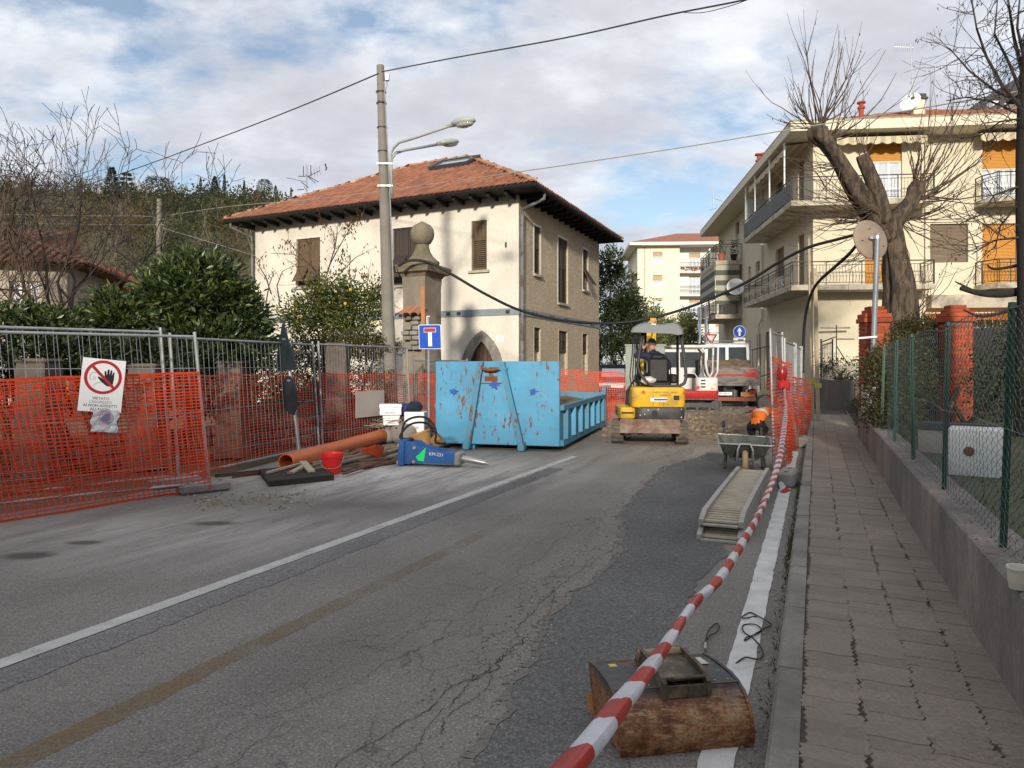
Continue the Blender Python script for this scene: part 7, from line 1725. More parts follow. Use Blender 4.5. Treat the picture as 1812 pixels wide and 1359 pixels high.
bush('shrub','dark green shrub in the planter at the end of the pavement','shrub',at0(1490,25.6,1),[bl(1495,648,26.8,1.0,.28,900,.4),bl(1500,668,25.2,.55,.25,700,.3),bl(1470,648,26.8,.5,.25,400,.3)],dkgreen,12,.08,.04,3,shell=.3)
for y0,y1,h,lab in((9.9,15.5,1.35,'pale concrete garden wall behind the chain-link fence'),):
 mb=MB();a,b=at0(1625,9.6,.4),at0(1765,9.0,.4);d=b-a;n_=V((-d.y,d.x,0)).normalized();mb.pbox(a,d,n_*.2,Z*(CAMH-.85-.4));mb.build('wall',PM('pale_panel_wall',(.20,.195,.18),.9,.1,2),loc=a,label=lab,cat='wall')
 mb=MB();mb.pbox(a-n_*.03+Z*.36,d,n_*.26,Z*.09);mb.build('dark_coping',PM('dark_coping',(.03,.032,.036),.6,.2,4),loc=a,label='dark coping on the pale garden wall behind the chain-link fence',cat='coping')
 mb=MB();a,b=at0(1625,16.4,.4),at0(1960,13.0,.4);d=b-a;n_=V((-d.y,d.x,0)).normalized();mb.pbox(a,d,n_*.3,Z*1.95);mb.build('retaining_wall',PM('dark_grey_wall',(.075,.07,.068),.9,.2,2),loc=a,label='dark grey retaining wall at the back of the garden on the right',cat='wall')
eb=MB();nx,ny=50,14;vs=[]
for j in range(ny+1):
 for i in range(nx+1):
  a=lerp(at0(425,14.2),at0(690,18.6),i/nx);b=lerp(at0(400,16.6),at0(660,20.5),i/nx);p=lerp(a,b,j/ny);e_=math.sin(math.pi*j/ny)**.7*math.sin(math.pi*i/nx)**.4
  vs.append(p+Z*(e_*(1.05+.35*mnoise.noise(V((p.x*1.3,p.y*1.3,4)))+.14*mnoise.noise(V((p.x*6,p.y*6,2))))-.03))
eb.add(vs,[(j*(nx+1)+i,j*(nx+1)+i+1,(j+1)*(nx+1)+i+1,(j+1)*(nx+1)+i)for j in range(ny)for i in range(nx)])
eb.build('earth_bank',PM('bank_soil',(.12,.08,.055),.98,.35,3,col2=(.05,.045,.025),amt2=.45,scale2=2.5,sharp2=.3,bump=1.0,bscale=14,fine=.3),kind='structure')
# ------------------------------------------------------------------ bare branching
def grow(mb,p,d,r,ln,depth,rg,tips,sides=5,spread=.6,up=.15,seg=3,minr=.004,kids=(2,3),taper=.62):
 pts=[p];rs_=[r];q=p;dd=d.normalized()
 for i in range(seg):
  dd=(dd+rand_dir(rg)*.16+V((0,0,up*.35))).normalized();q=q+dd*ln/seg;pts.append(q);rs_.append(max(minr,r*lerp(1,taper,(i+1)/seg)))
 mb.tube(pts,rs_,sides if r>.02 else 3,False)
 if depth==0:tips.append((q,dd));return
 n=rg.randint(*kids)
 for k in range(n):
  at=q if k==0 else pts[rg.randint(1,seg)]
  nd=(dd+rand_dir(rg)*spread*(0.6 if k==0 else 1.25)+V((0,0,up))).normalized()
  grow(mb,at,nd,max(minr,r*taper*(1 if k==0 else.72)),ln*rg.uniform(.62,.88),depth-1,rg,tips,sides,spread,up,seg,minr,kids,taper)
def bare_tree(label,base,h,r,seed,mats,depth=5,limbs=4,lean=V((0,0,1)),pods=0,spread=.6,name='bare_tree',fork=.3,up=.12,podm=None,minr=.006,pods_sz=.06,group=None):
 rg=random.Random(seed);t_=thing(name,label,'tree',base,group)
 base=V(base);mb=MB();top=base+lean.normalized()*h*fork;mid=lerp(base,top,.5)+V((rg.uniform(-.1,.1)*r*8,0,0));mb.tube([base-Z*.1,base+Z*.25,mid,top],[r*1.35,r*1.05,r*.9,r*.75],10);mb.build('trunk',mats[0],t_,smooth=True)
 mb=MB();tips=[]
 for k in range(limbs):
  a=6.283*k/limbs+rg.uniform(-.4,.4);d=(lean.normalized()+V((math.cos(a),math.sin(a),0))*rg.uniform(.35,.75)).normalized()
  grow(mb,top-lean.normalized()*rg.uniform(0,h*.06),d,r*.5,h*.26,depth,rg,tips,5,spread,up,minr=minr)
 mb.build('crown',mats[1],t_)
 if pods:
  mb=MB()
  for _ in range(pods):p,d=rg.choice(tips);leaf_quad(mb,p-d*rg.uniform(0,.5)+rand_dir(rg)*.08,(V((0,0,-1))+rand_dir(rg)*.5).normalized(),pods_sz*rg.uniform(.7,1.5),pods_sz*.35,rand_dir(rg))
  mb.build('dry_leaves',podm or pod,t_,kind='stuff')
 return t_
BT='bare trees of the gardens on the left'
bare_tree('tall spreading bare tree in front of the left houses, crown against the sky',at0(112,27),10.8,.16,3,(bark_gr,twig_dk),6,7,V((-.03,0,1)),420,.72,fork=.22,up=.05,pods_sz=.07,minr=.0095,group=BT)
bare_tree('bare tree leaning left in front of the beige brown roofed house',at0(45,22),5.6,.12,5,(bark_gr,twig_m),4,4,V((-.2,0,1)),60,.6,fork=.3,minr=.009,group=BT)
bare_tree('bare grey tree cut by the left edge of the picture',at0(-30,24),7.2,.13,8,(bark_gr,twig_m),5,4,V((.05,0,1)),100,.6,minr=.010,group=BT)
bare_tree('smaller bare tree right of the red gable roof',at0(200,36),8.2,.14,12,(bark_gr,twig_m),5,5,V((.1,0,1)),120,.6,fork=.2,minr=.011,group=BT)
tw=thing('twiggy_tree','thin sparse tree with red-brown leaf clusters in front of the cream house','tree',at0(575,20.5));rg=random.Random(21)
b0=at0(572,20.5);mb=MB();mb.tube([b0,P(572,560,20.5),P(570,512,20.5)],[.05,.04,.032],6);mb.build('trunk',bark_gr,tw)
mb=MB();lf=MB()
TW=[[(570,512),(585,465),(607,425),(625,395),(640,384)],[(572,500),(550,468),(520,450),(478,448)],[(580,480),(592,440),(590,410),(565,393)],[(575,515),(604,482),(630,455),(642,450)],[(592,440),(596,418),(597,402)],[(548,470),(522,440),(508,425)],[(565,530),(540,500),(524,470),(505,458)],[(606,520),(618,490),(620,455)],[(607,545),(640,505),(655,485)],[(600,530),(560,505),(535,480)],[(480,520),(470,490),(458,470),(462,455)],[(495,535),(490,505),(500,480),(520,470)],[(470,540),(476,505),(486,478)]]
for k,L_ in enumerate(TW):
 pts=[P(x,y,20.4+.25*math.sin(i*1.7+k))for i,(x,y)in enumerate(L_)];n=len(pts);mb.tube(pts,[lerp(.022,.006,i/(n-1))for i in range(n)],4,False)
 for i in range(1,n):
  for _ in range(3):
   p=lerp(pts[i-1],pts[i],rg.random());d=(rand_dir(rg)+V((0,0,.6))).normalized();q=p+d*rg.uniform(.15,.5);mb.tube([p,lerp(p,q,.5)+rand_dir(rg)*.03,q],[.007,.005,.004],3,False)
   for _ in range(rg.randint(0,3)):leaf_quad(lf,q+rand_dir(rg)*.08,(V((0,0,-1))+rand_dir(rg)*.7).normalized(),.10,.035,rand_dir(rg))
def cluster(px,py,n,s_):
 for _ in range(n):leaf_quad(lf,P(rg.gauss(px,s_),rg.gauss(py,s_*1.3),20.3),(V((0,0,-1))+rand_dir(rg)*.6).normalized(),rg.uniform(.08,.15),.04,rand_dir(rg))
for c in((616,402,60,7),(632,384,40,6),(608,445,22,6),(625,480,35,8),(645,483,25,7),(565,395,12,4),(600,460,15,6),(498,440,14,5),(510,430,12,4),(545,425,10,4),(600,455,12,5),(520,437,14,6),(462,458,12,5)):cluster(*c)
mb.build('crown',twig_m,tw);lf.build('dry_leaves',dryleaf,tw,kind='stuff')
# ------------------------------------------------------------------ big pollarded tree on the right
def limb(mb,pts,rs,n=14,seed=0,amp=.12,sub=5):
 """thick gnarled limb: smooth path, ridged bark"""
 P_=[V(p)for p in pts];out=[];R_=[]
 for i in range(len(P_)-1):
  p0,p1,p2,p3=P_[max(i-1,0)],P_[i],P_[i+1],P_[min(i+2,len(P_)-1)]
  for k in range(sub):
   t=k/sub;out.append(.5*((2*p1)+(p2-p0)*t+(2*p0-5*p1+4*p2-p3)*t*t+(3*p1-p0-3*p2+p3)*t**3));R_.append(lerp(rs[i],rs[i+1],t))
 out.append(P_[-1]);R_.append(rs[-1]);vs=[];prev=None;k=len(out)
 for i,p in enumerate(out):
  d=(out[min(i+1,k-1)]-out[max(i-1,0)]).normalized();x=V((1,0,0))if prev is None else prev
  x=(x-d*x.dot(d)).normalized();prev=x;y=d.cross(x)
  for j in range(n):
   a=6.283185*j/n;q=V((math.cos(a)*1.6,math.sin(a)*1.6,i*.11+seed));rr_=R_[i]*(1+amp*mnoise.noise(q*1.2)*2+amp*.8*mnoise.noise(V((a*3.2,i*.07,seed)))+(amp*.5 if j%2 else-amp*.3))
   vs.append(p+(x*math.cos(a)+y*math.sin(a))*rr_)
 fs=[(i*n+j,i*n+(j+1)%n,(i+1)*n+(j+1)%n,(i+1)*n+j)for i in range(k-1)for j in range(n)];fs+=[tuple(range(n-1,-1,-1)),tuple(range((k-1)*n,k*n))]
 mb.add(vs,fs)
pt=thing('pollarded_tree','big gnarled pollarded tree with bare twigs in front of the apartment building','tree',at0(1590,19,.5));YT=19.0
mb=MB();limb(mb,[at0(1588,YT,.3),P(1592,560,YT),P(1592,510,YT),P(1585,460,YT),P(1577,418,YT),P(1570,385,YT)],[.50,.40,.33,.29,.28,.27],28,1,.2);mb.build('trunk',bark,pt,smooth=True)
mb=MB();limb(mb,[P(1574,425,YT),P(1551,388,YT),P(1518,340,YT-.2),P(1488,290,YT-.4),P(1462,252,YT-.5),P(1448,236,YT-.5),P(1440,222,YT-.5)],[.27,.25,.21,.185,.18,.24,.15],22,5,.22);mb.build('limb',bark,pt,smooth=True)
mb=MB();limb(mb,[P(1565,395,YT-.1),P(1552,345,YT-.15),P(1538,305,YT-.2),P(1526,274,YT-.2)],[.22,.2,.16,.145],16,9,.14);mb.build('limb',bark,pt,smooth=True)
mb=MB();limb(mb,[P(1572,405,YT),P(1597,378,YT+.1),P(1612,356,YT+.1),P(1622,335,YT+.1),P(1626,322,YT)],[.21,.18,.155,.19,.12],18,13,.24);mb.build('limb',bark,pt,smooth=True)
mb=MB();limb(mb,[P(1540,235+45,YT),P(1459,262,YT-.6)],[.03,.045],8,3,.1);mb.M=None
mb=MB();tips=[];rg=random.Random(44)
def shoots(px,py,Y,n,ang0,ang1,l0,l1,r0=.018,sub=2,droop=0.0):
 for k in range(n):
  a=rad(lerp(ang0,ang1,(k+.5)/n)+rg.uniform(-7,7));ln=rg.uniform(l0,l1);dy=rg.uniform(-.55,.55)
  d=V((math.cos(a),dy,math.sin(a))).normalized();p=P(px+rg.uniform(-10,10),py+rg.uniform(-6,8),Y);pts=[p];q=p;seg=6
  for i in range(seg):d=(d+rand_dir(rg)*.24+V((0,0,.12-droop))).normalized();q=q+d*ln/seg;pts.append(q)
  rr_=r0*rg.uniform(.6,1.1);mb.tube(pts,[lerp(rr_,.005,i/seg)for i in range(seg+1)],4,False);tips.append((q,d))
  for _ in range(rg.randint(0,sub)):
   i=rg.randint(1,seg-1);d2=((pts[i+1]-pts[i]).normalized()+rand_dir(rg)*.5+V((0,0,.15))).normalized();q2=pts[i];p2=[q2]
   for _2 in range(4):d2=(d2+rand_dir(rg)*.12+V((0,0,.08))).normalized();q2=q2+d2*ln*.13;p2.append(q2)
   mb.tube(p2,[.009,.008,.006,.005,.004],3,False);tips.append((q2,d2))
shoots(1448,226,YT-.5,17,30,150,1.2,2.5,.024,4);shoots(1436,224,YT-.4,10,120,195,.6,1.6,.018,3);shoots(1472,245,YT-.3,10,5,70,1.2,2.6,.022,3)
shoots(1626,326,YT,17,15,110,1.2,3.0,.022,3);shoots(1630,350,YT,13,-25,60,1.4,3.2,.024,3);shoots(1590,390,YT,16,190,330,.9,1.9,.018,1,.06)
shoots(1555,390,YT,18,140,235,1.2,2.6,.02,2,.05);shoots(1545,370,YT-.3,18,150,215,1.0,2.3,.018,2,.08);shoots(1485,290,YT-.4,12,150,250,.7,1.6,.016,1,.06);shoots(1524,276,YT,8,40,140,.6,1.4,.014,1)
shoots(1600,385,YT,14,-40,30,1.3,3.0,.02,2,.03);shoots(1620,560,YT-.3,9,30,80,.8,2.0,.014,0);shoots(1560,440,YT-.3,8,150,220,.8,1.6,.014,1,.1)
mb.build('twigs',twig_m,pt)
mb=MB()
for _ in range(150):p,d=rg.choice(tips);leaf_quad(mb,p-d*rg.uniform(0,.3),(V((0,0,-1))+rand_dir(rg)*.4).normalized(),rg.uniform(.06,.11),.025,rand_dir(rg))
mb.build('seed_pods',pod,pt,kind='stuff')
rt=thing('dark_tree','dark bare tree at the right edge with dangling seed pods','tree',at0(1818,11.5,.45));YR=11.5;tips=[]
mb=MB();limb(mb,[at0(1818,YR,.3),P(1818,560,YR),P(1814,450,YR),P(1813,330,YR),P(1814,200,YR),P(1818,100,YR),P(1826,20,YR)],[.17,.13,.115,.11,.10,.08,.06],12,2,.10);mb.build('trunk',bark_dk,rt,smooth=True)
mb=MB()
for L_,r0 in(([(1806,515),(1770,520),(1735,519),(1700,510)],.075),([(1800,470),(1760,476),(1747,469)],.03),([(1720,513),(1700,503),(1690,498)],.02),([(1806,545),(1740,560),(1705,548)],.03)):
 limb(mb,[P(x,y,YR+.2)for x,y in L_],[lerp(r0,r0*.45,i/(len(L_)-1))for i in range(len(L_))],8,r0*90,.1,4)
mb.build('limb',bark_dk,rt,smooth=True)
mb=MB();rg=random.Random(91)
for L_,r0 in(([(1806,190),(1775,155),(1745,100),(1728,50),(1716,-20)],.035),([(1806,180),(1760,160),(1715,125),(1680,85)],.028),([(1810,130),(1795,70),(1785,10),(1780,-40)],.035),([(1800,200),(1750,178),(1710,172),(1675,178)],.02),([(1812,100),(1800,50),(1806,-20)],.03),([(1806,160),(1785,110),(1760,60),(1765,0)],.03),([(1803,330),(1760,345),(1735,380),(1700,395)],.02),([(1803,420),(1760,425),(1720,450)],.02),([(1803,360),(1770,400),(1760,440)],.018),([(1806,210),(1770,215),(1735,240),(1700,245)],.016)):
 pts=[P(x,y,YR+rg.uniform(-.3,.4)*(i>0))for i,(x,y)in enumerate(L_)];n=len(pts);mb.tube(pts,[lerp(r0,.008,i/(n-1))for i in range(n)],5,False)
 for i in range(1,n):
  for _ in range(5):
   p=lerp(pts[i-1],pts[i],rg.random());d=((pts[i]-pts[i-1]).normalized()*.6+rand_dir(rg)*.9+V((0,0,.15))).normalized();tp=[];grow(mb,p,d,.009,rg.uniform(.22,.42),2,rg,tp,3,.6,.05,2,.0032,(1,3),.7);tips+=tp
mb.build('crown',twig_dk,rt);mb=MB()
for _ in range(430):
 p,d=rg.choice(tips);leaf_quad(mb,p+rand_dir(rg)*.05,(V((0,0,-1))+rand_dir(rg)*.35).normalized(),rg.uniform(.04,.08),.018,rand_dir(rg))
mb.build('seed_pods',pod,rt,kind='stuff')
# ------------------------------------------------------------------ wooded hill on the left
def ridge_y(px):
 T=[(-900,316),(-300,326),(0,338),(150,342),(260,356),(330,360),(400,360),(470,364),(540,380),(620,415),(720,520),(820,600),(950,650)]
 for(a,ya),(b,yb)in zip(T,T[1:]):
  if px<=b:return lerp(ya,yb,max(0,(px-a)/(b-a)))
 return 655
def hill_pt(px,t_):
 Y=lerp(46,190,t_);x=(px-CX)/FPX*Y;zr=CAMH+(HY-ridge_y(px))/FPX*190
 s_=t_**.85;h=max(-1,zr)*s_
 return V((x,Y,h+mnoise.noise(V((x*.05,Y*.05,1)))*2.2*s_-.3*(t_<.02)))
mb=MB();nx,ny=60,26;vs=[]
for j in range(ny+1):
 for i in range(nx+1):vs.append(hill_pt(lerp(-900,950,i/nx),j/ny))
b=len(vs)
for i in range(nx+1):p=vs[ny*(nx+1)+i];vs.append(V((p.x*1.3,p.y*1.3,-2)))
mb.add(vs,[(j*(nx+1)+i,j*(nx+1)+i+1,(j+1)*(nx+1)+i+1,(j+1)*(nx+1)+i)for j in range(ny+1)for i in range(nx)])
mb.build('hill',PM('hillside',(.10,.082,.045),.95,.3,.06,col2=(.055,.060,.025),amt2=.5,scale2=.09,sharp2=.3,fine=.3),kind='structure',smooth=True)
wmt=LEAF('woodland',[(0,(.050,.036,.024)),(.3,(.10,.068,.036)),(.55,(.165,.105,.040)),(.8,(.10,.088,.030)),(1,(.055,.060,.024))],.8,.2,.25)
wod=LEAF('woodland_green',[(0,(.024,.034,.014)),(.6,(.05,.062,.025)),(1,(.10,.105,.045))],.8,.2,.25)
wb=MB();wg=MB();rg=random.Random(17)
for _ in range(860):
 t_=rg.random()**.9;px=rg.uniform(-260,640)if rg.random()<.6 else rg.uniform(220,560);p=hill_pt(px,t_);r_=rg.uniform(1.3,2.6)*lerp(.9,1.5,t_)
 green=mnoise.noise(V((px*.008,t_*4,3)))+(.30 if px>260 else-.06)+rg.uniform(-.25,.25)>0
 m_=wg if green else wb;n=95 if t_<.5 else 60
 for _2 in range(n):
  d=rand_dir(rg);q=p+V((d.x*r_,d.y*r_,d.z*r_*.95+r_*.55))*rg.uniform(.4,1.05);s_=lerp(.12,.50,t_)*rg.uniform(.7,1.5)
  leaf_quad(m_,q,(rand_dir(rg)+(V((0,0,1.2))if not green else V((0,0,.2)))).normalized(),s_*(2.6 if not green else 1.4),s_*(.28 if not green else.8),rand_dir(rg))
wb.build('woodland',wmt,kind='stuff',label='brown leafless woodland covering the hillside on the left',cat='woodland');wg.build('woodland',wod,kind='stuff',label='olive green scrub and trees covering the hillside on the left',cat='woodland')
mb=MB()
for _ in range(45):
 t_=rg.random()*.6;px=rg.uniform(-100,460);p=hill_pt(px,t_);tips_=[];sc_=lerp(1,1.7,t_)
 grow(mb,p,V((rg.uniform(-.15,.15),0,1)),.07*sc_,1.5*sc_,3,rg,tips_,4,.6,.2,2,.012*sc_,(2,3),.65)
mb.build('bare_branches',bark_gr,kind='stuff',label='pale bare branches standing among the hillside woodland',cat='branches')
SKY='cypresses standing on the hill skyline'
def cypress(px,py0,py1,Y,label,k=.13,seed=0):
 rg=random.Random(seed);a,b=P(px,py1,Y),P(px,py0,Y);h=b.z-a.z;t_=thing('cypress',label,'tree',a,SKY);mb=MB()
 for _ in range(260):f=rg.random()**.8;r_=h*k*(1-f)**.7*min(1,.35+f*4)*rg.uniform(.6,1.05);an=rg.uniform(0,6.28);leaf_quad(mb,a+V((math.cos(an)*r_,math.sin(an)*r_,f*h)),(V((math.cos(an)*.3,math.sin(an)*.3,1))+rand_dir(rg)*.3).normalized(),h*.12,h*.04,rand_dir(rg))
 mb.build('crown',dkgreen,t_,kind='stuff');mb=MB();mb.cyl(a-Z*h*.3,a+Z*h*.5,h*.02,h*.01,6);mb.build('trunk',bark_dk,t_)
for k,(px,y0,y1,lb_)in enumerate(((355,316,342,'slim cypress on the skyline, first from the left'),(397,311,340,'tallest slim cypress on the skyline right of a round pine'),(432,321,345,'short cypress on the skyline, third from the left'),(515,333,352,'tiny cypress on the skyline just left of the roof aerials'),(488,330,356,'thick cypress on the skyline beside the bushy pine'))):cypress(px,y0,y1,176,lb_,.12 if k<4 else.22,k)
def pine(px,py0,py1,Y,label,w_,shape,seed,name='pine_tree'):
 rg=random.Random(seed);a,b=P(px,py1,Y),P(px,py0,Y);h=b.z-a.z;t_=thing(name,label,'tree',a);mb=MB()
 for _ in range(900):
  if shape=='cone':f=rg.random();r_=w_*h*(1-f)**.8
  elif shape=='tier':f=math.floor(rg.random()*6)/6+rg.uniform(0,.05);r_=w_*h*(1-f*.85)
  elif shape=='flat':f=.55+rg.choice((0,.16,.3,.4))+rg.uniform(0,.06);r_=w_*h*(1.15-(f-.55))
  else:f=rg.uniform(.15,1);r_=w_*h*math.sin(math.pi*min(.97,f*.95))**.6
  r_*=rg.random()**.5;an=rg.uniform(0,6.28);p=a+V((math.cos(an)*r_,math.sin(an)*r_,f*h));leaf_quad(mb,p,(V((math.cos(an),math.sin(an),.35))+rand_dir(rg)*.4).normalized(),h*.10,h*.035,rand_dir(rg))
 mb.build('crown',dkgreen,t_,kind='stuff');mb=MB();mb.cyl(a-Z*h*.2,a+Z*h*.9,h*.03,h*.01,6);mb.build('trunk',bark_dk,t_)
pine(380,313,345,172,'pointed pine between two cypresses on the skyline',.28,'cone',1);pine(468,318,350,172,'bushy dark pine on the skyline near the roof',.42,'round',2)
pine(198,298,352,120,'dark conifer on the skyline, left of the tiered one',.30,'cone',3);pine(224,303,350,120,'tiered araucaria-like conifer on the skyline',.42,'tier',4);pine(280,316,356,130,'flat topped cedar on the skyline above the far pole',.62,'flat',5,'cedar_tree')
# ================================================================== THINGS LYING ABOUT THE SITE
wl2=thing('garden_wall','low old rubble wall behind the left safety nets','wall',at0(200,11,0));pts=[at0(-200,9.6),at0(60,10.6),at0(250,11.5),at0(420,13.0),at0(560,15.0),at0(660,17.2)]
rg=random.Random(50);m_rubw=PM('rubble_stone',(.105,.075,.058),.95,.2,5,isl=.25,obj=.3,col2=(.10,.08,.065),amt2=.4,scale2=6,bump=.5,bscale=20)
core=MB()
for a,b in zip(pts,pts[1:]):
 d=b-a;n_=V((-d.y,d.x,0)).normalized();core.pbox(a+n_*.05,d,n_*.25,Z*.52)
core.build('wall_core',PM('earth_mortar',(.10,.075,.055),.95,.2,4),wl2);st0={}
cnt=0
for a,b in zip(pts,pts[1:]):
 d=b-a;Ln=d.length;u=d.normalized();n_=V((-u.y,u.x,0))
 for r_ in range(3):
  x=rg.uniform(0,.1)
  while x<Ln-.1:
   w_=rg.uniform(.16,.34);k=rg.randrange(5)
   if k not in st0:
    mb=MB();mb.bbox((0,0,0),(.25,.16,.16),.045);r2=random.Random(k);mb.v=[(vx+r2.uniform(-.02,.02),vy+r2.uniform(-.015,.015),vz+r2.uniform(-.02,.02))for vx,vy,vz in mb.v];st0[k]=mb.mesh('stone',m_rubw)
   o=bpy.data.objects.new('stone',st0[k]);COL.objects.link(o);o.parent=wl2;o.location=a+u*(x+w_/2)+n_*.05+Z*(.1+r_*.17)-wl2.location;o.rotation_euler=(rg.uniform(-.1,.1),0,math.atan2(u.y,u.x));o.scale=(w_/.26,1,rg.uniform(.9,1.05));x+=w_+.015;cnt+=1
m_oldp=PM('old_post_concrete',(.155,.125,.10),.95,.25,3,col2=(.075,.06,.05),amt2=.5,scale2=3,sharp2=.3,bump=.5,bscale=20,fine=.2)
PG='stone posts of the garden wall behind the left nets'
for k,(px,y_,lb_)in enumerate(((70,10.5,'broad pale post of the garden wall at the far left behind the net'),(262,11.4,'post of the garden wall behind the overlapping fence posts'),(412,12.8,'tall post of the garden wall right of the leaning end post'),(598,15.9,'ruined stone post of the garden wall left of the utility pole'))):
 t_=thing('wall_post',lb_,'post',at0(px,y_),PG);c=at0(px,y_);mb=MB();h=(1.62,1.55,1.6,2.0)[k]
 mb.loft([[c+V((sx*.21*q,sy*.21*q,z_))for sx,sy in((-1,-1),(1,-1),(1,1),(-1,1))]for z_,q in((0,1.15),(.4,1.05),(h-.1,1),(h,.95))]);mb.build('shaft',m_oldp,t_);mb=MB();mb.bbox(c+Z*(h+.03),(.46,.46,.07),.03);mb.build('cap',m_oldp,t_)
pA,pB=V((-3.40,11.05,.127)),V((-2.60,14.9,.165));pp_=thing('plastic_pipe','long orange plastic drain pipe lying by the left fence','pipe',pA);d=(pB-pA).normalized();R_=d.to_track_quat('Z','Y').to_matrix();Ln=(pB-pA).length
m_pvc=PM('orange_pvc',(.55,.135,.04),.45,.07,3,col2=(.42,.11,.04),amt2=.3,scale2=2)
mb=MB();mb.lathe([(.114,0),(.125,0),(.125,Ln),(.114,Ln),(.114,0)],pA,32,R=R_,caps=False);mb.build('tube',m_pvc,pp_,smooth=40)
mb=MB();mb.lathe([(.126,.0),(.129,.02),(.129,.05),(.126,.07)],pA,32,R=R_,caps=False);mb.build('rim',m_pvc,pp_,smooth=True)
bk=G(588,838);bk_=thing('bucket','bright red mortar bucket in front of the orange pipe','bucket',bk);m_rb=PM('red_bucket_plastic',(.66,.018,.018),.4,.07,6,col2=(.5,.05,.04),amt2=.2,scale2=9)
mb=MB();mb.lathe([(.10,.0),(.118,.005),(.145,.24),(.165,.245),(.168,.305),(.158,.308),(.150,.29),(.112,.012),(0,.012)],bk,28);mb.build('body',m_rb,bk_,smooth=40)
mb=MB();mb.lathe([(.150,.262),(.172,.262),(.172,.278),(.150,.278)],bk,28);mb.build('rim_band',m_rb,bk_);mb=MB();mb.tube([bk+V((math.cos(a)*.172,math.sin(a)*.172-.01*math.sin(a),.27-.22*math.sin(max(0,-math.sin(a))*1.5)*.8))for a in[math.pi+math.pi*i/14 for i in range(15)]],.004,5);mb.build('handle',galv,bk_)
s0,s1,s2=G(476,862),G(591,850),G(461,842);slab=thing('timber_slab','dark oily timber slab lying in front of the orange pipe','slab',s0);m_sl=PM('oily_timber',(.030,.024,.020),.8,.3,5,stretch=(1,6,1),bump=.3,bscale=20)
mb=MB();mb.pbox(s0,s1-s0,(s2-s0)*1.15,Z*.078);mb.build('slab',m_sl,slab)
OG='pale timber offcuts on the dark slab'
for k,(a,b,w_,lb_)in enumerate((((474,838),(530,823),.055,'thin tapered offcut lying on the left of the slab'),((516,838),(540,825),.075,'middle short offcut on the slab'),((551,836),(538,821),.10,'widest short offcut lying at the right of the slab'))):
 t_=thing('offcut',lb_,'wood',G(*a,.08),OG);p,q=G(*a,.085),G(*b,.085+.02*k);dd=(q-p);sd=V((dd.y,-dd.x,0)).normalized();mb=MB();mb.pbox(p-sd*w_/2+Z*.002,sd*w_,dd*1.15,Z*.028);mb.build('board',PM('grey_pale_timber',(.36,.315,.23),.85,.15,9,obj=.2),t_)
rg=random.Random(66);m_bd=[PM('old_board_%s'%n_,c,.9,.25,6,stretch=(1,1,1),bump=.3)for n_,c in(('brown',(.12,.075,.045)),('tan',(.22,.155,.095)),('rusty',(.14,.06,.035)),('grey',(.20,.17,.14)))]
BG='old boards of the timber pile by the orange pipe'
nb=0
for k in range(34):
 f=rg.random();a=lerp(G(590,836),G(720,797),f)+V((rg.gauss(0,.22),rg.gauss(0,.16),0));an=math.atan2(1.0,.36)+rg.gauss(0,.28);ln=rg.uniform(.7,1.9);d=V((math.cos(an),math.sin(an),rg.uniform(-.01,.02)));sd=V((-d.y,d.x,0)).normalized();h=.012+.11*rg.random()*(1-abs(f-.5));w_=rg.uniform(.05,.13)
 t_=thing('old_board','%s weathered board in the heap of boards beside the orange pipe'%('brown','tan','rusty red','grey')[k%4],'board',a,BG);mb=MB();mb.pbox(a-d*ln/2-sd*w_/2+Z*h,d*ln,sd*w_,Z*rg.uniform(.018,.03));mb.build('board',m_bd[k%4],t_)
RGp='rusty bars under the near end of the pipe'
for k in range(12):
 a=lerp(G(400,842),G(480,838),rg.random())+V((rg.gauss(0,.1),rg.gauss(0,.1),0));an=rg.gauss(.75,.25);ln=rg.uniform(.6,1.6);d=V((math.cos(an),math.sin(an),rg.uniform(0,.08)))
 t_=thing('rusty_bar','rusty bar lying among others at the foot of the fence','bar',a,RGp);mb=MB();mb.tube([a-d*ln/2*V((1,1,0)).length*.5+Z*.02,a+d*ln/2+Z*.02],.012,6);mb.build('bar',PM('rust_dark',(.075,.03,.018),.9,.3,8),t_)
ot=thing('plastic_offcut','torn red-orange plastic sheet lying on the boards under the pipe','offcut',G(660,808));mb=MB();q=[G(634,797,.18),G(664,787,.32),G(681,790,.26),G(674,812,.05),G(655,802,.12)];mb.add(q+[p-Z*.008 for p in q],[(0,1,2,3,4),(9,8,7,6,5)]+[(i,5+i,5+(i+1)%5,(i+1)%5)for i in range(5)]);mb.build('sheet',PM('red_orange_plastic',(.58,.09,.035),.5,.08,4),ot)
sk_=thing('cement_sacks','grey dusty sacks and covered rubble under the white boxes','sacks',at0(712,15.0));m_sack=PM('grey_sack',(.20,.185,.165),.9,.25,5,bump=.5,bscale=12)
for k,(px,py,y_,r_)in enumerate(((690,770,15.0,(.30,.26,.2)),(716,768,14.9,(.34,.28,.24)),(738,772,15.1,(.3,.25,.2)),(705,752,15.3,(.42,.3,.16)))):
 mb=MB();c=P(px,py,y_);c.z=max(c.z,r_[2]*.85);mb.sphere(c,r_,16,10);mb.v=[tuple(V(p)+V((1,1,1))*mnoise.noise(V(p)*6)*.05)for p in mb.v];mb.v=[(x,y,max(z_,.003))for x,y,z_ in mb.v];mb.build('sack',m_sack,sk_,smooth=True)
br_=thing('straw_scraps','dry wood scraps lying on the grey sacks','scraps',P(680,752,14.9));mb=MB()
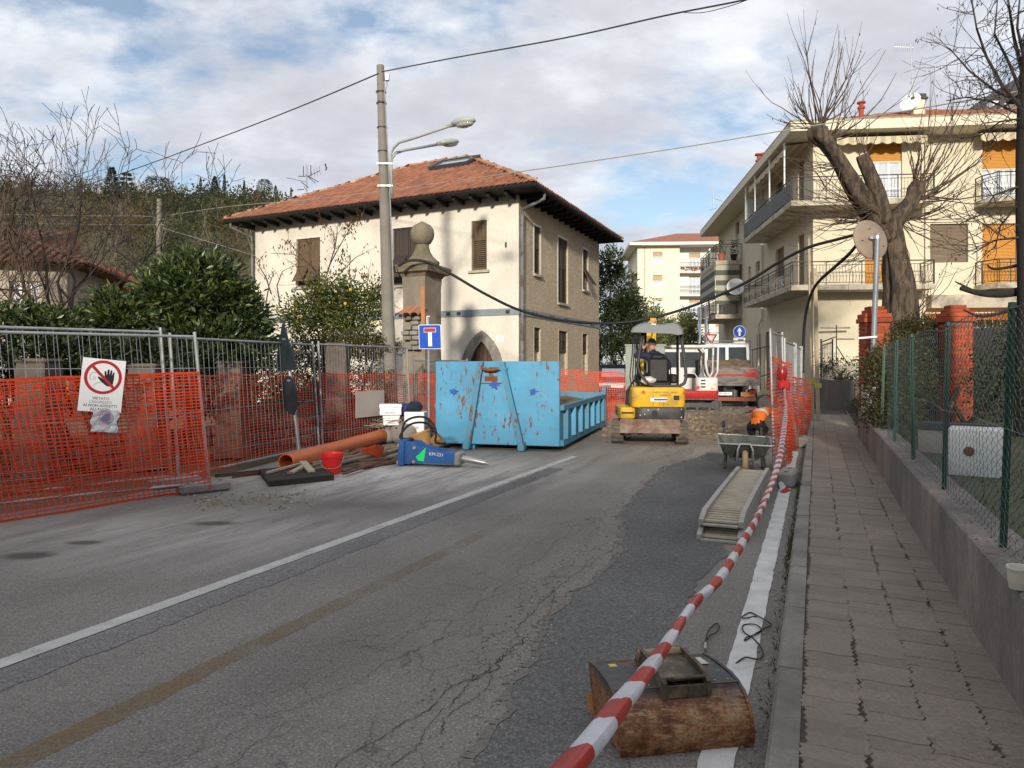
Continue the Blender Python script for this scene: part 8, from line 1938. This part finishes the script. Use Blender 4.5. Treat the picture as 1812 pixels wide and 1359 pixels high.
for _ in range(60):a=P(rg.uniform(658,715),rg.gauss(752,4),14.85+rg.uniform(-.2,.3));d=rand_dir(rg);d.z*=.15;mb.pbox(a,d*rg.uniform(.1,.35),V((-d.y,d.x,0))*.03,Z*.012)
mb.build('scraps',PM('dry_wood',(.30,.24,.15),.9,.2,9,isl=.3),br_,kind='stuff')
m_box=PM('white_carton',(.72,.72,.74),.7,.05,4)
def carton(px0,px1,py0,py1,Y,dep,label,ang=0.0,lid=True):
 a,b=P(px0,py1,Y),P(px1,py0,Y);w_,h=b.x-a.x,b.z-a.z;c=V(((a.x+b.x)/2,Y+dep/2,a.z));t_=thing('white_box',label,'box',c,'white boxes on the sacks');R_=Matrix.Rotation(ang,3,'Z')
 mb=MB();mb.bbox(c+Z*h/2,(w_,dep,h),.012,R_);mb.build('body',m_box,t_)
 if lid:mb=MB();mb.bbox(c+Z*(h-.03),(w_+.02,dep+.02,.07),.01,R_);mb.build('lid',m_box,t_)
 mb=MB();mb.pbox(c+R_@V((-w_*.28,-dep/2-.003,h*.18)),R_@V((w_*.5,0,0)),R_@V((0,.002,0)),Z*h*.12);mb.build('print',PM('pale_grey_print',(.45,.45,.48),.7,.1,9),t_)
carton(677,705,735,753,14.7,.3,'small lower white box on the left, carrying another box',.1);carton(670,708,716,735,14.65,.32,'top white box with faint print, stacked on a smaller one',.15);carton(716,752,729,766,14.75,.36,'largest white box on the right with a dark jacket on it',-.08,False)
def lump(name,label,c,r,mat,seed):
 mb=MB();mb.sphere(c,r,18,12);mb.v=[tuple(V(p)+V((1,.6,1))*mnoise.noise(V(p)*7+V((seed,0,0)))*.07+V((0,0,1))*mnoise.noise(V(p)*18)*.02)for p in mb.v];return tag(mb.build(name,mat,loc=c,smooth=True),label,'jacket','jackets dropped on the boxes')
lump('jacket','blue jacket stuffed between the white boxes',P(711,724,14.9),(.16,.15,.13),PM('blue_cloth',(.03,.035,.13),.9,.3,8,bump=.3,bscale=20),1);lump('jacket','dark navy jacket heaped on the largest white box',P(733,721,14.9),(.17,.16,.12),PM('navy_cloth',(.012,.016,.035),.9,.3,8,bump=.3,bscale=20),5)
for k,(px,py,r_,lb_)in enumerate(((751,795,.2,'tan plastic tub behind the breaker hammer'),(766,797,.13,'small tan tub tipped beside the skip'))):
 t_=thing('tan_tub',lb_,'tub',G(px,py));R_=Matrix.Rotation(rad(-20 if k==0 else 55),3,'Y');mb=MB();mb.lathe([(r_*.75,0),(r_,r_*1.3),(r_*1.06,r_*1.3),(r_*1.06,r_*1.42),(r_*.94,r_*1.4),(r_*.7,.03),(0,.03)],G(px,py)+Z*(.05 if k==0 else.12),20,R=R_);mb.build('tub',PM('tan_plastic',(.38,.21,.075),.6,.15,6),t_,smooth=40)
hA,hB=G(716,822)+Z*.19,G(820,826)+Z*.13;br=thing('hydraulic_breaker','blue hydraulic breaker hammer with black hoses lying beside the skip','breaker',hA);d=(hB-hA).normalized();sd=V((d.y,-d.x,0)).normalized();up=sd.cross(d).normalized();up=up if up.z>0 else-up
m_hb=RUSTY('breaker_blue',(.018,.10,.31),amt=.36,scale=9,streak=False);Rb=Matrix((d,-sd,up)).transposed()
def hb(u,s_,h):return hA+d*u+sd*s_+up*h
mb=MB();mb.bbox(hb(.02,0,.02),(.10,.40,.40),.01,Rb);mb.build('mount_plate',m_hb,br)
mb=MB();mb.prism([(.06,-.15),(.16,-.15),(.20,-.12),(.86,-.085),(.90,-.06),(.90,.07),(.30,.15),(.22,.2),(.06,.21)],hb(0,.13,0),d,up,sd,.03);mb.prism([(.06,-.15),(.16,-.15),(.20,-.12),(.86,-.085),(.90,-.06),(.90,.07),(.30,.15),(.22,.2),(.06,.21)],hb(0,-.16,0),d,up,sd,.03);mb.build('side_plates',m_hb,br)
mb=MB();mb.bbox(hb(.45,0,.0),(.80,.26,.17),.02,Rb);mb.build('body',m_hb,br);mb=MB();mb.bbox(hb(.93,0,.0),(.10,.30,.20),.02,Rb);mb.build('nose',PM('worn_steel',(.30,.30,.28),.5,.2,6,metal=.4),br)
mb=MB();mb.tube([hb(.95,0,0),hb(1.1,0,-.01),hb(1.32,0,-.03),hb(1.42,0,-.05)],[.055,.052,.045,.008],12);mb.build('chisel',PM('bright_steel',(.42,.42,.40),.35,.1,5,metal=.7),br,smooth=40)
for u,h in((-.02,.14),(-.02,-.13),(.24,.12),(.24,-.1)):mb=MB();mb.cyl(hb(u,.15,h),hb(u,.2,h),.028,.028,6);mb.build('bolt',galv,br)
mb=MB();mb.prism([(.30,-.08),(.40,-.08),(.42,.14),(.31,.02),(.26,-.02)],hb(0,.161,0),d,up,sd,.002);mb.build('green_mark',PM('green_spray',(.02,.75,.16),.5,.1,6),br);text('lettering','KM-221',.075,hb(.60,.163,.045),d,up,white,br,th=.001)
mb=MB();h0,h1=hb(.05,-.05,.22),hb(.55,-.15,.18)
for k,(ht,o_)in enumerate(((.95,0),(.8,.06))):
 c=(h0+h1)/2;mb.tube(smooth_path([h0+V((o_,0,0)),P(712-4*k,775,11.8),P(716+3*k,748+8*k,11.9),P(736,738+10*k,12.0),P(757,741+9*k,12.1),P(771,760+6*k,12.1),P(771,782,12.0),h1+V((o_,0,0))]),.018,8)
mb.build('hoses',black,br,smooth=True)
wbM=frame(V((3.42,10.78,0)),rad(-16));wb=thing('wheelbarrow','dark green wheelbarrow standing with its wheel towards the ramps','wheelbarrow',wbM.translation);m_wg=PM('green_grey_steel',(.075,.088,.075),.7,.25,5,col2=(.16,.15,.125),amt2=.4,scale2=6,sharp2=.2);m_wtin=PM('tray_inside',(.11,.105,.085),.85,.25,6)
mb=MB(wbM);r0=[V((x,y,z_))for x,y,z_ in((-.20,.22,.20),(.20,.22,.20),(.24,.75,.26),(-.24,.75,.26))];r1=[V((x,y,z_))for x,y,z_ in((-.37,.0,.43),(.37,.0,.41),(.40,1.0,.45),(-.40,1.0,.48))]
r2=[p+V((0,0,.0))-(p-V((0,.5,.5)))*.05 for p in r1];r3=[p+V((0,0,.02))-(p-V((0,.5,.2)))*.06 for p in r0]
mb.loft([r0,r1,r2,r3],caps=False);mb.add(r0,[(3,2,1,0)]);mb.add(r3,[(0,1,2,3)]);mb.build('tray',m_wg,wb)
mb=MB(wbM);mb.tube(r1+[r1[0]],.013,6);mb.build('tray_rim',m_galv2,wb)
for s_ in(-1,1):
 mb=MB(wbM);mb.tube([V((s_*.06,-.04,.18)),V((s_*.2,.25,.2)),V((s_*.27,.8,.30)),V((s_*.30,1.5,.58))],.018,8);mb.build('handle_bar',m_wg,wb,smooth=True);mb=MB(wbM);mb.tube([V((s_*.30,1.44,.56)),V((s_*.305,1.6,.63))],.024,8);mb.build('grip',black,wb)
 mb=MB(wbM);mb.tube([V((s_*.33,.10,.38)),V((s_*.28,.35,.22)),V((s_*.30,.38,.012)),V((s_*.27,.62,.012)),V((s_*.26,.70,.24))],.017,8);mb.build('leg',m_wg,wb,smooth=True)
mb=MB(wbM);mb.tube([V((-.11,.12,.1)),V((-.115,-.05,.13)),V((-.105,-.10,.36)),V((-.07,-.08,.44)),V((.07,-.08,.44)),V((.105,-.10,.36)),V((.115,-.05,.13)),V((.11,.12,.1))],.014,8);mb.build('wheel_guard',m_galv2,wb,smooth=True)
Rw=Matrix.Rotation(rad(90),3,'Y');wc=wbM@V((0,.02,.17));Rw=wbM.to_3x3()@Rw
mb=MB();mb.lathe([(.095,-.035),(.14,-.042),(.168,-.02),(.17,0),(.168,.02),(.14,.042),(.095,.035)],wc,24,R=Rw,caps=False);wh=mb.build('tyre',PM('tan_tyre',(.40,.29,.16),.8,.15,6),wb,smooth=True);mb=MB();mb.lathe([(0,-.03),(.097,-.034),(.097,.034),(0,.03)],wc,18,R=Rw,caps=False);mb.build('rim',m_wg,wh)
for px,py,sz,lb_ in((1366,790,(.3,.2,.16),'hollow concrete block beside the wheelbarrow under the net'),):
 t_=thing('concrete_block',lb_,'block',G(px,py));mb=MB();mb.bbox(G(px,py)+Z*sz[2]/2,sz,.012,Matrix.Rotation(.1,3,'Z'));mb.build('block',concrete,t_);mb=MB();mb.pbox(G(px,py)+V((-.06,-sz[1]/2-.004,.05)),V((.1,0,0)),V((0,.004,0)),Z*.06);mb.build('hole',black,t_)
m_al=PM('dusty_aluminium',(.40,.385,.34),.55,.1,5,metal=.35,col2=(.32,.27,.20),amt2=.3,scale2=3);m_tr=PM('sandy_tread',(.44,.39,.29),.8,.1,6,col2=(.33,.27,.18),amt2=.35,scale2=5,sharp2=.3)
RMp=V((1.69,6.72,0));rdir=V((1.335,3.09,0)).normalized();rM=Matrix.Translation(RMp)@Matrix.Rotation(math.atan2(rdir.y,rdir.x)-math.pi/2,4,'Z')
def ramp_(z0,z1,y0,y1,label,w_=.40):
 t_=thing('loading_ramp',label,'ramp',rM@V((0,y0,z0)),'stacked aluminium loading ramps');Lr=y1-y0
 def zz_(y,o_=0):f=(y-y0)/Lr;return lerp(z0,z1,f)+.012*math.sin(math.pi*f)+o_
 for x in(0,w_-.045):
  mb=MB(rM);n=16;rings=[]
  for i in range(n+1):y=lerp(y0,y1,i/n);h=.105*min(1,.5+min(i,n-i)*.5);b=zz_(y);rings.append([V((x,y,b-.0)),V((x+.045,y,b)),V((x+.045,y,b+h)),V((x,y,b+h))])
  mb.loft(rings[::-1]);mb.build('side_rail',m_al,t_)
 sl0=None;n=int(Lr/.075)
 for i in range(n):
  y=y0+.03+i*.075;f=(y-y0)/Lr;z_=zz_(y)+.055*min(1,.45+min(i,n-i)*.1)
  if sl0 is None:mb=MB(rM);mb.pbox((.046,y,z_),(w_-.092,0,0),(0,.066,0),(0,0,.018));sl0=mb.build('tread_slat',m_tr,t_);y_0,z_0=y,z_
  else:c=sl0.copy();COL.objects.link(c);c.location=sl0.location+rM.to_3x3()@V((0,y-y_0,z_-z_0))
 mb=MB(rM);mb.pbox((.046,y0-.05,zz_(y0)+.005),(w_-.092,0,0),(0,.075,0),(0,0,.015));mb.build('lip',m_al,t_)
ramp_(.0,.02,-.02,3.15,'lower aluminium loading ramp, under the other one');ramp_(.115,.16,.10,3.38,'upper aluminium loading ramp lying on top of the other one')
# ------------------------------------------------------------------ digging bucket in the foreground
BO=G(1098,1343);bu=(G(1333,1321)-BO);BWd=bu.length;bM=Matrix.Translation(BO)@Matrix.Rotation(math.atan2(bu.y,bu.x),4,'Z')
fb_=thing('digger_bucket','rusty excavator grading bucket lying face down on the asphalt in the foreground','digger bucket',BO)
def BUCKMAT():
 m,t,b,pos=base_mat('rusted_bucket_steel');tcn=t.nodes.new('ShaderNodeTexCoord');p=tcn.outputs['Object'];sp_=t.nodes.new('ShaderNodeSeparateXYZ');L(t,p,sp_.inputs[0]);n1_=noise_(t,p,7,7,.65);n2_=noise_(t,p,26,5,.65)
 r_=ramp(t,math_(t,'ADD',math_(t,'MULTIPLY',n1_,.6),math_(t,'MULTIPLY',n2_,.4)),[(.34,(.055,.022,.013)),(.44,(.15,.055,.022)),(.53,(.26,.115,.042)),(.64,(.38,.23,.12))])
 mps=t.nodes.new('ShaderNodeMapping');mps.inputs['Scale'].default_value=(.6,5,5);L(t,p,mps.inputs[0]);n3_=noise_(t,mps.outputs[0],16,6,.7);n4_=noise_(t,p,90,4,.7)
 r_=mixc(t,1.0,r_,ramp(t,n4_,[(.32,.55),(.5,1.),(.66,1.5)]),'MULTIPLY');r_=mixc(t,ramp(t,n3_,[(.54,0.),(.64,.75)]),r_,(.42,.30,.19));r_=mixc(t,ramp(t,n3_,[(.34,.8),(.44,0.)]),r_,(.05,.025,.018))
 pa=mixc(t,ramp(t,n2_,[(.4,0.),(.7,1.)]),(.040,.056,.060),(.085,.09,.088));f=math_(t,'ADD',math_(t,'MULTIPLY',math_(t,'SUBTRACT',sp_.outputs[2],.172),16.0),math_(t,'MULTIPLY',math_(t,'SUBTRACT',n1_,.5),2.2),clamp=True)
 L(t,mixc(t,f,r_,pa),b.inputs['Base Color']);b.inputs['Roughness'].default_value=.55;b.inputs['Specular IOR Level'].default_value=.5;b.inputs['Metallic'].default_value=.25
 bp_n=t.nodes.new('ShaderNodeBump');bp_n.inputs['Strength'].default_value=.5;bp_n.inputs['Distance'].default_value=.006;L(t,math_(t,'ADD',n2_,n1_),bp_n.inputs['Height']);L(t,bp_n.outputs[0],b.inputs['Normal']);return m
m_bkt=BUCKMAT();prof=[(.0,.0),(-.012,.035),(-.012,.075),(.0,.12),(.028,.165),(.07,.20),(.125,.222),(.19,.23),(.36,.222),(.47,.205)]
def bshell(x0,x1,ins,mat,name,parent,seg=14):
 mb=MB(bM);n=len(prof);vs=[]
 for i in range(seg+1):
  x=lerp(x0,x1,i/seg)
  for k,(y,z_)in enumerate(prof):w_=.004*mnoise.noise(V((x*5,k*.6,2)));vs.append((x,y+w_,max(0.002,z_+w_)))
 for i in range(seg+1):
  x=lerp(x0,x1,i/seg)
  for(y,z_)in prof:cy,cz=.2,.02;l_=math.hypot(y-cy,z_-cz);vs.append((x,y+(cy-y)/l_*ins,max(.001,z_+(cz-z_)/l_*ins)))
 N0=(seg+1)*n;fs=[(i*n+k,i*n+k+1,(i+1)*n+k+1,(i+1)*n+k)for i in range(seg)for k in range(n-1)];fs=[f[::-1]for f in fs]+[tuple(q+N0 for q in f)for f in fs]
 for i in range(seg):fs+=[(i*n,(i+1)*n,N0+(i+1)*n,N0+i*n),(i*n+n-1,N0+i*n+n-1,N0+(i+1)*n+n-1,(i+1)*n+n-1)]
 mb.add(vs,fs);return mb.build(name,mat,parent,smooth=50)
bshell(.012,BWd-.012,.012,m_bkt,'curved_back',fb_)
for x in(0,BWd-.014):
 mb=MB(bM);mb.prism([(y-.004 if y<.1 else y,z_+.006 if z_>.01 else z_)for y,z_ in prof]+[(.48,.19),(.43,.08),(.40,.0)],(x,0,0),(0,1,0),(0,0,1),(1,0,0),.014);mb.build('side_plate',m_bkt,fb_)
mb=MB(bM);mb.pbox((-.02,.385,.0),(BWd+.04,0,0),(0,.045,.075),(0,.018,-.008));mb.build('cutting_edge',PM('worn_edge_rust',(.40,.19,.06),.7,.25,9),fb_)
mb=MB(bM);mb.pbox((.014,.10,.226),(BWd-.028,0,0),(0,.012,.001),(0,0,.006));mb.build('weld_seam',m_bkt,fb_)
m_ear=PM('greasy_steel',(.085,.070,.048),.5,.4,9,metal=.3,col2=(.22,.17,.11),amt2=.35,scale2=11,sharp2=.2,bump=.4,bscale=40)
xc=BWd*.54
hg=thing('x',None,None)if False else None
mb=MB(bM)
for s_ in(-1,1):mb.prism([(.055,.20),(.06,.262),(.12,.292),(.33,.298),(.40,.285),(.42,.215)],(xc+s_*.098-.009,0,0),(0,1,0),(0,0,1),(1,0,0),.018)
mb.build('mount_ears',m_ear,fb_);mb=MB(bM);mb.pbox((xc-.09,.06,.20),(.18,0,0),(0,.0,.048),(0,.014,0));mb.pbox((xc-.09,.10,.252),(.18,0,0),(0,.24,.005),(0,0,.012));mb.build('mount_floor',m_ear,fb_)
mb=MB(bM);mb.tube([(xc-.115,.36,.268),(xc+.115,.36,.268)],.024,14);mb.build('pin',PM('worn_pin',(.30,.21,.12),.4,.25,20,metal=.4),fb_,smooth=40);mb=MB(bM);mb.tube([(xc-.1,.09,.27),(xc+.1,.09,.27)],.008,8);mb.build('cross_bar',m_ear,fb_)
for x0,y0,w_,h_,mm,nm in((BWd-.13,.31,.075,.10,PM('pale_sticker',(.56,.53,.44),.6,.1,12),'white_sticker'),(.07,.15,.035,.25,PM('yellow_sticker',(.62,.44,.08),.6,.1,12),'yellow_sticker')):
 def zt(y):
  for(ya,za),(yb,zb)in zip(prof,prof[1:]):
   if ya<=y<=yb and ya>.02:return lerp(za,zb,(y-ya)/(yb-ya))
  return.22
 mb=MB(bM);mb.add([(x0,y0,zt(y0)+.0035),(x0+w_,y0,zt(y0)+.0035),(x0+w_,y0+h_,zt(y0+h_)+.0035),(x0,y0+h_,zt(y0+h_)+.0035)],[(0,1,2,3)]);mb.build(nm,mm,fb_)
for k in range(9):mb=MB(bM);mb.cyl((.05+k*.06,.135,.226),(.05+k*.06,.135,.231),.004,.004,8);mb.build('rivet',galv,fb_)
sl=thing('wire_sling','thin steel wire sling with looped ends lying behind the foreground bucket','sling',G(1290,1170));z6=lambda x,y:(970+x/4.214,1060+y/4.214)
mb=MB()
for L_,hs_ in(([(1230,490),(1185,455),(1172,400),(1170,350),(1176,300),(1188,255),(1215,210),(1250,182),(1272,190),(1275,215),(1248,252),(1200,275),(1183,310)],.02),([(1400,480),(1470,435),(1540,447),(1585,440),(1602,405),(1590,365),(1570,335),(1520,285),(1470,255),(1448,225),(1455,195),(1500,186),(1550,192),(1585,218),(1580,245),(1530,270),(1480,285),(1465,310),(1500,290),(1560,250),(1620,215),(1662,193),(1640,170),(1570,130),(1510,100),(1470,115),(1442,138),(1470,142),(1520,132),(1560,128)],.012)):
 pts=[G(*z6(x,y),.006+hs_*abs(math.sin(i*.9)))for i,(x,y)in enumerate(L_)];sm=[]
 for i in range(len(pts)-1):
  p0,p1,p2,p3=pts[max(i-1,0)],pts[i],pts[i+1],pts[min(i+2,len(pts)-1)]
  for k in range(4):t=k/4;sm.append(.5*((2*p1)+(p2-p0)*t+(2*p0-5*p1+4*p2-p3)*t*t+(3*p1-p0-3*p2+p3)*t**3))
 mb.tube(sm,.0042,6)
mb.build('cable',PM('rusty_cable',(.055,.042,.033),.7,.3,30,metal=.3),sl,smooth=True);mb=MB();mb.tube([G(*z6(1174,330),.02),G(*z6(1172,375),.02)],.008,8);mb.build('ferrule',galv,sl)
# ------------------------------------------------------------------ red and white barrier tape
tp=thing('barrier_tape','red and white barrier tape running from the foreground to the kerb fence','tape',G(1360,870));TPp=[(-.155,.12,1.38),(-.05,.36,1.325),(.048,.60,1.27),(.227,1.14,1.148),(.37,1.5,1.108),(.56,1.9,1.08),(1.135,3.25,1.035),(1.84,5.0,1.07),(2.98,8.0,1.14),(4.06,10.95,1.22),(4.10,11.05,1.26)]
pts=[V(p)for p in TPp];sm=[]
for i in range(len(pts)-1):
 p0,p1,p2,p3=pts[max(i-1,0)],pts[i],pts[i+1],pts[min(i+2,len(pts)-1)]
 for k in range(40):t=k/40;sm.append(.5*((2*p1)+(p2-p0)*t+(2*p0-5*p1+4*p2-p3)*t*t+(3*p1-p0-3*p2+p3)*t**3))
cum=[0]
for a,b in zip(sm,sm[1:]):cum.append(cum[-1]+(b-a).length)
stp=.0125;n=int(cum[-1]/stp);vs=[];fs=[];mi=[];j=0;SUBW=18
for i in range(n+1):
 s_=i*stp
 while j<len(cum)-2 and cum[j+1]<s_:j+=1
 p=lerp(sm[j],sm[j+1],(s_-cum[j])/max(1e-6,cum[j+1]-cum[j]));d=(sm[min(j+2,len(sm)-1)]-sm[max(j-1,0)]).normalized();a=d.cross(Z).normalized();b=a.cross(d)
 tw_=rad(35)+.5*math.sin(s_*.8)+.2*mnoise.noise(V((s_*1.5,0,0)))
 e1=a*math.cos(tw_)+b*math.sin(tw_);e2=-a*math.sin(tw_)+b*math.cos(tw_);fl=.55+.25*mnoise.noise(V((s_*1.1,4,0)))
 for k in range(SUBW+1):an_=6.283185*k/SUBW;rr_=.0195*(1+.10*math.cos(3*an_+s_*1.7)+.16*mnoise.noise(V((s_*7,math.cos(an_)*2.2,math.sin(an_)*2.2))));vs.append(p+e1*(math.cos(an_)*rr_)+e2*(math.sin(an_)*rr_*fl))
rowlen=SUBW+1
for i in range(n):
 m_=int((i*stp+.05+.0)/.10)%2
 for k in range(SUBW):fs.append((i*rowlen+k,i*rowlen+k+1,(i+1)*rowlen+k+1,(i+1)*rowlen+k));mi.append(m_)
mb=MB();mb.v=[tuple(p)for p in vs];mb.f=fs;mb.m=mi
def film(name,col):
 m,t,b,pos=base_mat(name);b.inputs['Base Color'].default_value=(*col,1);b.inputs['Roughness'].default_value=.32;b.inputs['Specular IOR Level'].default_value=.5
 c=mixc(t,ramp(t,noise_(t,pos.outputs['Position'],30,4),[(.3,0.),(.7,1.)]),mul(col,.88),mul(col,1.08));L(t,c,b.inputs['Base Color']);tr=t.nodes.new('ShaderNodeBsdfTranslucent');L(t,c,tr.inputs[0]);mxs=t.nodes.new('ShaderNodeMixShader');mxs.inputs[0].default_value=.25
 L(t,b.outputs[0],mxs.inputs[1]);L(t,tr.outputs[0],mxs.inputs[2]);L(t,mxs.outputs[0],t.nodes['Material Output'].inputs[0]);return m
mb.build('ribbon',[film('tape_white',(.76,.76,.79)),film('tape_red',(.50,.035,.022))],tp,smooth=True)
sc=thing('tape_scrap','torn end of red and white tape lying on the white line','tape',G(1385,862));mb=MB();q=[G(1374,842,.10),G(1382,846,.11),G(1391,862,.03),G(1381,868,.03)];mb.quad(*q,0);mb.quad(q[3],q[2],G(1400,868,.012),G(1388,872,.012),1);mb.quad(G(1376,828,.2),G(1384,830,.2),q[1],q[0],1);mb.build('ribbon',[bpy.data.materials['tape_white'],bpy.data.materials['tape_red']],sc)
# ------------------------------------------------------------------ small things on the right
cup=thing('plastic_tub','white plastic tub standing on the low wall by the fence','tub',RP(WC,3.22,WT)+RN*.06);c=P(1803,1040,3.2);c.z=WT+.004;mb=MB();mb.lathe([(.036,0),(.038,.002),(.045,.085),(.048,.088),(.047,.098),(.043,.097),(.036,.006),(0,.006)],c,24);mb.build('tub',PM('white_plastic',(.66,.64,.56),.4,.05,6),cup,smooth=40);mb=MB();mb.lathe([(.0405,.03),(.0412,.03),(.044,.072),(.0433,.072)],c,24,caps=False);mb.build('label_band',PM('cream_band',(.55,.50,.38),.6,.08,9),cup)
wc_=thing('white_cabinet','white metal cabinet with a round brown badge behind the chain-link fence','cabinet',at0(1716,7.7,.42));a=P(1677,854,7.7);mb=MB();cabM=Matrix.Translation(a)@Matrix.Rotation(rad(-34),4,'Z');a=V((0,0,0));mb.M=cabM;mb.bbox(a+V((.25,.22,.285)),(.50,.44,.57),.012);mb.build('body',PM('white_enamel',(.60,.63,.62),.4,.05,3),wc_);mb=MB(cabM);mb.pbox(a+V((.01,-.006,.03)),V((.48,0,0)),V((0,.006,0)),Z*.50);mb.build('door',PM('white_enamel_door',(.64,.67,.66),.4,.05,3),wc_)
mb=MB(cabM);mb.lathe([(0,0),(.05,0),(.05,.006),(0,.008)],a+V((.19,-.006,.34)),20,R=Matrix.Rotation(rad(90),3,'X'),caps=False);mb.build('badge',PM('brown_badge',(.16,.06,.045),.6,.2,9),wc_);mb=MB(cabM);[mb.pbox(a+V((x,.05,-.08)),V((.04,0,0)),V((0,.3,0)),Z*.09)for x in(.03,.38)];mb.build('feet',black,wc_)
rl=thing('stair_railing','black iron railing at the entrance of the apartment building','railing',at0(1465,27.5));mb=MB()
for a,b in(((1452,606),(1473,598)),((1473,598),(1480,596)),((1453,612),(1473,606)),((1454,648),(1473,648))):mb.tube([P(*a,27.4),P(*b,27.6)],.022,6)
for px in(1453,1473):mb.tube([P(px,600,27.5),P(px,690,27.5)],.03,6)
for k in range(6):x=1456+k*2.8;mb.tube([P(x,608-.4*k*2,27.5),P(x,648,27.5)],.011,4)
for a,b in(((1480,575),(1480,650)),((1480,600),(1512,600)),((1480,612),(1507,655))):mb.tube([P(*a,27),P(*b,27)],.02,5)
mb.build('bars',m_rail,rl);mb=MB();mb.tube([P(1453,580,28.3),P(1504,580,28.3)],.04,6);mb.build('wall_rail',m_slab,rl)
gate=thing('side_gate','black iron railing beside the truck along the apartment side','railing',at0(1355,28.5));mb=MB()
for a,b in(((1330,619),(1362,612)),((1338,668),(1362,662))):mb.tube([P(*a,29),P(*b,27.5)],.02,6)
for k in range(5):x=1332+k*7;mb.tube([P(x,618-k*1.4,29-k*.35),P(x,690,29-k*.35)],.018 if k in(0,4)else.01,5)
mb.build('bars',m_rail,gate)
# ------------------------------------------------------------------ overhead wires and site cable
m_cab=PM('overhead_cable',(.045,.043,.042),.6,.2,6);m_cabp=PM('pale_cable',(.30,.28,.25),.6,.15,6)
def wire(label,pts,r,mat=m_cab,sub=10,name='overhead_wire',cat='wire'):
 pts=[P(*p)for p in pts];sm=[]
 for i in range(len(pts)-1):
  p0,p1,p2,p3=pts[max(i-1,0)],pts[i],pts[i+1],pts[min(i+2,len(pts)-1)]
  for k in range(sub):t=k/sub;sm.append(.5*((2*p1)+(p2-p0)*t+(2*p0-5*p1+4*p2-p3)*t*t+(3*p1-p0-3*p2+p3)*t**3))
 sm.append(pts[-1]);mb=MB();mb.tube(sm,r,5);return tag(mb.build(name,mat,loc=pts[0],smooth=True),label,cat)
wire('thick overhead wire from the utility pole top to the upper right sky',[(676,127,16.3),(800,103,15),(1000,67,13),(1180,27,11.5),(1325,-2,10.5),(1480,-45,9.5)],.014)
wire('second thin wire joining the thick one near the top of the picture',[(1205,22,11.4),(1245,22,11.2),(1300,8,10.8),(1345,-10,10.5)],.006)
wire('overhead wire from the utility pole top down to the trees on the left',[(670,130,16.3),(520,193,19),(380,247,23),(230,302,28),(100,345,33),(-60,400,40)],.016)
wire('pale cable crossing in front of the house roof to the right edge of the picture',[(280,384,36),(400,366,31),(560,352,26),(700,335,22.5),(940,301,18),(1200,262,15.5),(1430,224,14),(1640,190,13),(1812,160,12.2),(1900,145,11.8)],.012,m_cabp)
wire('upper pale wire from the far pole to the left edge',[(279,390,36),(262,383,35.5),(150,382,33),(-40,379,29)],.018,m_cabp);wire('lower twin wire from the far pole to the left edge',[(276,398,36),(150,397,33),(-40,394,29)],.014,m_cabp);wire('wire from the far pole to the eaves of the cream house',[(286,403,36),(360,425,32),(450,452,27.9)],.012,m_cabp)
p2=thing('utility_pole','smaller grey concrete pole far off behind the laurel bush','pole',at0(279,36));mb=MB();a=at0(279,36);b=P(282,352,36);mb.tube([a,b],[.16,.11],12);mb.build('shaft',m_pole,p2,smooth=50);mb=MB();[mb.tube([P(274,y,36),P(289,y,36)],.03,5)for y in(388,398)];mb.build('bracket',galv,p2)
wire('black corrugated site cable slung from gate pillar to mirror pole above the excavator',[(705,471,17.3),(726,461,17.25),(760,465,17.3),(800,486,17.3),(860,521,17.5),(920,549,17.8),(990,566,18),(1060,572,18.2),(1120,569,18.2),(1180,556,18),(1250,532,17.6),(1320,500,17),(1380,463,16.4),(1430,438,15.8),(1480,424,15.3),(1515,415,14.9)],.034,black,8,'site_cable','cable')
wire('second black cable bending down from the mirror to the kerb fence',[(1522,425,14.9),(1505,447,15.3),(1480,470,15.8),(1452,495,16.5),(1438,515,17),(1428,545,17.4),(1423,580,17.6),(1421,630,17.7),(1421,660,17.7)],.036,black,8,'site_cable','cable')
